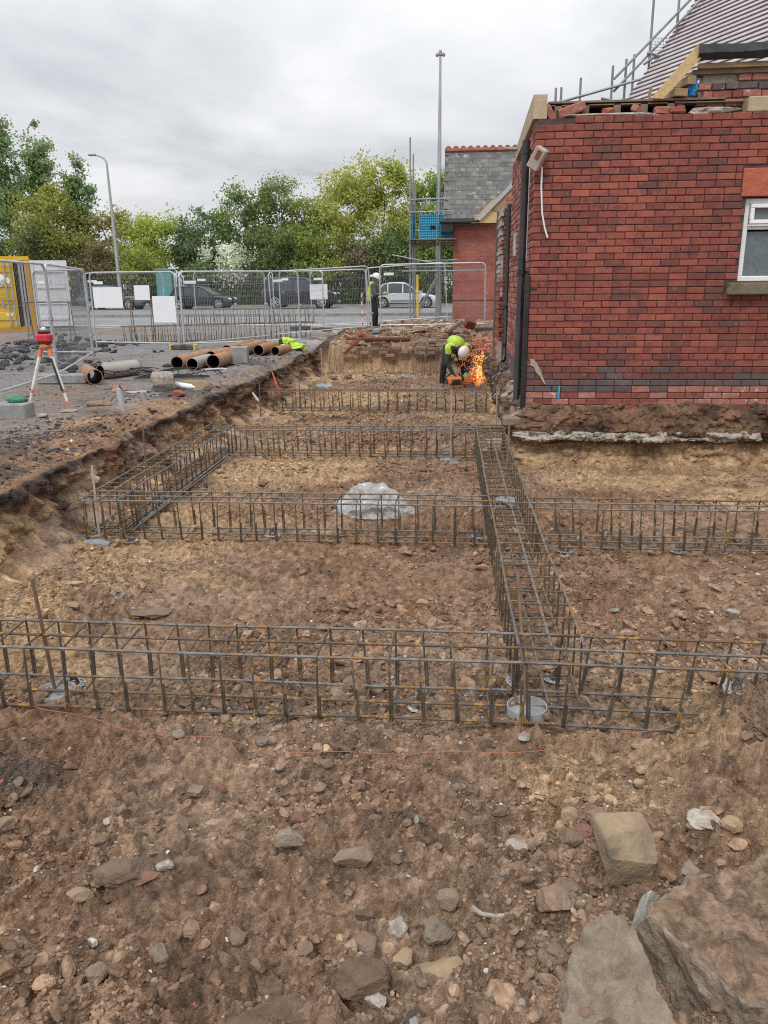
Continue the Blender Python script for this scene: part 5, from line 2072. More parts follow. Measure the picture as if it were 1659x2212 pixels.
mb.tube([(-3.6, 15.9, -.08), (-3.5, 15.75, -.3), (-3.42, 15.7, -.5)], [.014, .02, .012], 6)
tag(mb.build('red_tape', MATS['red_mark']), 'red tape hanging down the left bank behind the far cage', 'tape')


# broken tarmac heaped behind the left fence
r = np.random.default_rng(61)
Vs, Fs, Cs, nb = [], [], [], 0
for k in range(300):
    cx, cy = ((-10.6, 19.8), (-9.2, 16.2), (-11.5, 22.5))[k % 3]
    x, y = cx + r.normal() * 1.1, cy + r.normal() * .8
    h = max(0, .38 * np.exp(-((x - cx) / 1.0) ** 2 - ((y - cy) / .8) ** 2))
    s_ = r.uniform(.03, .11)
    V = rock_verts(1, 900 + k % 40, 6, .1) * np.array([s_ * 1.3, s_, s_ * .6])
    V = V @ rot_z_tilt(r.uniform(0, 6), r.uniform(0, .5), r.uniform(0, 6)).T
    V = V + np.array([x, y, gz(x, y) + h * r.random() + s_ * .2])
    Vs.append(V)
    Fs.append(ICO[1][1] + nb)
    Cs.append(np.repeat((C_ASH * r.uniform(1.0, 3.2) + np.array([.01, .008, .006]))[None], len(V), 0))
    nb += len(V)
o = mobj('tarmac_rubble', np_mesh('tarmac_rubble', np.concatenate(Vs), np.concatenate(Fs), [MATS['clod']], False, np.concatenate(Cs)))
tag(o, 'heaps of broken black tarmac on the yard behind the left fence', 'rubble', kind='stuff')


# ------------------------------------------------------------------ street furniture
def lamp_left():
    e = empty('street_lamp', (-23.3, 56.0, .4), 0, 'tall grey street lamp with a swept arm over the left trees', 'street lamp')
    mb = MB()
    pts, rs = [], []
    for k in range(22):
        t = k / 21
        z = 9.3 * t
        pts.append((0 - .10 * t, 0, z))
        rs.append(.16 - .09 * t)
    for k in range(1, 10):
        a = radians(9 * k)
        pts.append((-.1 - .85 * (1 - cos(a)), 0, 9.3 + .55 * sin(a)))
        rs.append(.065)
    mb.tube(pts, rs, 10)
    mb.build('post', MATS['lamp_post'], e, smooth=True)
    mb = MB()
    mb.bbox((-1.05, 0, 9.86), (.55, .26, .14), .05)
    mb.build('lantern', MATS['pipe_grey'], e)


lamp_left()
e = empty('light_mast', (-.58, 35.2, .15), 0, 'very tall slim mast with a small lamp head beside the scaffold tower', 'mast')
mb = MB()
mb.tube([(0, 0, 0), (0, 0, 3.0), (0, 0, 6), (0.0, 0, 10.2)], [.12, .11, .09, .045], 12)
mb.build('post', MATS['lamp_post'], e, smooth=True)
mb = MB()
mb.bbox((0, 0, 10.32), (.12, .12, .2), .02)
for s in (-1, 1):
    mb.bbox((s * .12, 0, 10.26), (.14, .16, .12), .03, rot=(0, s * .5, 0))
mb.build('lamp_head', MATS['pipe_grey'], e)
e = empty('utility_cabinet', (-19.8, 55.5, .35), 0, 'green roadside utility cabinet with blue graffiti among the bushes', 'cabinet')
mb = MB()
mb.bbox((0, 0, 1.2), (1.1, .7, 2.4), .03)
mb.build('body', MATS['cabinet_green'], e)
mb = MB()
mb.bbox((0, 0, 2.44), (1.2, .8, .1), .02)
mb.build('lid', MATS['cabinet_green'], e)
mb = MB()
for k in range(7):
    mb.box((-.2 + .1 * (k % 3), -.356, .5 + .27 * k), (.22, .006, .12), rot=(0, .6 * (-1) ** k, 0))
mb.box((-.05, -.354, 1.2), (.1, .006, 1.7))
mb.build('graffiti', MATS['graffiti_blue'], e)
# dark palisade fence beyond the road
pf = empty('palisade_fence', (-15, 57.0, .4), 0, 'dark palisade fence along the far verge below the trees', 'fence')
mb = MB()
for i in range(240):
    mb.box((-24 + i * .17, 0, .95), (.07, .03, 1.9))
o = mb.build('palings', MATS['fence_dark'], pf)
o['kind'] = 'stuff'
mb = MB()
for z in (.4, 1.5):
    mb.box((-4, .04, z), (41, .04, .06))
mb.build('rail', MATS['fence_dark'], pf)
# ------------------------------------------------------------------ cars on the far carriageway
def car(name, label, x, y, L, W, H, paint, style):
    z = float(far_z(y)) + .018
    e = empty(name, (x, y, z), 0, label, 'car', 'cars on the far carriageway')
    w = W / 2
    gc = .2 if style != 'suv' else .27
    belt = {'hatch': .60, 'saloon': .60, 'suv': .60}[style] * H
    nose = {'hatch': .50, 'saloon': .47, 'suv': .56}[style] * H
    tail = {'hatch': .56, 'saloon': .55, 'suv': .58}[style] * H
    R = .32 if style != 'suv' else .40
    fx, rx = L * .80, L * .19

    def loft(st, mi=0, close=True):
        mb = MB()
        vs, fs = [], []
        for xx, prof in st:
            for (yy, zz) in prof:
                vs.append((xx, yy, zz))
        n = len(st[0][1])
        for i in range(len(st) - 1):
            for k in range(n - 1):
                fs.append((i * n + k, i * n + k + 1, (i + 1) * n + k + 1, (i + 1) * n + k))
        fs.append(tuple(range(n)))
        fs.append(tuple((len(st) - 1) * n + k for k in range(n - 1, -1, -1)))
        return vs, fs, n
    st = []
    for t, top_, ww, bot in ((0, tail * .86, .86, .34), (.02, tail * .97, .94, .26), (.06, tail * 1.0, .98, .22), (.15, belt, 1, .2), (.3, belt, 1, .2), (.5, belt * .99, 1, .2), (.66, belt * .965, 1, .2), (.72, belt * .94, 1, .2), (.86, nose * 1.04, .97, .2), (.94, nose * .95, .92, .22), (.985, nose * .82, .84, .24), (1, nose * .62, .78, .28)):
        b = gc + (bot - .2)
        a = w * ww
        st.append((t * L, [(-a * .9, b), (-a, b + .12), (-a * 1.0, b + (top_ - b) * .5), (-a * .97, top_ - .06), (-a * .86, top_), (0, top_ + .03), (a * .86, top_), (a * .97, top_ - .06), (a, b + (top_ - b) * .5), (a, b + .12), (a * .9, b)]))
    vs, fs, n = loft(st)
    mb = MB()
    mb.add(vs, fs)
    for i in range(len(st) - 1):
        mb.add([vs[i * n], vs[(i + 1) * n], vs[(i + 1) * n + n - 1], vs[i * n + n - 1]], [(0, 1, 2, 3)])
    body = mb.build('body', MATS[paint], e, smooth=True)
    # glasshouse
    if style == 'suv':
        gs = ((.03, .02), (.055, .80), (.09, .96), (.2, 1.0), (.45, 1.0), (.58, .97), (.63, .80), (.70, .02))
    elif style == 'hatch':
        gs = ((.03, .02), (.07, .5), (.12, .82), (.2, .95), (.35, 1.0), (.5, .97), (.58, .8), (.73, .02))
    else:
        gs = ((.07, .02), (.14, .5), (.2, .82), (.27, .97), (.38, 1.0), (.5, .96), (.57, .8), (.72, .02))
    mb = MB()
    prev = None
    for t, hh in gs:
        top_ = belt * .97 + (H - belt * .97) * hh
        b0 = belt * .93
        sh = max(b0 + .02, top_ - .06)
        w0, w1 = w * .93, w * (.93 - .16 * hh)
        ring = [(t * L, -w0, b0), (t * L, -w1, sh), (t * L, -w1 * .82, top_), (t * L, 0, top_ + .015), (t * L, w1 * .82, top_), (t * L, w1, sh), (t * L, w0, b0)]
        if prev:
            p, ph = prev
            steep = abs(hh - ph) > .14
            for k in range(6):
                side = k in (0, 5)
                mi = 1 if side or steep else 0
                mb.add([p[k], p[k + 1], ring[k + 1], ring[k]], [(0, 1, 2, 3)], mi)
        prev = (ring, hh)
    gh = mb.build('glasshouse', [MATS[paint], MATS['car_glass']], e, smooth=True)
    for s in (-1, 1):
        mb = MB()
        for t in ((.26, .47) if style != 'suv' else (.2, .42)):
            mb.box((t * L, s * w * .865, belt * .97 + (H - belt) * .42), (.07, .04, (H - belt) * .9), rot=(s * .2, 0, 0))
        mb.tube([(gs[-1][0] * L, s * w * .9, belt * .97), (gs[-3][0] * L + .04, s * w * .80, H - .10)], .035, 5)
        mb.tube([(gs[-3][0] * L + .04, s * w * .80, H - .10), (L * .35, s * w * .785, H - .06), (gs[2][0] * L, s * w * .80, H - .12)], .03, 5)
        mb.tube([(gs[0][0] * L + .12, s * w * .93, belt * .97), (gs[2][0] * L, s * w * .8, H - .12)], .05, 5)
        mb.build('pillar', MATS[paint], gh, smooth=True)
    for s in (-1, 1):
        for cx in (rx, fx):
            mb = MB()
            M = Matrix.Translation((cx, s * (w - .10), R)) @ Matrix.Rotation(-s * pi / 2, 4, 'X')
            mb.lathe([(R * 1.15, -.04), (R * 1.15, .108)], 22, M)
            mb.build('wheel_arch', MATS['tyre'], e)
            mb = MB()
            mb.lathe([(R * .62, -.06), (R * .97, -.06), (R, -.02), (R, .1), (R * .97, .13), (R * .68, .135)], 24, M)
            wh = mb.build('wheel', MATS['tyre'], e, smooth=True)
            m2 = MB()
            m2.lathe([(R * .70, .12), (R * .70, .139), (R * .62, .139), (R * .60, .10), (0.02, .10)], 24, M, mi=1)
            for k in range(7):
                a = 2 * pi * k / 7
                m2.box(M @ Vector((R * .34 * cos(a), R * .34 * sin(a), .13)), (R * .62, R * .13, .02), rot=(M.to_3x3() @ Matrix.Rotation(a, 3, 'Z')))
            m2.lathe([(R * .14, .12), (R * .14, .145), (0.0, .145)], 12, M)
            m2.lathe([(R * .70, .13), (R * .70, .142), (R * .61, .142), (R * .61, .13)], 24, M)
            m2.build('rim', [MATS['alloy'], MATS['tyre']], wh)
        mb = MB()
        mb.bbox((L * .955, s * w * .66, nose * .84), (.22, .34, .12), .04, rot=(0, .35, -s * .5))
        mb.build('headlight', MATS['lamp_clear'], e)
        mb = MB()
        mb.bbox((.03, s * w * .74, tail * .84), (.1, .2, .2), .03)
        mb.build('tail_light', MATS['lamp_red'], e)
        mb = MB()
        mb.bbox((L * .655, s * (w + .07), belt + .05), (.12, .16, .12), .04)
        mb.build('wing_mirror', MATS[paint], e)
        mb = MB()
        for t in ((.34, .52) if style != 'suv' else (.3, .5)):
            mb.bbox((t * L, s * (w * .985), belt - .13), (.18, .04, .035), .01)
        mb.build('door_handle', MATS[paint if style != 'suv' else 'alloy'], e)
        mb = MB()
        mb.box((L * .5, s * (w * .985), gc + .07), (L * .46, .05, .07))
        mb.build('sill', MATS['black_plastic'], e)
        if paint == 'car_silver':
            mb = MB()
            mb.box((L * .5, s * (w + .002), gc + .22), (L * .40, .02, .05))
            mb.build('door_moulding', MATS['black_plastic'], e)
    mb = MB()
    mb.bbox((L * 1.0, 0, nose * .55), (.04, .9, .16), .02)
    mb.build('grille', MATS['black_plastic'], e)
    mb = MB()
    mb.bbox((L * 1.005, 0, nose * .40), (.03, .5, .11), .01)
    mb.build('number_plate', MATS['plate_white'], e)
    return e


car('hatchback_car', 'blue grey hatchback car half hidden by the wide white board', -23.55, 50.6, 4.15, 1.76, 1.46, 'car_slate', 'hatch')
car('hatchback_car', 'dark navy hatchback car behind the fence corner', -17.75, 50.6, 4.1, 1.76, 1.42, 'car_navy', 'hatch')
car('off_road_car', 'big black off-road car with silver wheels on the far carriageway', -11.75, 50.6, 4.75, 1.98, 1.86, 'car_black', 'suv')
car('saloon_car', 'silver car half hidden by the standing person and scaffold', -5.0, 50.4, 4.35, 1.8, 1.52, 'car_silver', 'saloon')


# ------------------------------------------------------------------ trees
def tree(label, x, y, h, w, col, col2, seed, leaves=7000, leaf=.13, base=.12, shape='round', trunks=1, sparse=.0, name='tree', cat='tree', group='trees beyond the road', trunk_r=.13):
    r = np.random.default_rng(seed)
    z0 = float(far_z(y)) + .1
    e = empty(name, (x, y, z0), 0, label, cat, group)
    mb = MB()
    tips = []
    for t in range(trunks):
        ox, oy = (r.uniform(-.3, .3) * w, r.uniform(-.3, .3) * w) if trunks > 1 else (0, 0)
        hh = h * r.uniform(.8, .97)
        p = Vector((ox, oy, 0))
        pts, rs = [p], [trunk_r]
        n = 7
        for i in range(1, n + 1):
            p = p + Vector((r.normal() * .04 * w, r.normal() * .04 * w, hh / n))
            pts.append(p)
            rs.append(trunk_r * (1 - .88 * i / n))
        mb.tube(pts, rs, 6)
        for b in range(10 if trunks == 1 else 6):
            f = r.uniform(.2, .95)
            i = min(int(f * n), n - 1)
            s = pts[i].lerp(pts[i + 1], f * n - i)
            a = r.uniform(0, 2 * pi)
            ln = w * .5 * r.uniform(.5, 1.0) * (1.0 if shape == 'round' else .55) * (1.1 - .5 * f)
            up_ = (.5 if shape == 'round' else 1.5) * ln
            m = s + Vector((cos(a) * ln * .5, sin(a) * ln * .5, up_ * .45))
            q = s + Vector((cos(a) * ln, sin(a) * ln, up_))
            rr = trunk_r * (1 - .85 * f) * .6 + .012
            mb.tube([s, m, q], [rr, rr * .6, .008], 5)
            tips += [m.lerp(q, .4), q]
            for c in range(2):
                a2 = a + r.uniform(-.9, .9)
                q2 = m + Vector((cos(a2) * ln * .45, sin(a2) * ln * .45, up_ * r.uniform(.3, .8)))
                mb.tube([m, q2], [rr * .45, .006], 4)
                tips.append(q2)
        tips.append(pts[-1])
    mb.build('trunk', MATS['bark'], e, smooth=True)
    # leaf clumps through the crown
    leaves, leaf = int(leaves * (1.25 if shape != 'poplar' else 1.15)), leaf * 1.45
    col, col2 = np.array(col) * 3.2 + .012, np.array(col2) * 2.0 + .032
    ncl = int(130 * (1 + trunks * .1))
    cl = []
    while len(cl) < ncl:
        if r.random() < .45:
            c = np.array(tips[r.integers(len(tips))]) + r.normal(size=3) * .25
        else:
            u = r.normal(size=3)
            u /= np.linalg.norm(u)
            k = r.random() ** .4
            zc = base * h + (1 - base) * h * .5
            prof = 1.0
            c = np.array([u[0] * w * .5 * k, u[1] * w * .5 * k, zc + u[2] * (1 - base) * h * .5 * k])
            if shape == 'poplar':
                tz = (c[2] / h)
                c[:2] *= .55 + .6 * np.clip(1.1 - abs(tz - .45) * 1.5, 0, 1)
            if shape == 'bush':
                c[:2] *= 1.05 - .35 * (c[2] / h)
        if float(fbm(c[0] * .45 + seed, c[1] * .45, c[2] * .45, 2)) < -.25 + sparse:
            if r.random() < .8:
                continue
        cl.append(c)
    cl = np.array(cl)
    size = r.uniform(.28, .75, len(cl)) * (w / 5) ** .5
    k = r.integers(0, len(cl), leaves)
    P = cl[k] + r.normal(size=(leaves, 3)) * (size[k] * .62)[:, None] * np.array([1, 1, .75])
    P[:, 2] = np.maximum(P[:, 2], .15)
    A = r.normal(size=(leaves, 3))
    A /= np.linalg.norm(A, axis=1)[:, None]
    B = np.cross(A, r.normal(size=(leaves, 3)))
    B /= np.linalg.norm(B, axis=1)[:, None]
    s = (leaf * r.uniform(.6, 1.35, leaves))[:, None]
    V = np.stack([P - A * s * .55, P - B * s * .33 + A * s * .05, P + A * s * .6, P + B * s * .33 + A * s * .05], 1).reshape(-1, 3)
    F = np.arange(leaves * 4).reshape(-1, 4)
    mixf = np.clip(.5 + .9 * fbm(cl[k][:, 0] * .8 + seed, cl[k][:, 1] * .8, cl[k][:, 2] * .8, 3) + .22 * r.normal(size=leaves), 0, 1)
    Cc = np.array(col)[None] * (1 - mixf[:, None]) + np.array(col2)[None] * mixf[:, None]
    Cc = Cc * r.uniform(.86, 1.14, (leaves, 1))
    o = mobj('crown', np_mesh('crown', V, F, [MATS['leaf']], False, np.repeat(Cc, 4, 0)), e)
    return e


G_D, G_M, G_L, G_Y, G_O = (.03, .05, .018), (.055, .09, .025), (.10, .14, .03), (.20, .20, .035), (.13, .11, .04)
tree('tall poplar at the left edge of the view', -34.2, 62, 14.6, 3.0, (.07, .11, .045), (.13, .17, .08), 1, 9000, .15, .12, 'poplar')
tree('tall poplar, second from the left edge', -31.4, 62.5, 13.4, 3.0, (.07, .11, .045), (.14, .18, .08), 2, 9500, .15, .12, 'poplar')
tree('shorter poplar on the right of the poplar group', -28.4, 62, 11.4, 2.5, (.06, .10, .04), (.12, .16, .07), 3, 7500, .14, .12, 'poplar')
tree('olive yellow tree in front of the poplars', -29.8, 60, 8.2, 6.2, (.08, .09, .02), (.2, .2, .035), 4, 11000, .13, .1, sparse=.1)
tree('thin twiggy yellowing tree behind the left street lamp', -26.0, 60.5, 7.2, 4.4, (.09, .09, .03), (.2, .18, .05), 5, 6000, .12, .1, sparse=.2)
tree('bright lime green tree to the right of the left street lamp', -23.0, 60.5, 6.6, 4.6, (.10, .14, .025), (.24, .25, .04), 6, 9000, .12, .05)
tree('bare looking dark tree left of the low gap in the tree line', -20.6, 63, 7.0, 2.6, (.04, .055, .03), (.08, .1, .05), 7, 3200, .12, .15, sparse=.15)
tree('dark green small tree in the gap of the tree line', -18.6, 61.5, 6.8, 4.6, (.035, .06, .025), (.09, .12, .05), 8, 9000, .13, .05)
tree('green tree at the left end of the middle tree group', -15.2, 61, 8.3, 5.0, (.05, .08, .025), (.13, .16, .045), 9, 9000, .13, .1)
tree('thin airy tree with sky showing through, middle group', -12.6, 61.5, 8.9, 4.8, (.06, .085, .03), (.15, .17, .05), 10, 7000, .12, .15, sparse=.12)
tree('second thin airy tree with bare lower branches, middle group', -9.6, 61.5, 9.0, 4.6, (.08, .1, .03), (.2, .21, .045), 11, 6800, .12, .3, sparse=.15)
tree('yellow green tree in the middle group over the off-roader', -7.6, 61, 9.5, 4.6, (.10, .12, .03), (.25, .25, .05), 12, 8500, .13, .3)
tree('yellow green tall tree left of the scaffold tower', -4.6, 61, 9.7, 5.0, (.10, .12, .03), (.25, .25, .05), 13, 9500, .13, .2)
tree('bright green tree behind the scaffold tower', -1.2, 61, 9.2, 5.4, (.07, .11, .025), (.17, .2, .04), 14, 9000, .13, .08)
tree('green tree showing between scaffold and annex', 2.6, 62, 9.0, 5.5, (.05, .085, .025), (.14, .17, .04), 15, 6000, .14, .08)
bush = [(-35.5, 59, 5.2, 6.0, G_D, G_M, 'dark bushy undergrowth at the left edge behind the container'), (-30.5, 58.6, 4.6, 6.0, (.03, .045, .016), (.1, .1, .03), 'dark olive undergrowth below the poplars'),
        (-26.0, 58.6, 3.8, 4.4, (.05, .05, .02), (.12, .1, .04), 'brownish bush left of the lamp post foot'), (-22.4, 58.4, 3.6, 4.2, (.06, .09, .02), (.17, .19, .03), 'bright green bush left of the utility cabinet'),
        (-17.4, 58.2, 2.6, 3.0, (.05, .08, .03), (.12, .16, .07), 'low green bush right of the utility cabinet'), (-15.6, 58.4, 3.6, 3.6, (.35, .36, .3), (.07, .1, .04), 'bush with white blossom above the navy car'),
        (-13.2, 58.8, 5.2, 5.0, G_D, (.1, .12, .03), 'large dark green bush above the gap between the cars'), (-9.6, 58.6, 4.9, 5.0, (.05, .075, .02), (.17, .19, .03), 'yellow green bush above the off-road car'),
        (-6.6, 58.8, 4.4, 3.2, (.06, .05, .03), (.12, .1, .06), 'brownish grey bush in the middle of the hedge'), (-4.4, 58.6, 4.8, 4.6, G_D, (.08, .11, .025), 'dark green bush left of the scaffold tower'),
        (-1.2, 58.6, 5.0, 4.6, (.04, .07, .02), (.12, .16, .04), 'green bush under the scaffold platform'), (2.6, 59, 5.2, 5.5, G_D, G_M, 'dark bush behind the annex wall')]
for i, (x, y, h, w, c1, c2, lab) in enumerate(bush):
    tree(lab, x, y, h, w, c1, c2, 40 + i, int(1500 * w), .12, .0, 'bush', trunks=3, name='bush', cat='bush', group='bushes along the far verge', trunk_r=.06)
# low ivy and weeds along the fence
V, Cc = [], []
n = 15000
xs = nrng.uniform(-38, 6, n)
ysn = nrng.uniform(55.6, 57.6, n)
hs = nrng.random(n) ** 1.5 * (1.1 + .7 * fbm(xs * .5, 3, 901, 2))
ang = nrng.uniform(0, 2 * pi, n)
w_ = .05 + .05 * nrng.random(n)
zb = far_z(ysn) + .12
P = np.stack([xs, ysn, zb + hs], -1)
D = np.stack([np.cos(ang), np.sin(ang), nrng.normal(size=n) * .5], -1)
U = np.stack([-np.sin(ang) * .3, np.cos(ang) * .3, np.ones(n)], -1)
V = np.stack([P - D * w_[:, None], P - U * w_[:, None] * .7, P + D * w_[:, None], P + U * w_[:, None] * 1.4], 1).reshape(-1, 3)
Cc = np.array(G_D)[None] + (np.array(G_L) - np.array(G_D))[None] * nrng.random((n, 1))
o = mobj('undergrowth', np_mesh('undergrowth', V, np.arange(n * 4).reshape(-1, 4), [MATS['leaf']], False, np.repeat(Cc, 4, 0)))
tag(o, 'weeds and ivy growing along the foot of the far palisade fence', 'undergrowth', kind='stuff')


# ------------------------------------------------------------------ people
def capsule(mb, a, b, ra, rb, n=12):
    a, b = Vector(a), Vector(b)
    d = b - a
    L = d.length
    t = d.normalized() if L > 1e-6 else Vector((0, 0, 1))
    pts, rs = [], []
    for k in range(5):
        an = pi / 2 * (1 - k / 4)
        pts.append(a - t * ra * sin(an) * .999)
        rs.append(max(.0015, ra * cos(an)))
    for k in range(5):
        an = pi / 2 * k / 4
        pts.append(b + t * rb * sin(an) * .999)
        rs.append(max(.0015, rb * cos(an)))
    mb.tube(pts, rs, n)


def fused(name, segs, mat, parent, voxel=.012, smooth_it=6):
    """union of tapered capsules, voxel-fused into one continuous skin"""
    mb = MB()
    for s in segs:
        capsule(mb, *s)
    tmp = mobj('tmp', mb.mesh('tmp', MATS[mat], True))
    m = tmp.modifiers.new('r', 'REMESH')
    m.mode = 'VOXEL'
    m.voxel_size = voxel
    m.use_smooth_shade = True
    if smooth_it:
        s_ = tmp.modifiers.new('s', 'SMOOTH')
        s_.factor = .5
        s_.iterations = smooth_it
    bpy.context.view_layer.update()
    dg = bpy.context.evaluated_depsgraph_get()
    me = bpy.data.meshes.new_from_object(tmp.evaluated_get(dg))
    me.name = name
    bpy.data.objects.remove(tmp)
    me.materials.clear()
    me.materials.append(MATS[mat])
    me.polygons.foreach_set('material_index', np.zeros(len(me.polygons), np.int32))
    return mobj(name, me, parent)


def hand_segs(wrist, fwd, side, curl=.5, s=1.0):
    w, f, sd = Vector(wrist), Vector(fwd).normalized(), Vector(side).normalized()
    nrm = f.cross(sd).normalized()
    segs = [(w, w + f * .085 * s, .028 * s, .034 * s), (w + sd * .018, w + sd * .022 + f * .08 * s, .022 * s, .022 * s), (w - sd * .018, w - sd * .022 + f * .08 * s, .022 * s, .022 * s)]
    for k, ln in ((-1.5, .065), (-.5, .08), (.5, .075), (1.5, .06)):
        b = w + f * .09 * s + sd * .017 * k * s
        m = b + f * ln * .5 * s + nrm * ln * .25 * curl
        t = m + f * ln * .35 * s + nrm * ln * .5 * curl
        segs += [(b, m, .011 * s, .010 * s), (m, t, .010 * s, .008 * s)]
    b = w + f * .03 * s + sd * .03 * s
    segs += [(b, b + sd * .03 + f * .035, .013 * s, .012 * s), (b + sd * .03 + f * .035, b + sd * .035 + f * .07 + nrm * .02, .011 * s, .009 * s)]
    return segs


def head_segs(c, f, s=1.0):
    c, f = Vector(c), Vector(f).normalized()
    upv = Vector((0, 0, 1)) - f * f.z
    upv = upv.normalized() if upv.length > .2 else Vector((0, 1, 0))
    sd = f.cross(upv)
    return [(c + upv * .02, c + upv * .02 - f * .015, .092, .095), (c + f * .03 - upv * .045, c + f * .035 - upv * .085, .066, .045),
            (c + f * .095 - upv * .005, c + f * .112 - upv * .03, .011, .016), (c + f * .088 - upv * .062 - sd * .02, c + f * .088 - upv * .062 + sd * .02, .012, .012),
            (c + sd * .092 - upv * .01, c + sd * .096 - upv * .035, .014, .011), (c - sd * .092 - upv * .01, c - sd * .096 - upv * .035, .014, .011)]


def helmet(parent, c, tiltx, tilty, rz):
    mb = MB()
    mb.lathe([(.145, -.005), (.148, .0), (.135, .012), (.133, .05), (.118, .10), (.08, .138), (.03, .152), (0, .154)], 22, Matrix.Diagonal((1.0, 1.13, 1.0, 1)))
    mb.box((0, -.155, .004), (.16, .07, .012), rot=(.15, 0, 0))
    mb.tube([(0, -.14, .08), (0, -.05, .147), (0, .05, .147), (0, .14, .08)], .012, 6)
    o = mb.build('hard_hat', MATS['helmet_white'], parent, smooth=True)
    o.location = c
    o.rotation_euler = (tiltx, tilty, rz)
    return o


def boots(parent, feet):
    for p, yaw in feet:
        d = Vector((sin(yaw), -cos(yaw), 0))
        p = Vector(p)
        fused('boot', [(p + Vector((0, 0, .16)), p + Vector((0, 0, .05)), .055, .055), (p + Vector((0, 0, .045)) - d * .03, p + Vector((0, 0, .04)) + d * .15, .046, .042), (p + Vector((0, 0, .02)) - d * .05, p + Vector((0, 0, .02)) + d * .17, .022, .022)], 'boot', parent, .01, 2)


# bending worker with cut-off saw
wx, wy = .10, 19.15
wz = gz(wx, wy)
wk = empty('person', (wx, wy, wz), radians(14), 'person in hi-vis vest and white hard hat bent double over a saw', 'person')
hipL, hipR = Vector((-.11, .27, .90)), Vector((.13, .29, .90))
kneeL, kneeR = Vector((-.25, .06, .50)), Vector((.26, .12, .49))
ankL, ankR = Vector((-.28, .10, .12)), Vector((.27, .2, .12))
pelv, belly, chest = Vector((.01, .26, .96)), Vector((.01, .08, 1.03)), Vector((.03, -.14, 1.00))
shL, shR = Vector((-.18, -.20, .93)), Vector((.23, -.22, .93))
elL, elR = Vector((-.25, -.24, .63)), Vector((.30, -.26, .64))
haL, haR = Vector((-.12, -.34, .33)), Vector((.20, -.36, .36))
neck, headc = Vector((.07, -.30, .92)), Vector((.11, -.39, .82))
hf = Vector((.1, -.55, -.8))
fused('body', [(pelv, belly, .13, .13), (belly, chest, .13, .14), (shL, shR, .075, .075), (chest, neck, .10, .06), (neck, headc, .055, .06), (hipL, kneeL, .08, .058), (kneeL, ankL, .055, .038), (hipR, kneeR, .08, .058), (kneeR, ankR, .055, .038),
               (shL, elL, .055, .042), (elL, haL, .04, .03), (shR, elR, .055, .042), (elR, haR, .04, .03)] + head_segs(headc, hf) + hand_segs(haL, (.2, -.25, -.9), (1, 0, 0), .8) + hand_segs(haR, (-.2, -.2, -.9), (-1, 0, 0), .8), 'skin', wk, .009, 2)
fused('trousers', [(pelv, belly, .155, .15), (hipL, kneeL, .105, .082), (kneeL, ankL, .08, .068), (hipR, kneeR, .105, .082), (kneeR, ankR, .08, .068), (hipL, hipR, .12, .12)], 'trousers_black', wk, .014, 5)
fused('jacket', [(belly + Vector((0, .1, -.01)), chest, .15, .165), (shL, shR, .095, .095), (shL, elL, .078, .062), (elL, haL.lerp(elL, .12), .06, .05), (shR, elR, .078, .062), (elR, haR.lerp(elR, .12), .06, .05), (chest, neck, .12, .085)], 'jacket_dark', wk, .014, 5)
fused('hi_vis_vest', [(belly + Vector((0, .07, .02)), chest + Vector((0, .0, .02)), .168, .18), (shL + Vector((.0, .03, .02)), shR + Vector((0, .03, .02)), .108, .108), (shL + Vector((-.02, 0, .0)), shL.lerp(elL, .3), .10, .09)], 'hivis', wk, .014, 5)
fused('reflective_band', [(belly + Vector((-.165, -.04, -.05)), belly + Vector((-.12, -.04, .125)), .022, .022), (belly + Vector((-.12, -.04, .125)), belly + Vector((.12, -.04, .13)), .022, .022), (belly + Vector((.12, -.04, .13)), belly + Vector((.17, -.04, -.05)), .022, .022)], 'reflective', wk, .01, 2)
for hp, f, s in ((haL, (.2, -.25, -.9), (1, 0, 0)), (haR, (-.2, -.2, -.9), (-1, 0, 0))):
    fused('glove', hand_segs(hp, f, s, .8, 1.18), 'glove_yellow', wk, .008, 1)
helmet(wk, headc + Vector((.01, -.015, .0)) - hf.normalized() * .035, radians(100), radians(8), radians(8))
boots(wk, ((ankL - Vector((0, 0, .12)), -.25), (ankR - Vector((0, 0, .12)), .3)))

sw = empty('cut_off_saw', (wx + .13, wy - .42, wz + .08), radians(14), 'orange petrol cut-off saw held at the ground by the bending worker', 'saw')
mb = MB()
mb.bbox((-.12, 0, .12), (.34, .2, .2), .05)
mb.bbox((.1, -.02, .06), (.3, .06, .08), .02)
mb.build('motor_body', MATS['saw_orange'], sw)
mb = MB()
mb.tube(rounded([(-.30, 0, .08), (-.38, 0, .2), (-.2, 0, .30), (-.08, 0, .2)], .05), .018, 8)
mb.tube(rounded([(.02, -.14, .08), (.02, -.14, .28), (.02, .14, .28), (.02, .14, .08)], .05), .014, 8)
mb.bbox((-.12, -.115, .1), (.2, .03, .12), .01)
mb.build('handle', MATS['black_plastic'], sw, smooth=True)
mb = MB()
M = Matrix.Translation((.26, -.03, .08)) @ Matrix.Rotation(pi / 2, 4, 'X')
mb.lathe([(.15, -.003), (.15, .003)], 28, M)
mb.build('blade', MATS['saw_metal'], sw)
mb = MB()
gp = []
for s in (-1, 1):
    for k in range(13):
        a = radians(10 + 170 * k / 12)
        gp.append((.26 + .168 * cos(a), -.03 + s * .03, .08 + .168 * sin(a)))
for s in (0, 1):
    mb.add(gp[s * 13:(s + 1) * 13] + [(.26, -.03 + (s * 2 - 1) * .03, .08)], [tuple(range(14))])
mb.add(gp, [(k, k + 1, k + 14, k + 13) for k in range(12)])
mb.build('blade_guard', MATS['saw_orange'], sw)

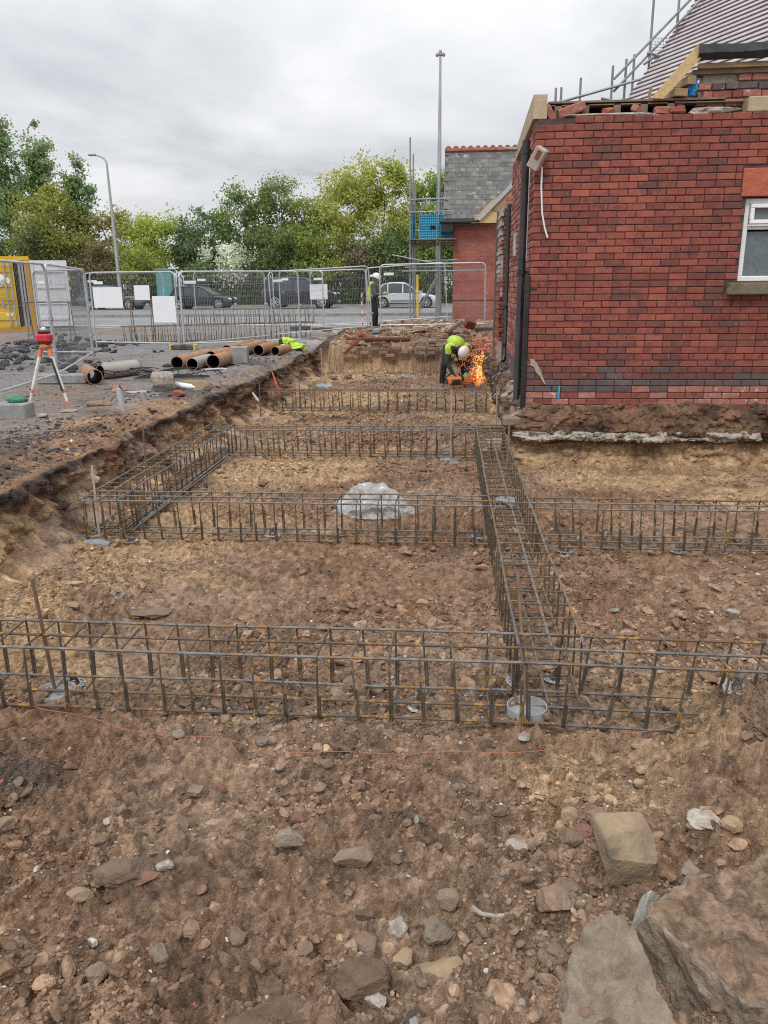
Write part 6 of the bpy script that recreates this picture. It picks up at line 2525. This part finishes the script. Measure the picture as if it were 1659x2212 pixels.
# sparks thrown up by the saw
r = np.random.default_rng(4)
sv_, sf2, sm2 = [], [], []
SB = Vector((wx + .46, wy - .35, wz + .06))
for k in range(1900):
    t = r.random() ** .75
    hot = r.random() < .11
    ht = 1.15 * t * (1.0 if not hot else .62)
    spread = (.03 + .19 * ht) * (1.6 if not hot else .6)
    p = SB + Vector((.05 + .24 * ht + r.normal() * spread, .1 * ht + r.normal() * spread * .8, max(-.03, ht + r.normal() * .03)))
    d = Vector((.25 + r.normal() * .5, r.normal() * .4, 1.0 if r.random() < .6 else -.3)).normalized()
    L = r.uniform(.008, .04)
    q = r.uniform(.0015, .0034)
    u = d.orthogonal().normalized() * q
    w = d.cross(u).normalized() * q
    b = len(sv_)
    sv_ += [tuple(p - d * L), tuple(p + u), tuple(p + w), tuple(p - u), tuple(p - w), tuple(p + d * L)]
    fs = [(0, 2, 1), (0, 3, 2), (0, 4, 3), (0, 1, 4), (5, 1, 2), (5, 2, 3), (5, 3, 4), (5, 4, 1)]
    sf2 += [tuple(i + b for i in f) for f in fs]
    sm2 += [0 if hot and r.random() < .8 else (1 if r.random() < .55 and ht < .8 else 2)] * 8
o = mobj('sparks', np_mesh('sparks', np.array(sv_), np.array(sf2), [MATS['spark_hot'], MATS['spark_mid'], MATS['spark_cool']], False, mi=sm2))
tag(o, 'fan of glowing orange sparks flying up from the saw', 'sparks', kind='stuff')

# standing person looking down
px_, py_ = -2.55, 27.0
pz_ = float(max(gz(px_, py_), .1))
ps = empty('person', (px_, py_, pz_), radians(90), 'person in grey hooded jacket, hi-vis vest and white hard hat standing at the fence', 'person')
# local: faces -Y, turned so that -Y points to world +X
hipL, hipR = Vector((-.09, .03, .92)), Vector((.09, .03, .92))
kneeL, kneeR = Vector((-.11, .0, .49)), Vector((.12, -.04, .49))
ankL, ankR = Vector((-.12, .08, .1)), Vector((.13, -.02, .1))
pelv, belly, chest = Vector((0, .03, .97)), Vector((0, .02, 1.12)), Vector((0, .0, 1.33))
shL, shR = Vector((-.19, .02, 1.40)), Vector((.19, .02, 1.40))
elL, elR = Vector((-.25, -.03, 1.10)), Vector((.25, -.03, 1.10))
haL, haR = Vector((-.08, -.28, 1.12)), Vector((.08, -.30, 1.12))
neck, headc = Vector((0, -.02, 1.47)), Vector((0, -.07, 1.58))
hf = Vector((0, -.85, -.5))
fused('body', [(pelv, belly, .12, .12), (belly, chest, .12, .14), (shL, shR, .075, .075), (chest, neck, .09, .06), (neck, headc, .055, .06), (hipL, kneeL, .08, .058), (kneeL, ankL, .055, .038), (hipR, kneeR, .08, .058), (kneeR, ankR, .055, .038),
               (shL, elL, .055, .042), (elL, haL, .04, .03), (shR, elR, .055, .042), (elR, haR, .04, .03)] + head_segs(headc, hf) + hand_segs(haL, (.3, -.9, .1), (0, 0, 1), .6) + hand_segs(haR, (-.3, -.9, .1), (0, 0, 1), .6), 'skin', ps, .009, 2)
fused('trousers', [(pelv, belly, .14, .13), (hipL, kneeL, .10, .08), (kneeL, ankL, .078, .07), (hipR, kneeR, .10, .08), (kneeR, ankR, .078, .07), (hipL, hipR, .115, .115)], 'trousers_black', ps, .014, 5)
fused('jacket', [(pelv + Vector((0, 0, -.04)), chest, .155, .17), (shL, shR, .095, .095), (shL, elL, .078, .064), (elL, haL.lerp(elL, .15), .062, .05), (shR, elR, .078, .064), (elR, haR.lerp(elR, .15), .062, .05), (chest, neck, .12, .10)], 'jacket_grey', ps, .014, 5)
fused('hood', [(neck + Vector((0, .03, .0)), neck + Vector((0, .03, .02)), .105, .105), (headc + Vector((0, .05, .0)), headc + Vector((0, .03, .05)), .105, .11)], 'jacket_grey', ps, .012, 4)
fused('hi_vis_vest', [(pelv + Vector((0, .09, -.02)), chest + Vector((0, .07, 0)), .125, .14), (shL + Vector((.05, .05, .02)), shR + Vector((-.05, .05, .02)), .10, .10)], 'hivis', ps, .014, 5)
fused('reflective_band', [(belly + Vector((-.13, .10, 0)), belly + Vector((0, .21, 0)), .025, .025), (belly + Vector((0, .21, 0)), belly + Vector((.13, .10, 0)), .025, .025)], 'reflective', ps, .01, 2)
for hp, f, s in ((haL, (.3, -.9, .1), (0, 0, 1)), (haR, (-.3, -.9, .1), (0, 0, 1))):
    fused('glove', hand_segs(hp, f, s, .6, 1.15), 'glove_yellow', ps, .008, 1)
helmet(ps, headc + Vector((0, .0, .055)), radians(26), 0, 0)
boots(ps, ((ankL - Vector((0, 0, .1)), 0), (ankR - Vector((0, 0, .1)), 0)))
mb = MB()
mb.bbox((0, 0, 0), (.20, .012, .012), .004)
mb.tube([(-.1, 0, 0), (-.2, 0, -.05)], .008, 6)
o = mb.build('hand_tool', MATS['black_plastic'])
o.location = (px_ + .46, py_, pz_ + 1.13)
tag(o, 'short dark tool held out by the standing person', 'tool')


# ------------------------------------------------------------------ stones
def stone(lab, x, y, s, mat, seed, flat=.75, el=1.15, level=3, box=0.0, rz=None, sink=.35, tilt=0.15, name='stone', cat='stone', group='stones on the churned soil', rough=.2):
    r = random.Random(seed)
    level = 4 if s > .03 else 3
    V = rock_verts(level, seed, 8, rough, box) * np.array([s * el, s, s * flat])
    o = mobj(name, np_mesh(name, V, ICO[level][1], [MATS[mat]], level >= 3 and box == 0 and False))
    o.location = (x, y, gz(x, y) + s * flat * (1 - 2 * sink) + .004)
    o.rotation_euler = (r.uniform(-tilt, tilt), r.uniform(-tilt, tilt), r.uniform(0, 6.28) if rz is None else rz)
    tag(o, lab, cat, group)
    return o


ST = [(-.66, 3.06, .043, 'stone_red', 'reddish angular stone left of centre below the string line'),
      (-.66, 2.80, .050, 'stone_grey', 'pale grey oblong stone below the reddish angular one'),
      (-.38, 2.77, .052, 'stone_brown', 'brown wedge shaped stone right of the pale oblong stone'),
      (-.16, 2.94, .022, 'stone_brown', 'small round stone right of the brown wedge'),
      (.01, 3.08, .052, 'stone_brown', 'flat brown slab lying below the middle of the string line'),
      (.02, 2.55, .046, 'stone_brown', 'rounded brown stone above the largest central stone'),
      (-.02, 2.40, .060, 'stone_grey', 'largest standing stone in the lower centre, greyish brown'),
      (-.17, 2.42, .040, 'stone_pale', 'whitish pointed stone left of the largest central stone'),
      (-.28, 2.31, .052, 'stone_brown', 'dark humped stone in the lower centre'),
      (-.14, 2.26, .038, 'stone_tan', 'yellowish knobbly stone below the whitish pointed one'),
      (-.01, 2.22, .075, 'stone_tan', 'long tan slab of stone below the largest central stone'),
      (-.27, 2.13, .080, 'slab_soil', 'wide grey crumbly lump in the bottom centre'),
      (-.49, 2.26, .032, 'stone_brown', 'small brown stone left of the dark humped stone'),
      (-.22, 2.08, .033, 'stone_pale', 'pale chip below the wide crumbly lump'),
      (.31, 2.90, .046, 'stone_pale', 'mottled pale stone well left of the big square block'),
      (-1.90, 2.76, .042, 'stone_brown', 'brown cobble cut by the left edge of the view'),
      (-1.20, 2.94, .048, 'stone_brown', 'large brown cobble in the left foreground below the string'),
      (-1.30, 2.59, .075, 'stone_brown', 'long earthy ridge of stone in the left foreground'),
      (-1.21, 2.58, .042, 'stone_red', 'dark red stone beside the long earthy ridge'),
      (-1.43, 2.45, .036, 'stone_tan', 'tan pointed stone below the long earthy ridge'),
      (-1.42, 2.22, .060, 'stone_brown', 'big earthy lump near the bottom left corner'),
      (-.93, 2.31, .037, 'stone_tan', 'reddish tan stone with a stick beside it, lower left'),
      (-.75, 2.27, .037, 'stone_brown', 'upright egg shaped stone in the lower left of centre'),
      (-.99, 2.16, .036, 'stone_grey', 'rounded grey stone in the bottom left row'),
      (-1.13, 2.15, .031, 'stone_tan', 'tan stone in the bottom left row'),
      (-1.22, 2.13, .040, 'stone_brown', 'brown stone in the bottom left row beside the big lump'),
      (-1.04, 2.00, .028, 'stone_pale', 'smooth pale pebble near the bottom edge, left'),
      (-1.18, 3.16, .040, 'stone_brown', 'brown stone just below the string line on the left'),
      (-1.10, 3.25, .036, 'stone_red', 'orange red brick fragment just below the string line'),
      (-1.15, 2.65, .025, 'stone_pale', 'light wedge pebble right of the long earthy ridge'),
      (-1.50, 2.89, .018, 'stone_pale', 'white pebble in the left foreground'),
      (.73, 3.21, .032, 'slab_flint', 'thin grey slate flake above the big square block'),
      (.57, 3.09, .046, 'stone_tan', 'tan and red stone up left of the big square block'),
      (.67, 2.99, .050, 'stone_brown', 'brown stone touching the upper left of the big square block'),
      (.60, 2.92, .042, 'stone_red', 'reddish stone left of the big square block'),
      (.54, 2.88, .048, 'stone_brown', 'rounded brown stone left of the reddish one'),
      (.50, 2.63, .050, 'stone_brown', 'upper of two brown stones down left of the big square block'),
      (.43, 2.55, .072, 'stone_brown', 'lower and larger of two brown stones down left of the big square block'),
      (.43, 2.35, .055, 'stone_brown', 'dark tilted slab at the top of the left big concrete lump'),
      (1.00, 2.76, .042, 'stone_grey', 'grey brown stone right of the big square block'),
      (1.21, 2.95, .044, 'stone_tan', 'tan stone at the foot of the right hand spoil heap'),
      (1.13, 3.03, .066, 'stone_pale', 'flat pale patch of stone above and right of the big square block'),
      (1.71, 5.69, .042, 'stone_tan', 'tan stone on the bare soil between the two right hand cages'),
      (2.07, 5.49, .042, 'stone_pale', 'pale angular stone on the bare soil nearest the right edge'),
      (-1.45, 3.69, .036, 'stone_grey', 'dark triangular stone between the near cage and the string'),
      (-.98, 3.66, .036, 'stone_grey', 'grey broken chip right of the dark triangular stone'),
      (-2.75, 5.17, .052, 'stone_tan', 'tan stone on the sand behind the near left cage'),
      (-2.15, 5.17, .095, 'stone_brown', 'long flat brown slab on the sand behind the near left cage'),
      (.42, 3.76, .034, 'stone_pale', 'pale lump just before the casing ring'),
      (.66, 3.56, .021, 'stone_pale', 'small white stone at the string line on the right'),
      (-.04, 3.62, .030, 'stone_brown', 'brown stone just above the string line, centre'),
      (1.89, 4.78, .034, 'stone_pale', 'pale stone behind the near right cage'),
      (.26, 6.61, .04, 'stone_red', 'reddish stone before the spacer at the cage crossing'),
      (-.36, 6.69, .045, 'stone_grey', 'grey stone in front of the bag cage'),
      (-2.3, 9.3, .07, 'stone_brown', 'dark clod cluster stone between left bank cage and bag'),
      (-.45, 9.05, .05, 'stone_tan', 'tan flat stone just behind the plastic bag'),
      (-3.05, 20.6, .12, 'stone_pale', 'pale angular lump at the foot of the far left bank'),
      (-2.7, 20.9, .11, 'stone_tan', 'cream wedge of rubble before the far foundation wall'),
      (-2.2, 21.2, .14, 'stone_grey', 'grey flat rubble slab before the far foundation wall')]
for i, (x, y, s, m, lab) in enumerate(ST):
    fl = .3 if ('flat' in lab or 'slab' in lab or 'flake' in lab) else .85 if 'round' in lab or 'egg' in lab else .7
    el = 1.6 if 'long' in lab or 'oblong' in lab else 1.15
    stone(lab, x, y, s, m, 300 + i, fl, el, 3, rz=(.3 if el > 1.3 else None), sink=.22)

# the big square block, the flint and the two broken slabs at bottom right
V = rock_verts(4, 29, 2, .045, .95) * np.array([.112, .10, .105])
o = mobj('stone_block', np_mesh('stone_block', V, ICO[4][1], [MATS['stone_block']], False))
o.location = (.715, 2.74, gz(.715, 2.74) + .09)
o.rotation_euler = (radians(8), radians(5), radians(14))
tag(o, 'big squared sandstone block lying at the lower right', 'stone block')


def slab_obj(name, lab, poly, zt, zb, mat, seed, cat, rough=.02, tilt=(0, 0), topmat=None):
    """thick broken slab: outline polygon (world xy), rough top and sides"""
    poly = np.array(poly, float)
    c = poly.mean(0)
    # resample outline
    d = np.linalg.norm(np.roll(poly, -1, 0) - poly, axis=1)
    per = np.concatenate([[0], np.cumsum(d)])
    s = np.linspace(0, per[-1], 200, endpoint=False)
    pp = np.vstack([poly, poly[:1]])
    out = np.stack([np.interp(s, per, pp[:, i]) for i in (0, 1)], -1)
    rings = []
    NS = 14
    for k, (f, z) in enumerate([(1.0 + .03 * sin(3 * i / NS), zb + (zt - .012 - zb) * i / NS) for i in range(NS + 1)] + [(.985, zt - .004)] + [(q, zt) for q in np.linspace(.955, .04, 34)]):
        xy = c + (out - c) * f
        nz = fbm(xy[:, 0] * 9, xy[:, 1] * 9, z * 9 + seed, 4)
        nn = fbm(xy[:, 0] * 30, xy[:, 1] * 30, z * 30 + seed, 3)
        rad = (out - c) / np.linalg.norm(out - c, axis=1)[:, None]
        wl_ = .45 - worley(xy[:, 0] + z, xy[:, 1] - z, seed, 11)
        w2_ = .45 - worley(xy[:, 0] + z, xy[:, 1] - z, seed + 1, 33)
        xy = xy + rad * (nz * rough * 1.6 + nn * rough * .8 + wl_ * rough * 1.2 + w2_ * rough * .5)[:, None] * (1 if k <= NS + 1 else max(0, 1 - (k - NS - 1) / 6))
        zz = z + (nz * rough * .9 + nn * rough * .6 + wl_ * rough * .9 + w2_ * rough * .6) * (1 if k > 1 else 0) + (xy[:, 0] - c[0]) * tilt[0] * (k > 1) + (xy[:, 1] - c[1]) * tilt[1] * (k > 1)
        if topmat and k > NS + 2:
            fd = min(1, (k - NS - 2) / 6)
            zz = zz + fd * (.05 * fbm(xy[:, 0] * 5, xy[:, 1] * 5, 951, 4) + .045 * (.45 - worley(xy[:, 0], xy[:, 1], 33, 9)) + .025 * (.45 - worley(xy[:, 0], xy[:, 1], 34, 21)))
        rings.append(np.column_stack([xy, zz]))
    V = np.concatenate(rings + [np.array([[c[0], c[1], zt]])])
    F = []
    m = len(out)
    for i in range(len(rings) - 1):
        for k in range(m):
            k2 = (k + 1) % m
            F.append((i * m + k, i * m + k2, (i + 1) * m + k2, (i + 1) * m + k))
    me = bpy.data.meshes.new(name)
    F += [((len(rings) - 1) * m + k, (len(rings) - 1) * m + (k + 1) % m, len(V) - 1) for k in range(m)]
    me.from_pydata(V.tolist(), [], F)
    me.materials.append(MATS[mat])
    if topmat:
        me.materials.append(MATS[topmat])
        ca = me.color_attributes.new('Col', 'FLOAT_COLOR', 'POINT')
        ca.data.foreach_set('color', np.column_stack([soil_col(V[:, 0] + 4, V[:, 1], V[:, 2]), np.ones(len(V))]).astype(np.float32).ravel())
        me.polygons.foreach_set('material_index', np.array([1 if i >= (NS + 2) * m else 0 for i in range(len(F))], np.int32))
    o = mobj(name, me)
    tag(o, lab, cat)
    return o


slab_obj('concrete_slab', 'left of two big broken concrete slabs at the bottom right corner', [(.38, 1.96), (.42, 2.12), (.53, 2.28), (.58, 2.32), (.62, 2.28), (.69, 2.08), (.74, 1.9), (.74, 1.65), (.4, 1.65)], -.57, -.9, 'slab', 3, 'concrete slab', .017, (.03, .3))
slab_obj('concrete_slab', 'right of two big broken concrete slabs, capped with brown soil', [(.71, 2.32), (.79, 2.43), (1.0, 2.52), (1.35, 2.62), (1.6, 2.5), (1.6, 2.0), (1.10, 2.14), (1.02, 1.98), (.92, 1.98), (.83, 2.12)], -.50, -.86, 'slab', 7, 'concrete slab', .02, (.05, .05), 'soil')
V = rock_verts(4, 33, 6, .08) * np.array([.05, .035, .11])
o = mobj('flint_stone', np_mesh('flint_stone', V, ICO[4][1], [MATS['slab_flint']], False))
o.location = (.735, 2.41, -.62)
o.rotation_euler = (radians(-6), radians(12), radians(10))
tag(o, 'upright grey flint leaning between the square block and the slabs', 'stone')
for lab, p, s, sd in (('rough broken lump of earth and old concrete at the right edge of the view', (1.70, 3.64, -.60), (.20, .34, .24), 51), ('smaller crumbled earth lump below the right edge lump', (1.60, 3.16, -.70), (.18, .2, .13), 52)):
    v, f = ico(5)
    w = .3 - np.abs(fbm(v[:, 0] * 3 + sd, v[:, 1] * 3, v[:, 2] * 3, 4, .65)) * 2
    w2 = fbm(v[:, 0] * 11, v[:, 1] * 11 + sd, v[:, 2] * 11, 3, .7)
    k = 1 + .3 * fbm(v[:, 0] * 1.5 + sd, v[:, 1] * 1.5, v[:, 2] * 1.5, 4) + .22 * w + .13 * w2
    cl = lerp(np.broadcast_to(C_GREY * .95, v.shape), C_BROWN, .5 + fbm(v[:, 0] * 3, v[:, 1] * 3, v[:, 2] * 3 + sd, 3))
    o = mobj('earth_lump', np_mesh('earth_lump', v * k[:, None] * np.array(s), f, [MATS['soil']], False, cl))
    o.location = p
    tag(o, lab, 'earth lump')
V = rock_verts(4, 35, 4, .38) * np.array([.19, .12, .05])
o = mobj('soil_lump', np_mesh('soil_lump', V, ICO[4][1], [MATS['slab_soil']], False))
o.location = (-.52, 1.98, gz(-.52, 1.98) + .01)
tag(o, 'broad flattened lump of soil at the bottom edge left of centre', 'soil lump')
mb = MB()
mb.tube([(.11, 2.50, gz(.11, 2.5) + .03), (.15, 2.49, gz(.15, 2.49) + .02), (.2, 2.475, gz(.2, 2.475) + .016), (.25, 2.46, gz(.25, 2.46) + .012)], [.013, .008, .008, .012], 7)
tag(mb.build('white_stick', MATS['stone_pale'], smooth=True), 'curved whitish root or pipe piece lying right of the rounded brown stone', 'stick')
mb = MB()
pts = [(-3.0 + .5 * t + .03 * sin(9 * t), 5.9 - .35 * t + .05 * sin(5 * t), gz(-3.0 + .5 * t, 5.9 - .35 * t) + .012) for t in np.linspace(0, 1, 14)]
mb.tube(pts, .006, 5)
tag(mb.build('pale_cord', MATS['stone_tan'], smooth=True), 'short length of pale cord lying on the sand behind the near left cage', 'cord')
# rubble things on the far bank
for x, y, z, e, s, m, lab in ((-2.75, 22.35, -.02, (0, -.75, .3), (.62, .07, .09), 'brick_brown', 'red timber length leaning in the far left corner of the pit'),
                              (.1, 23.8, .42, (.1, -.6, .2), (.55, .18, .1), 'timber_old', 'brown board end sticking out of the rubble below the scaffold'),
                              (.55, 23.95, .5, (.5, .3, .4), (.3, .22, .24), 'brick_brown', 'broken brown masonry lump on the rubble by the fence foot'),
                              (-3.0, 23.3, .18, (.3, .4, .3), (.26, .12, .1), 'brick_pink', 'pink brick on the rubble at the left end of the pit'),
                              (-2.6, 23.4, .2, (-.2, .5, .9), (.24, .12, .1), 'brick_orange', 'orange brick on the rubble at the left end of the pit'),
                              (-.95, 23.9, .38, (.05, .05, .1), (.3, .14, .1), 'sandstone', 'pale squared stone on the rubble below the fence'),
                              (.35, 22.9, .12, (.05, .1, .3), (.4, .25, .25), 'stone_grey', 'grey squared stone behind the bending worker')):
    mb = MB()
    mb.bbox((0, 0, 0), s, .012)
    rr = random.Random(lab)
    mb.v = [tuple(c + rr.uniform(-.008, .008) for c in v) for v in mb.v]
    o = mb.build('rubble_piece', MATS[m])
    o.location, o.rotation_euler = (x, y, z), e
    tag(o, lab, 'rubble', 'rubble at the far end of the pit')
# dirty ledge and broken gully below the corner downpipes
mb = MB()
mb.bbox((.86, 10.62, -.16), (.3, .22, .14), .03)
mb.tube([(.88, 10.74, .0), (.86, 10.68, -.12)], .065, 10)
tag(mb.build('gully', MATS['stone_grey']), 'broken grey gully block under the corner downpipe', 'gully')


# clods and gravel over everything, far too many to count: instanced crumbs
def crumbs():
    r = np.random.default_rng(99)
    src = bpy.data.collections.new('crumb_shapes')
    for i in range(12):
        V = rock_verts(2, 500 + i, 9, .16)
        src.objects.link(bpy.data.objects.new('crumb_shape', np_mesh('crumb_shape', V, ICO[2][1], [MATS['crumb']], False)))
    pal = np.array([(.30, .25, .2), (.34, .30, .26), (.52, .5, .46), (.36, .13, .09), (.26, .25, .24), (.44, .31, .18), (.07, .065, .062)])
    wts = np.array([.26, .17, .15, .05, .15, .13, .09])
    P, S, R, C = [], [], [], []

    def put(n, area, smin, smax, power=2.4, yard=False, flat=.75, odd=.10):
        x = area[0] + (area[1] - area[0]) * r.random(n)
        y0, y1 = area[2], area[3]
        y = 1 / (1 / y0 + (1 / y1 - 1 / y0) * r.random(n))            # denser towards the camera
        keep = (r.random(n) < np.clip(.52 + 1.7 * fbm(x * 1.5, y * 1.5, 77, 3), .1, 1)) & (np.abs(x + .085 * y) < .62 * y + .9)
        x, y = x[keep], y[keep]
        e = edge_x(y)
        ok = (x < e - .05) if yard else (x > e + .42)
        if not yard:
            ok &= ~((y > 10.05) & (x > .72))
        x, y = x[ok], y[ok]
        n = len(x)
        z = yard_z(x, y) if yard else pit_z(x, y)
        s = smin + (smax - smin) * r.random(n) ** power
        col = (yard_col(x, y) if yard else soil_col(x, y, z)) * r.uniform(.66, 1.18, (n, 1))
        o_ = pal[r.choice(len(pal), n, p=wts)] * r.uniform(.8, 1.2, (n, 1))
        oddm = (r.random(n) < odd) & (s < smin + (smax - smin) * .6)
        col = np.where(oddm[:, None], o_, col)
        if yard:
            col = np.where(r.random((n, 1)) < .4, C_ASH[None] * r.uniform(1.0, 3.0, (n, 1)), col)
        sc3 = np.stack([s * r.uniform(.9, 1.5, n), s * r.uniform(.7, 1.1, n), s * r.uniform(.55, 1.0, n) * flat], -1)
        P.append(np.stack([x, y, z - sc3[:, 2] * .05], -1))
        S.append(sc3)
        R.append(np.stack([r.uniform(-.5, .5, n), r.uniform(-.5, .5, n), r.uniform(0, 6.28, n)], -1))
        C.append(col)
    put(110000, (-2.8, 2.4, 1.2, 4.5), .0035, .013, 2.0)
    put(17000, (-2.8, 2.4, 1.2, 4.6), .008, .040, 3.4)
    put(60000, (-3.7, 4.4, 3.8, 11.0), .006, .020, 2.0)
    put(7000, (-3.7, 4.5, 4.0, 11.5), .012, .055, 3.0)
    put(26000, (-3.7, 1.0, 10.0, 22.6), .010, .040, 2.2)
    put(9000, (-4.0, 1.3, 22.9, 28.5), .02, .10, 2.4, odd=.35)
    put(5000, (-8.5, -3.8, 5.0, 22.0), .006, .03, 3.0, yard=True)
    put(9000, (-5.2, -3.8, 5.0, 22.0), .006, .04, 2.8, yard=True)
    put(1500, (-14, -4.5, 9.0, 28.0), .01, .05, 2.6, yard=True, flat=.5)
    n = 10                                                          # soil crumbs on the capped slab
    x, y = r.uniform(.8, 1.5, n), r.uniform(2.05, 2.5, n)
    z = -.50 + (x - 1.07) * .05 + (y - 2.27) * .05 + .05 * fbm(x * 5, y * 5, 951, 4) + .045 * (.45 - worley(x, y, 33, 9)) + .025 * (.45 - worley(x, y, 34, 21))
    ok = (y < 2.32 + .3 * (x - .7)) & (y > 2.2 - .9 * np.abs(x - 1.0))
    x, y, z = x[ok], y[ok], z[ok]
    s = .002 + .007 * r.random(len(x)) ** 3
    P.append(np.stack([x, y, z], -1))
    S.append(np.stack([s, s, s * .8], -1))
    R.append(r.uniform(0, 6, (len(x), 3)))
    C.append(C_BROWN[None] * r.uniform(.5, 1.2, (len(x), 1)))
    P, S, R, C = [np.concatenate(q).astype(np.float32) for q in (P, S, R, C)]
    n = len(P)
    me = bpy.data.meshes.new('loose_stones')
    me.vertices.add(n)
    me.vertices.foreach_set('co', P.ravel())
    me.attributes.new('size3', 'FLOAT_VECTOR', 'POINT').data.foreach_set('vector', S.ravel())
    me.attributes.new('turn3', 'FLOAT_VECTOR', 'POINT').data.foreach_set('vector', R.ravel())
    me.attributes.new('Col', 'FLOAT_COLOR', 'POINT').data.foreach_set('color', np.column_stack([C, np.ones(n, np.float32)]).astype(np.float32).ravel())
    o = mobj('loose_stones', me)
    tag(o, 'small stones, clods and grit strewn over the soil and yard', 'gravel', kind='stuff')
    g = bpy.data.node_groups.new('crumb_scatter', 'GeometryNodeTree')
    g.interface.new_socket('Geometry', in_out='INPUT', socket_type='NodeSocketGeometry')
    g.interface.new_socket('Geometry', in_out='OUTPUT', socket_type='NodeSocketGeometry')
    N, L = g.nodes, g.links
    gi, go = N.new('NodeGroupInput'), N.new('NodeGroupOutput')
    ci = N.new('GeometryNodeCollectionInfo')
    ci.inputs['Collection'].default_value = src
    ci.inputs['Separate Children'].default_value = True
    ip = N.new('GeometryNodeInstanceOnPoints')
    ip.inputs['Pick Instance'].default_value = True

    def named(nm):
        a = N.new('GeometryNodeInputNamedAttribute')
        a.data_type = 'FLOAT_VECTOR'
        a.inputs['Name'].default_value = nm
        return a.outputs[0]
    er = N.new('FunctionNodeEulerToRotation')
    L.new(named('turn3'), er.inputs[0])
    L.new(gi.outputs[0], ip.inputs['Points'])
    L.new(ci.outputs[0], ip.inputs['Instance'])
    L.new(er.outputs[0], ip.inputs['Rotation'])
    L.new(named('size3'), ip.inputs['Scale'])
    L.new(ip.outputs[0], go.inputs[0])
    md = o.modifiers.new('scatter', 'NODES')
    md.node_group = g


crumbs()
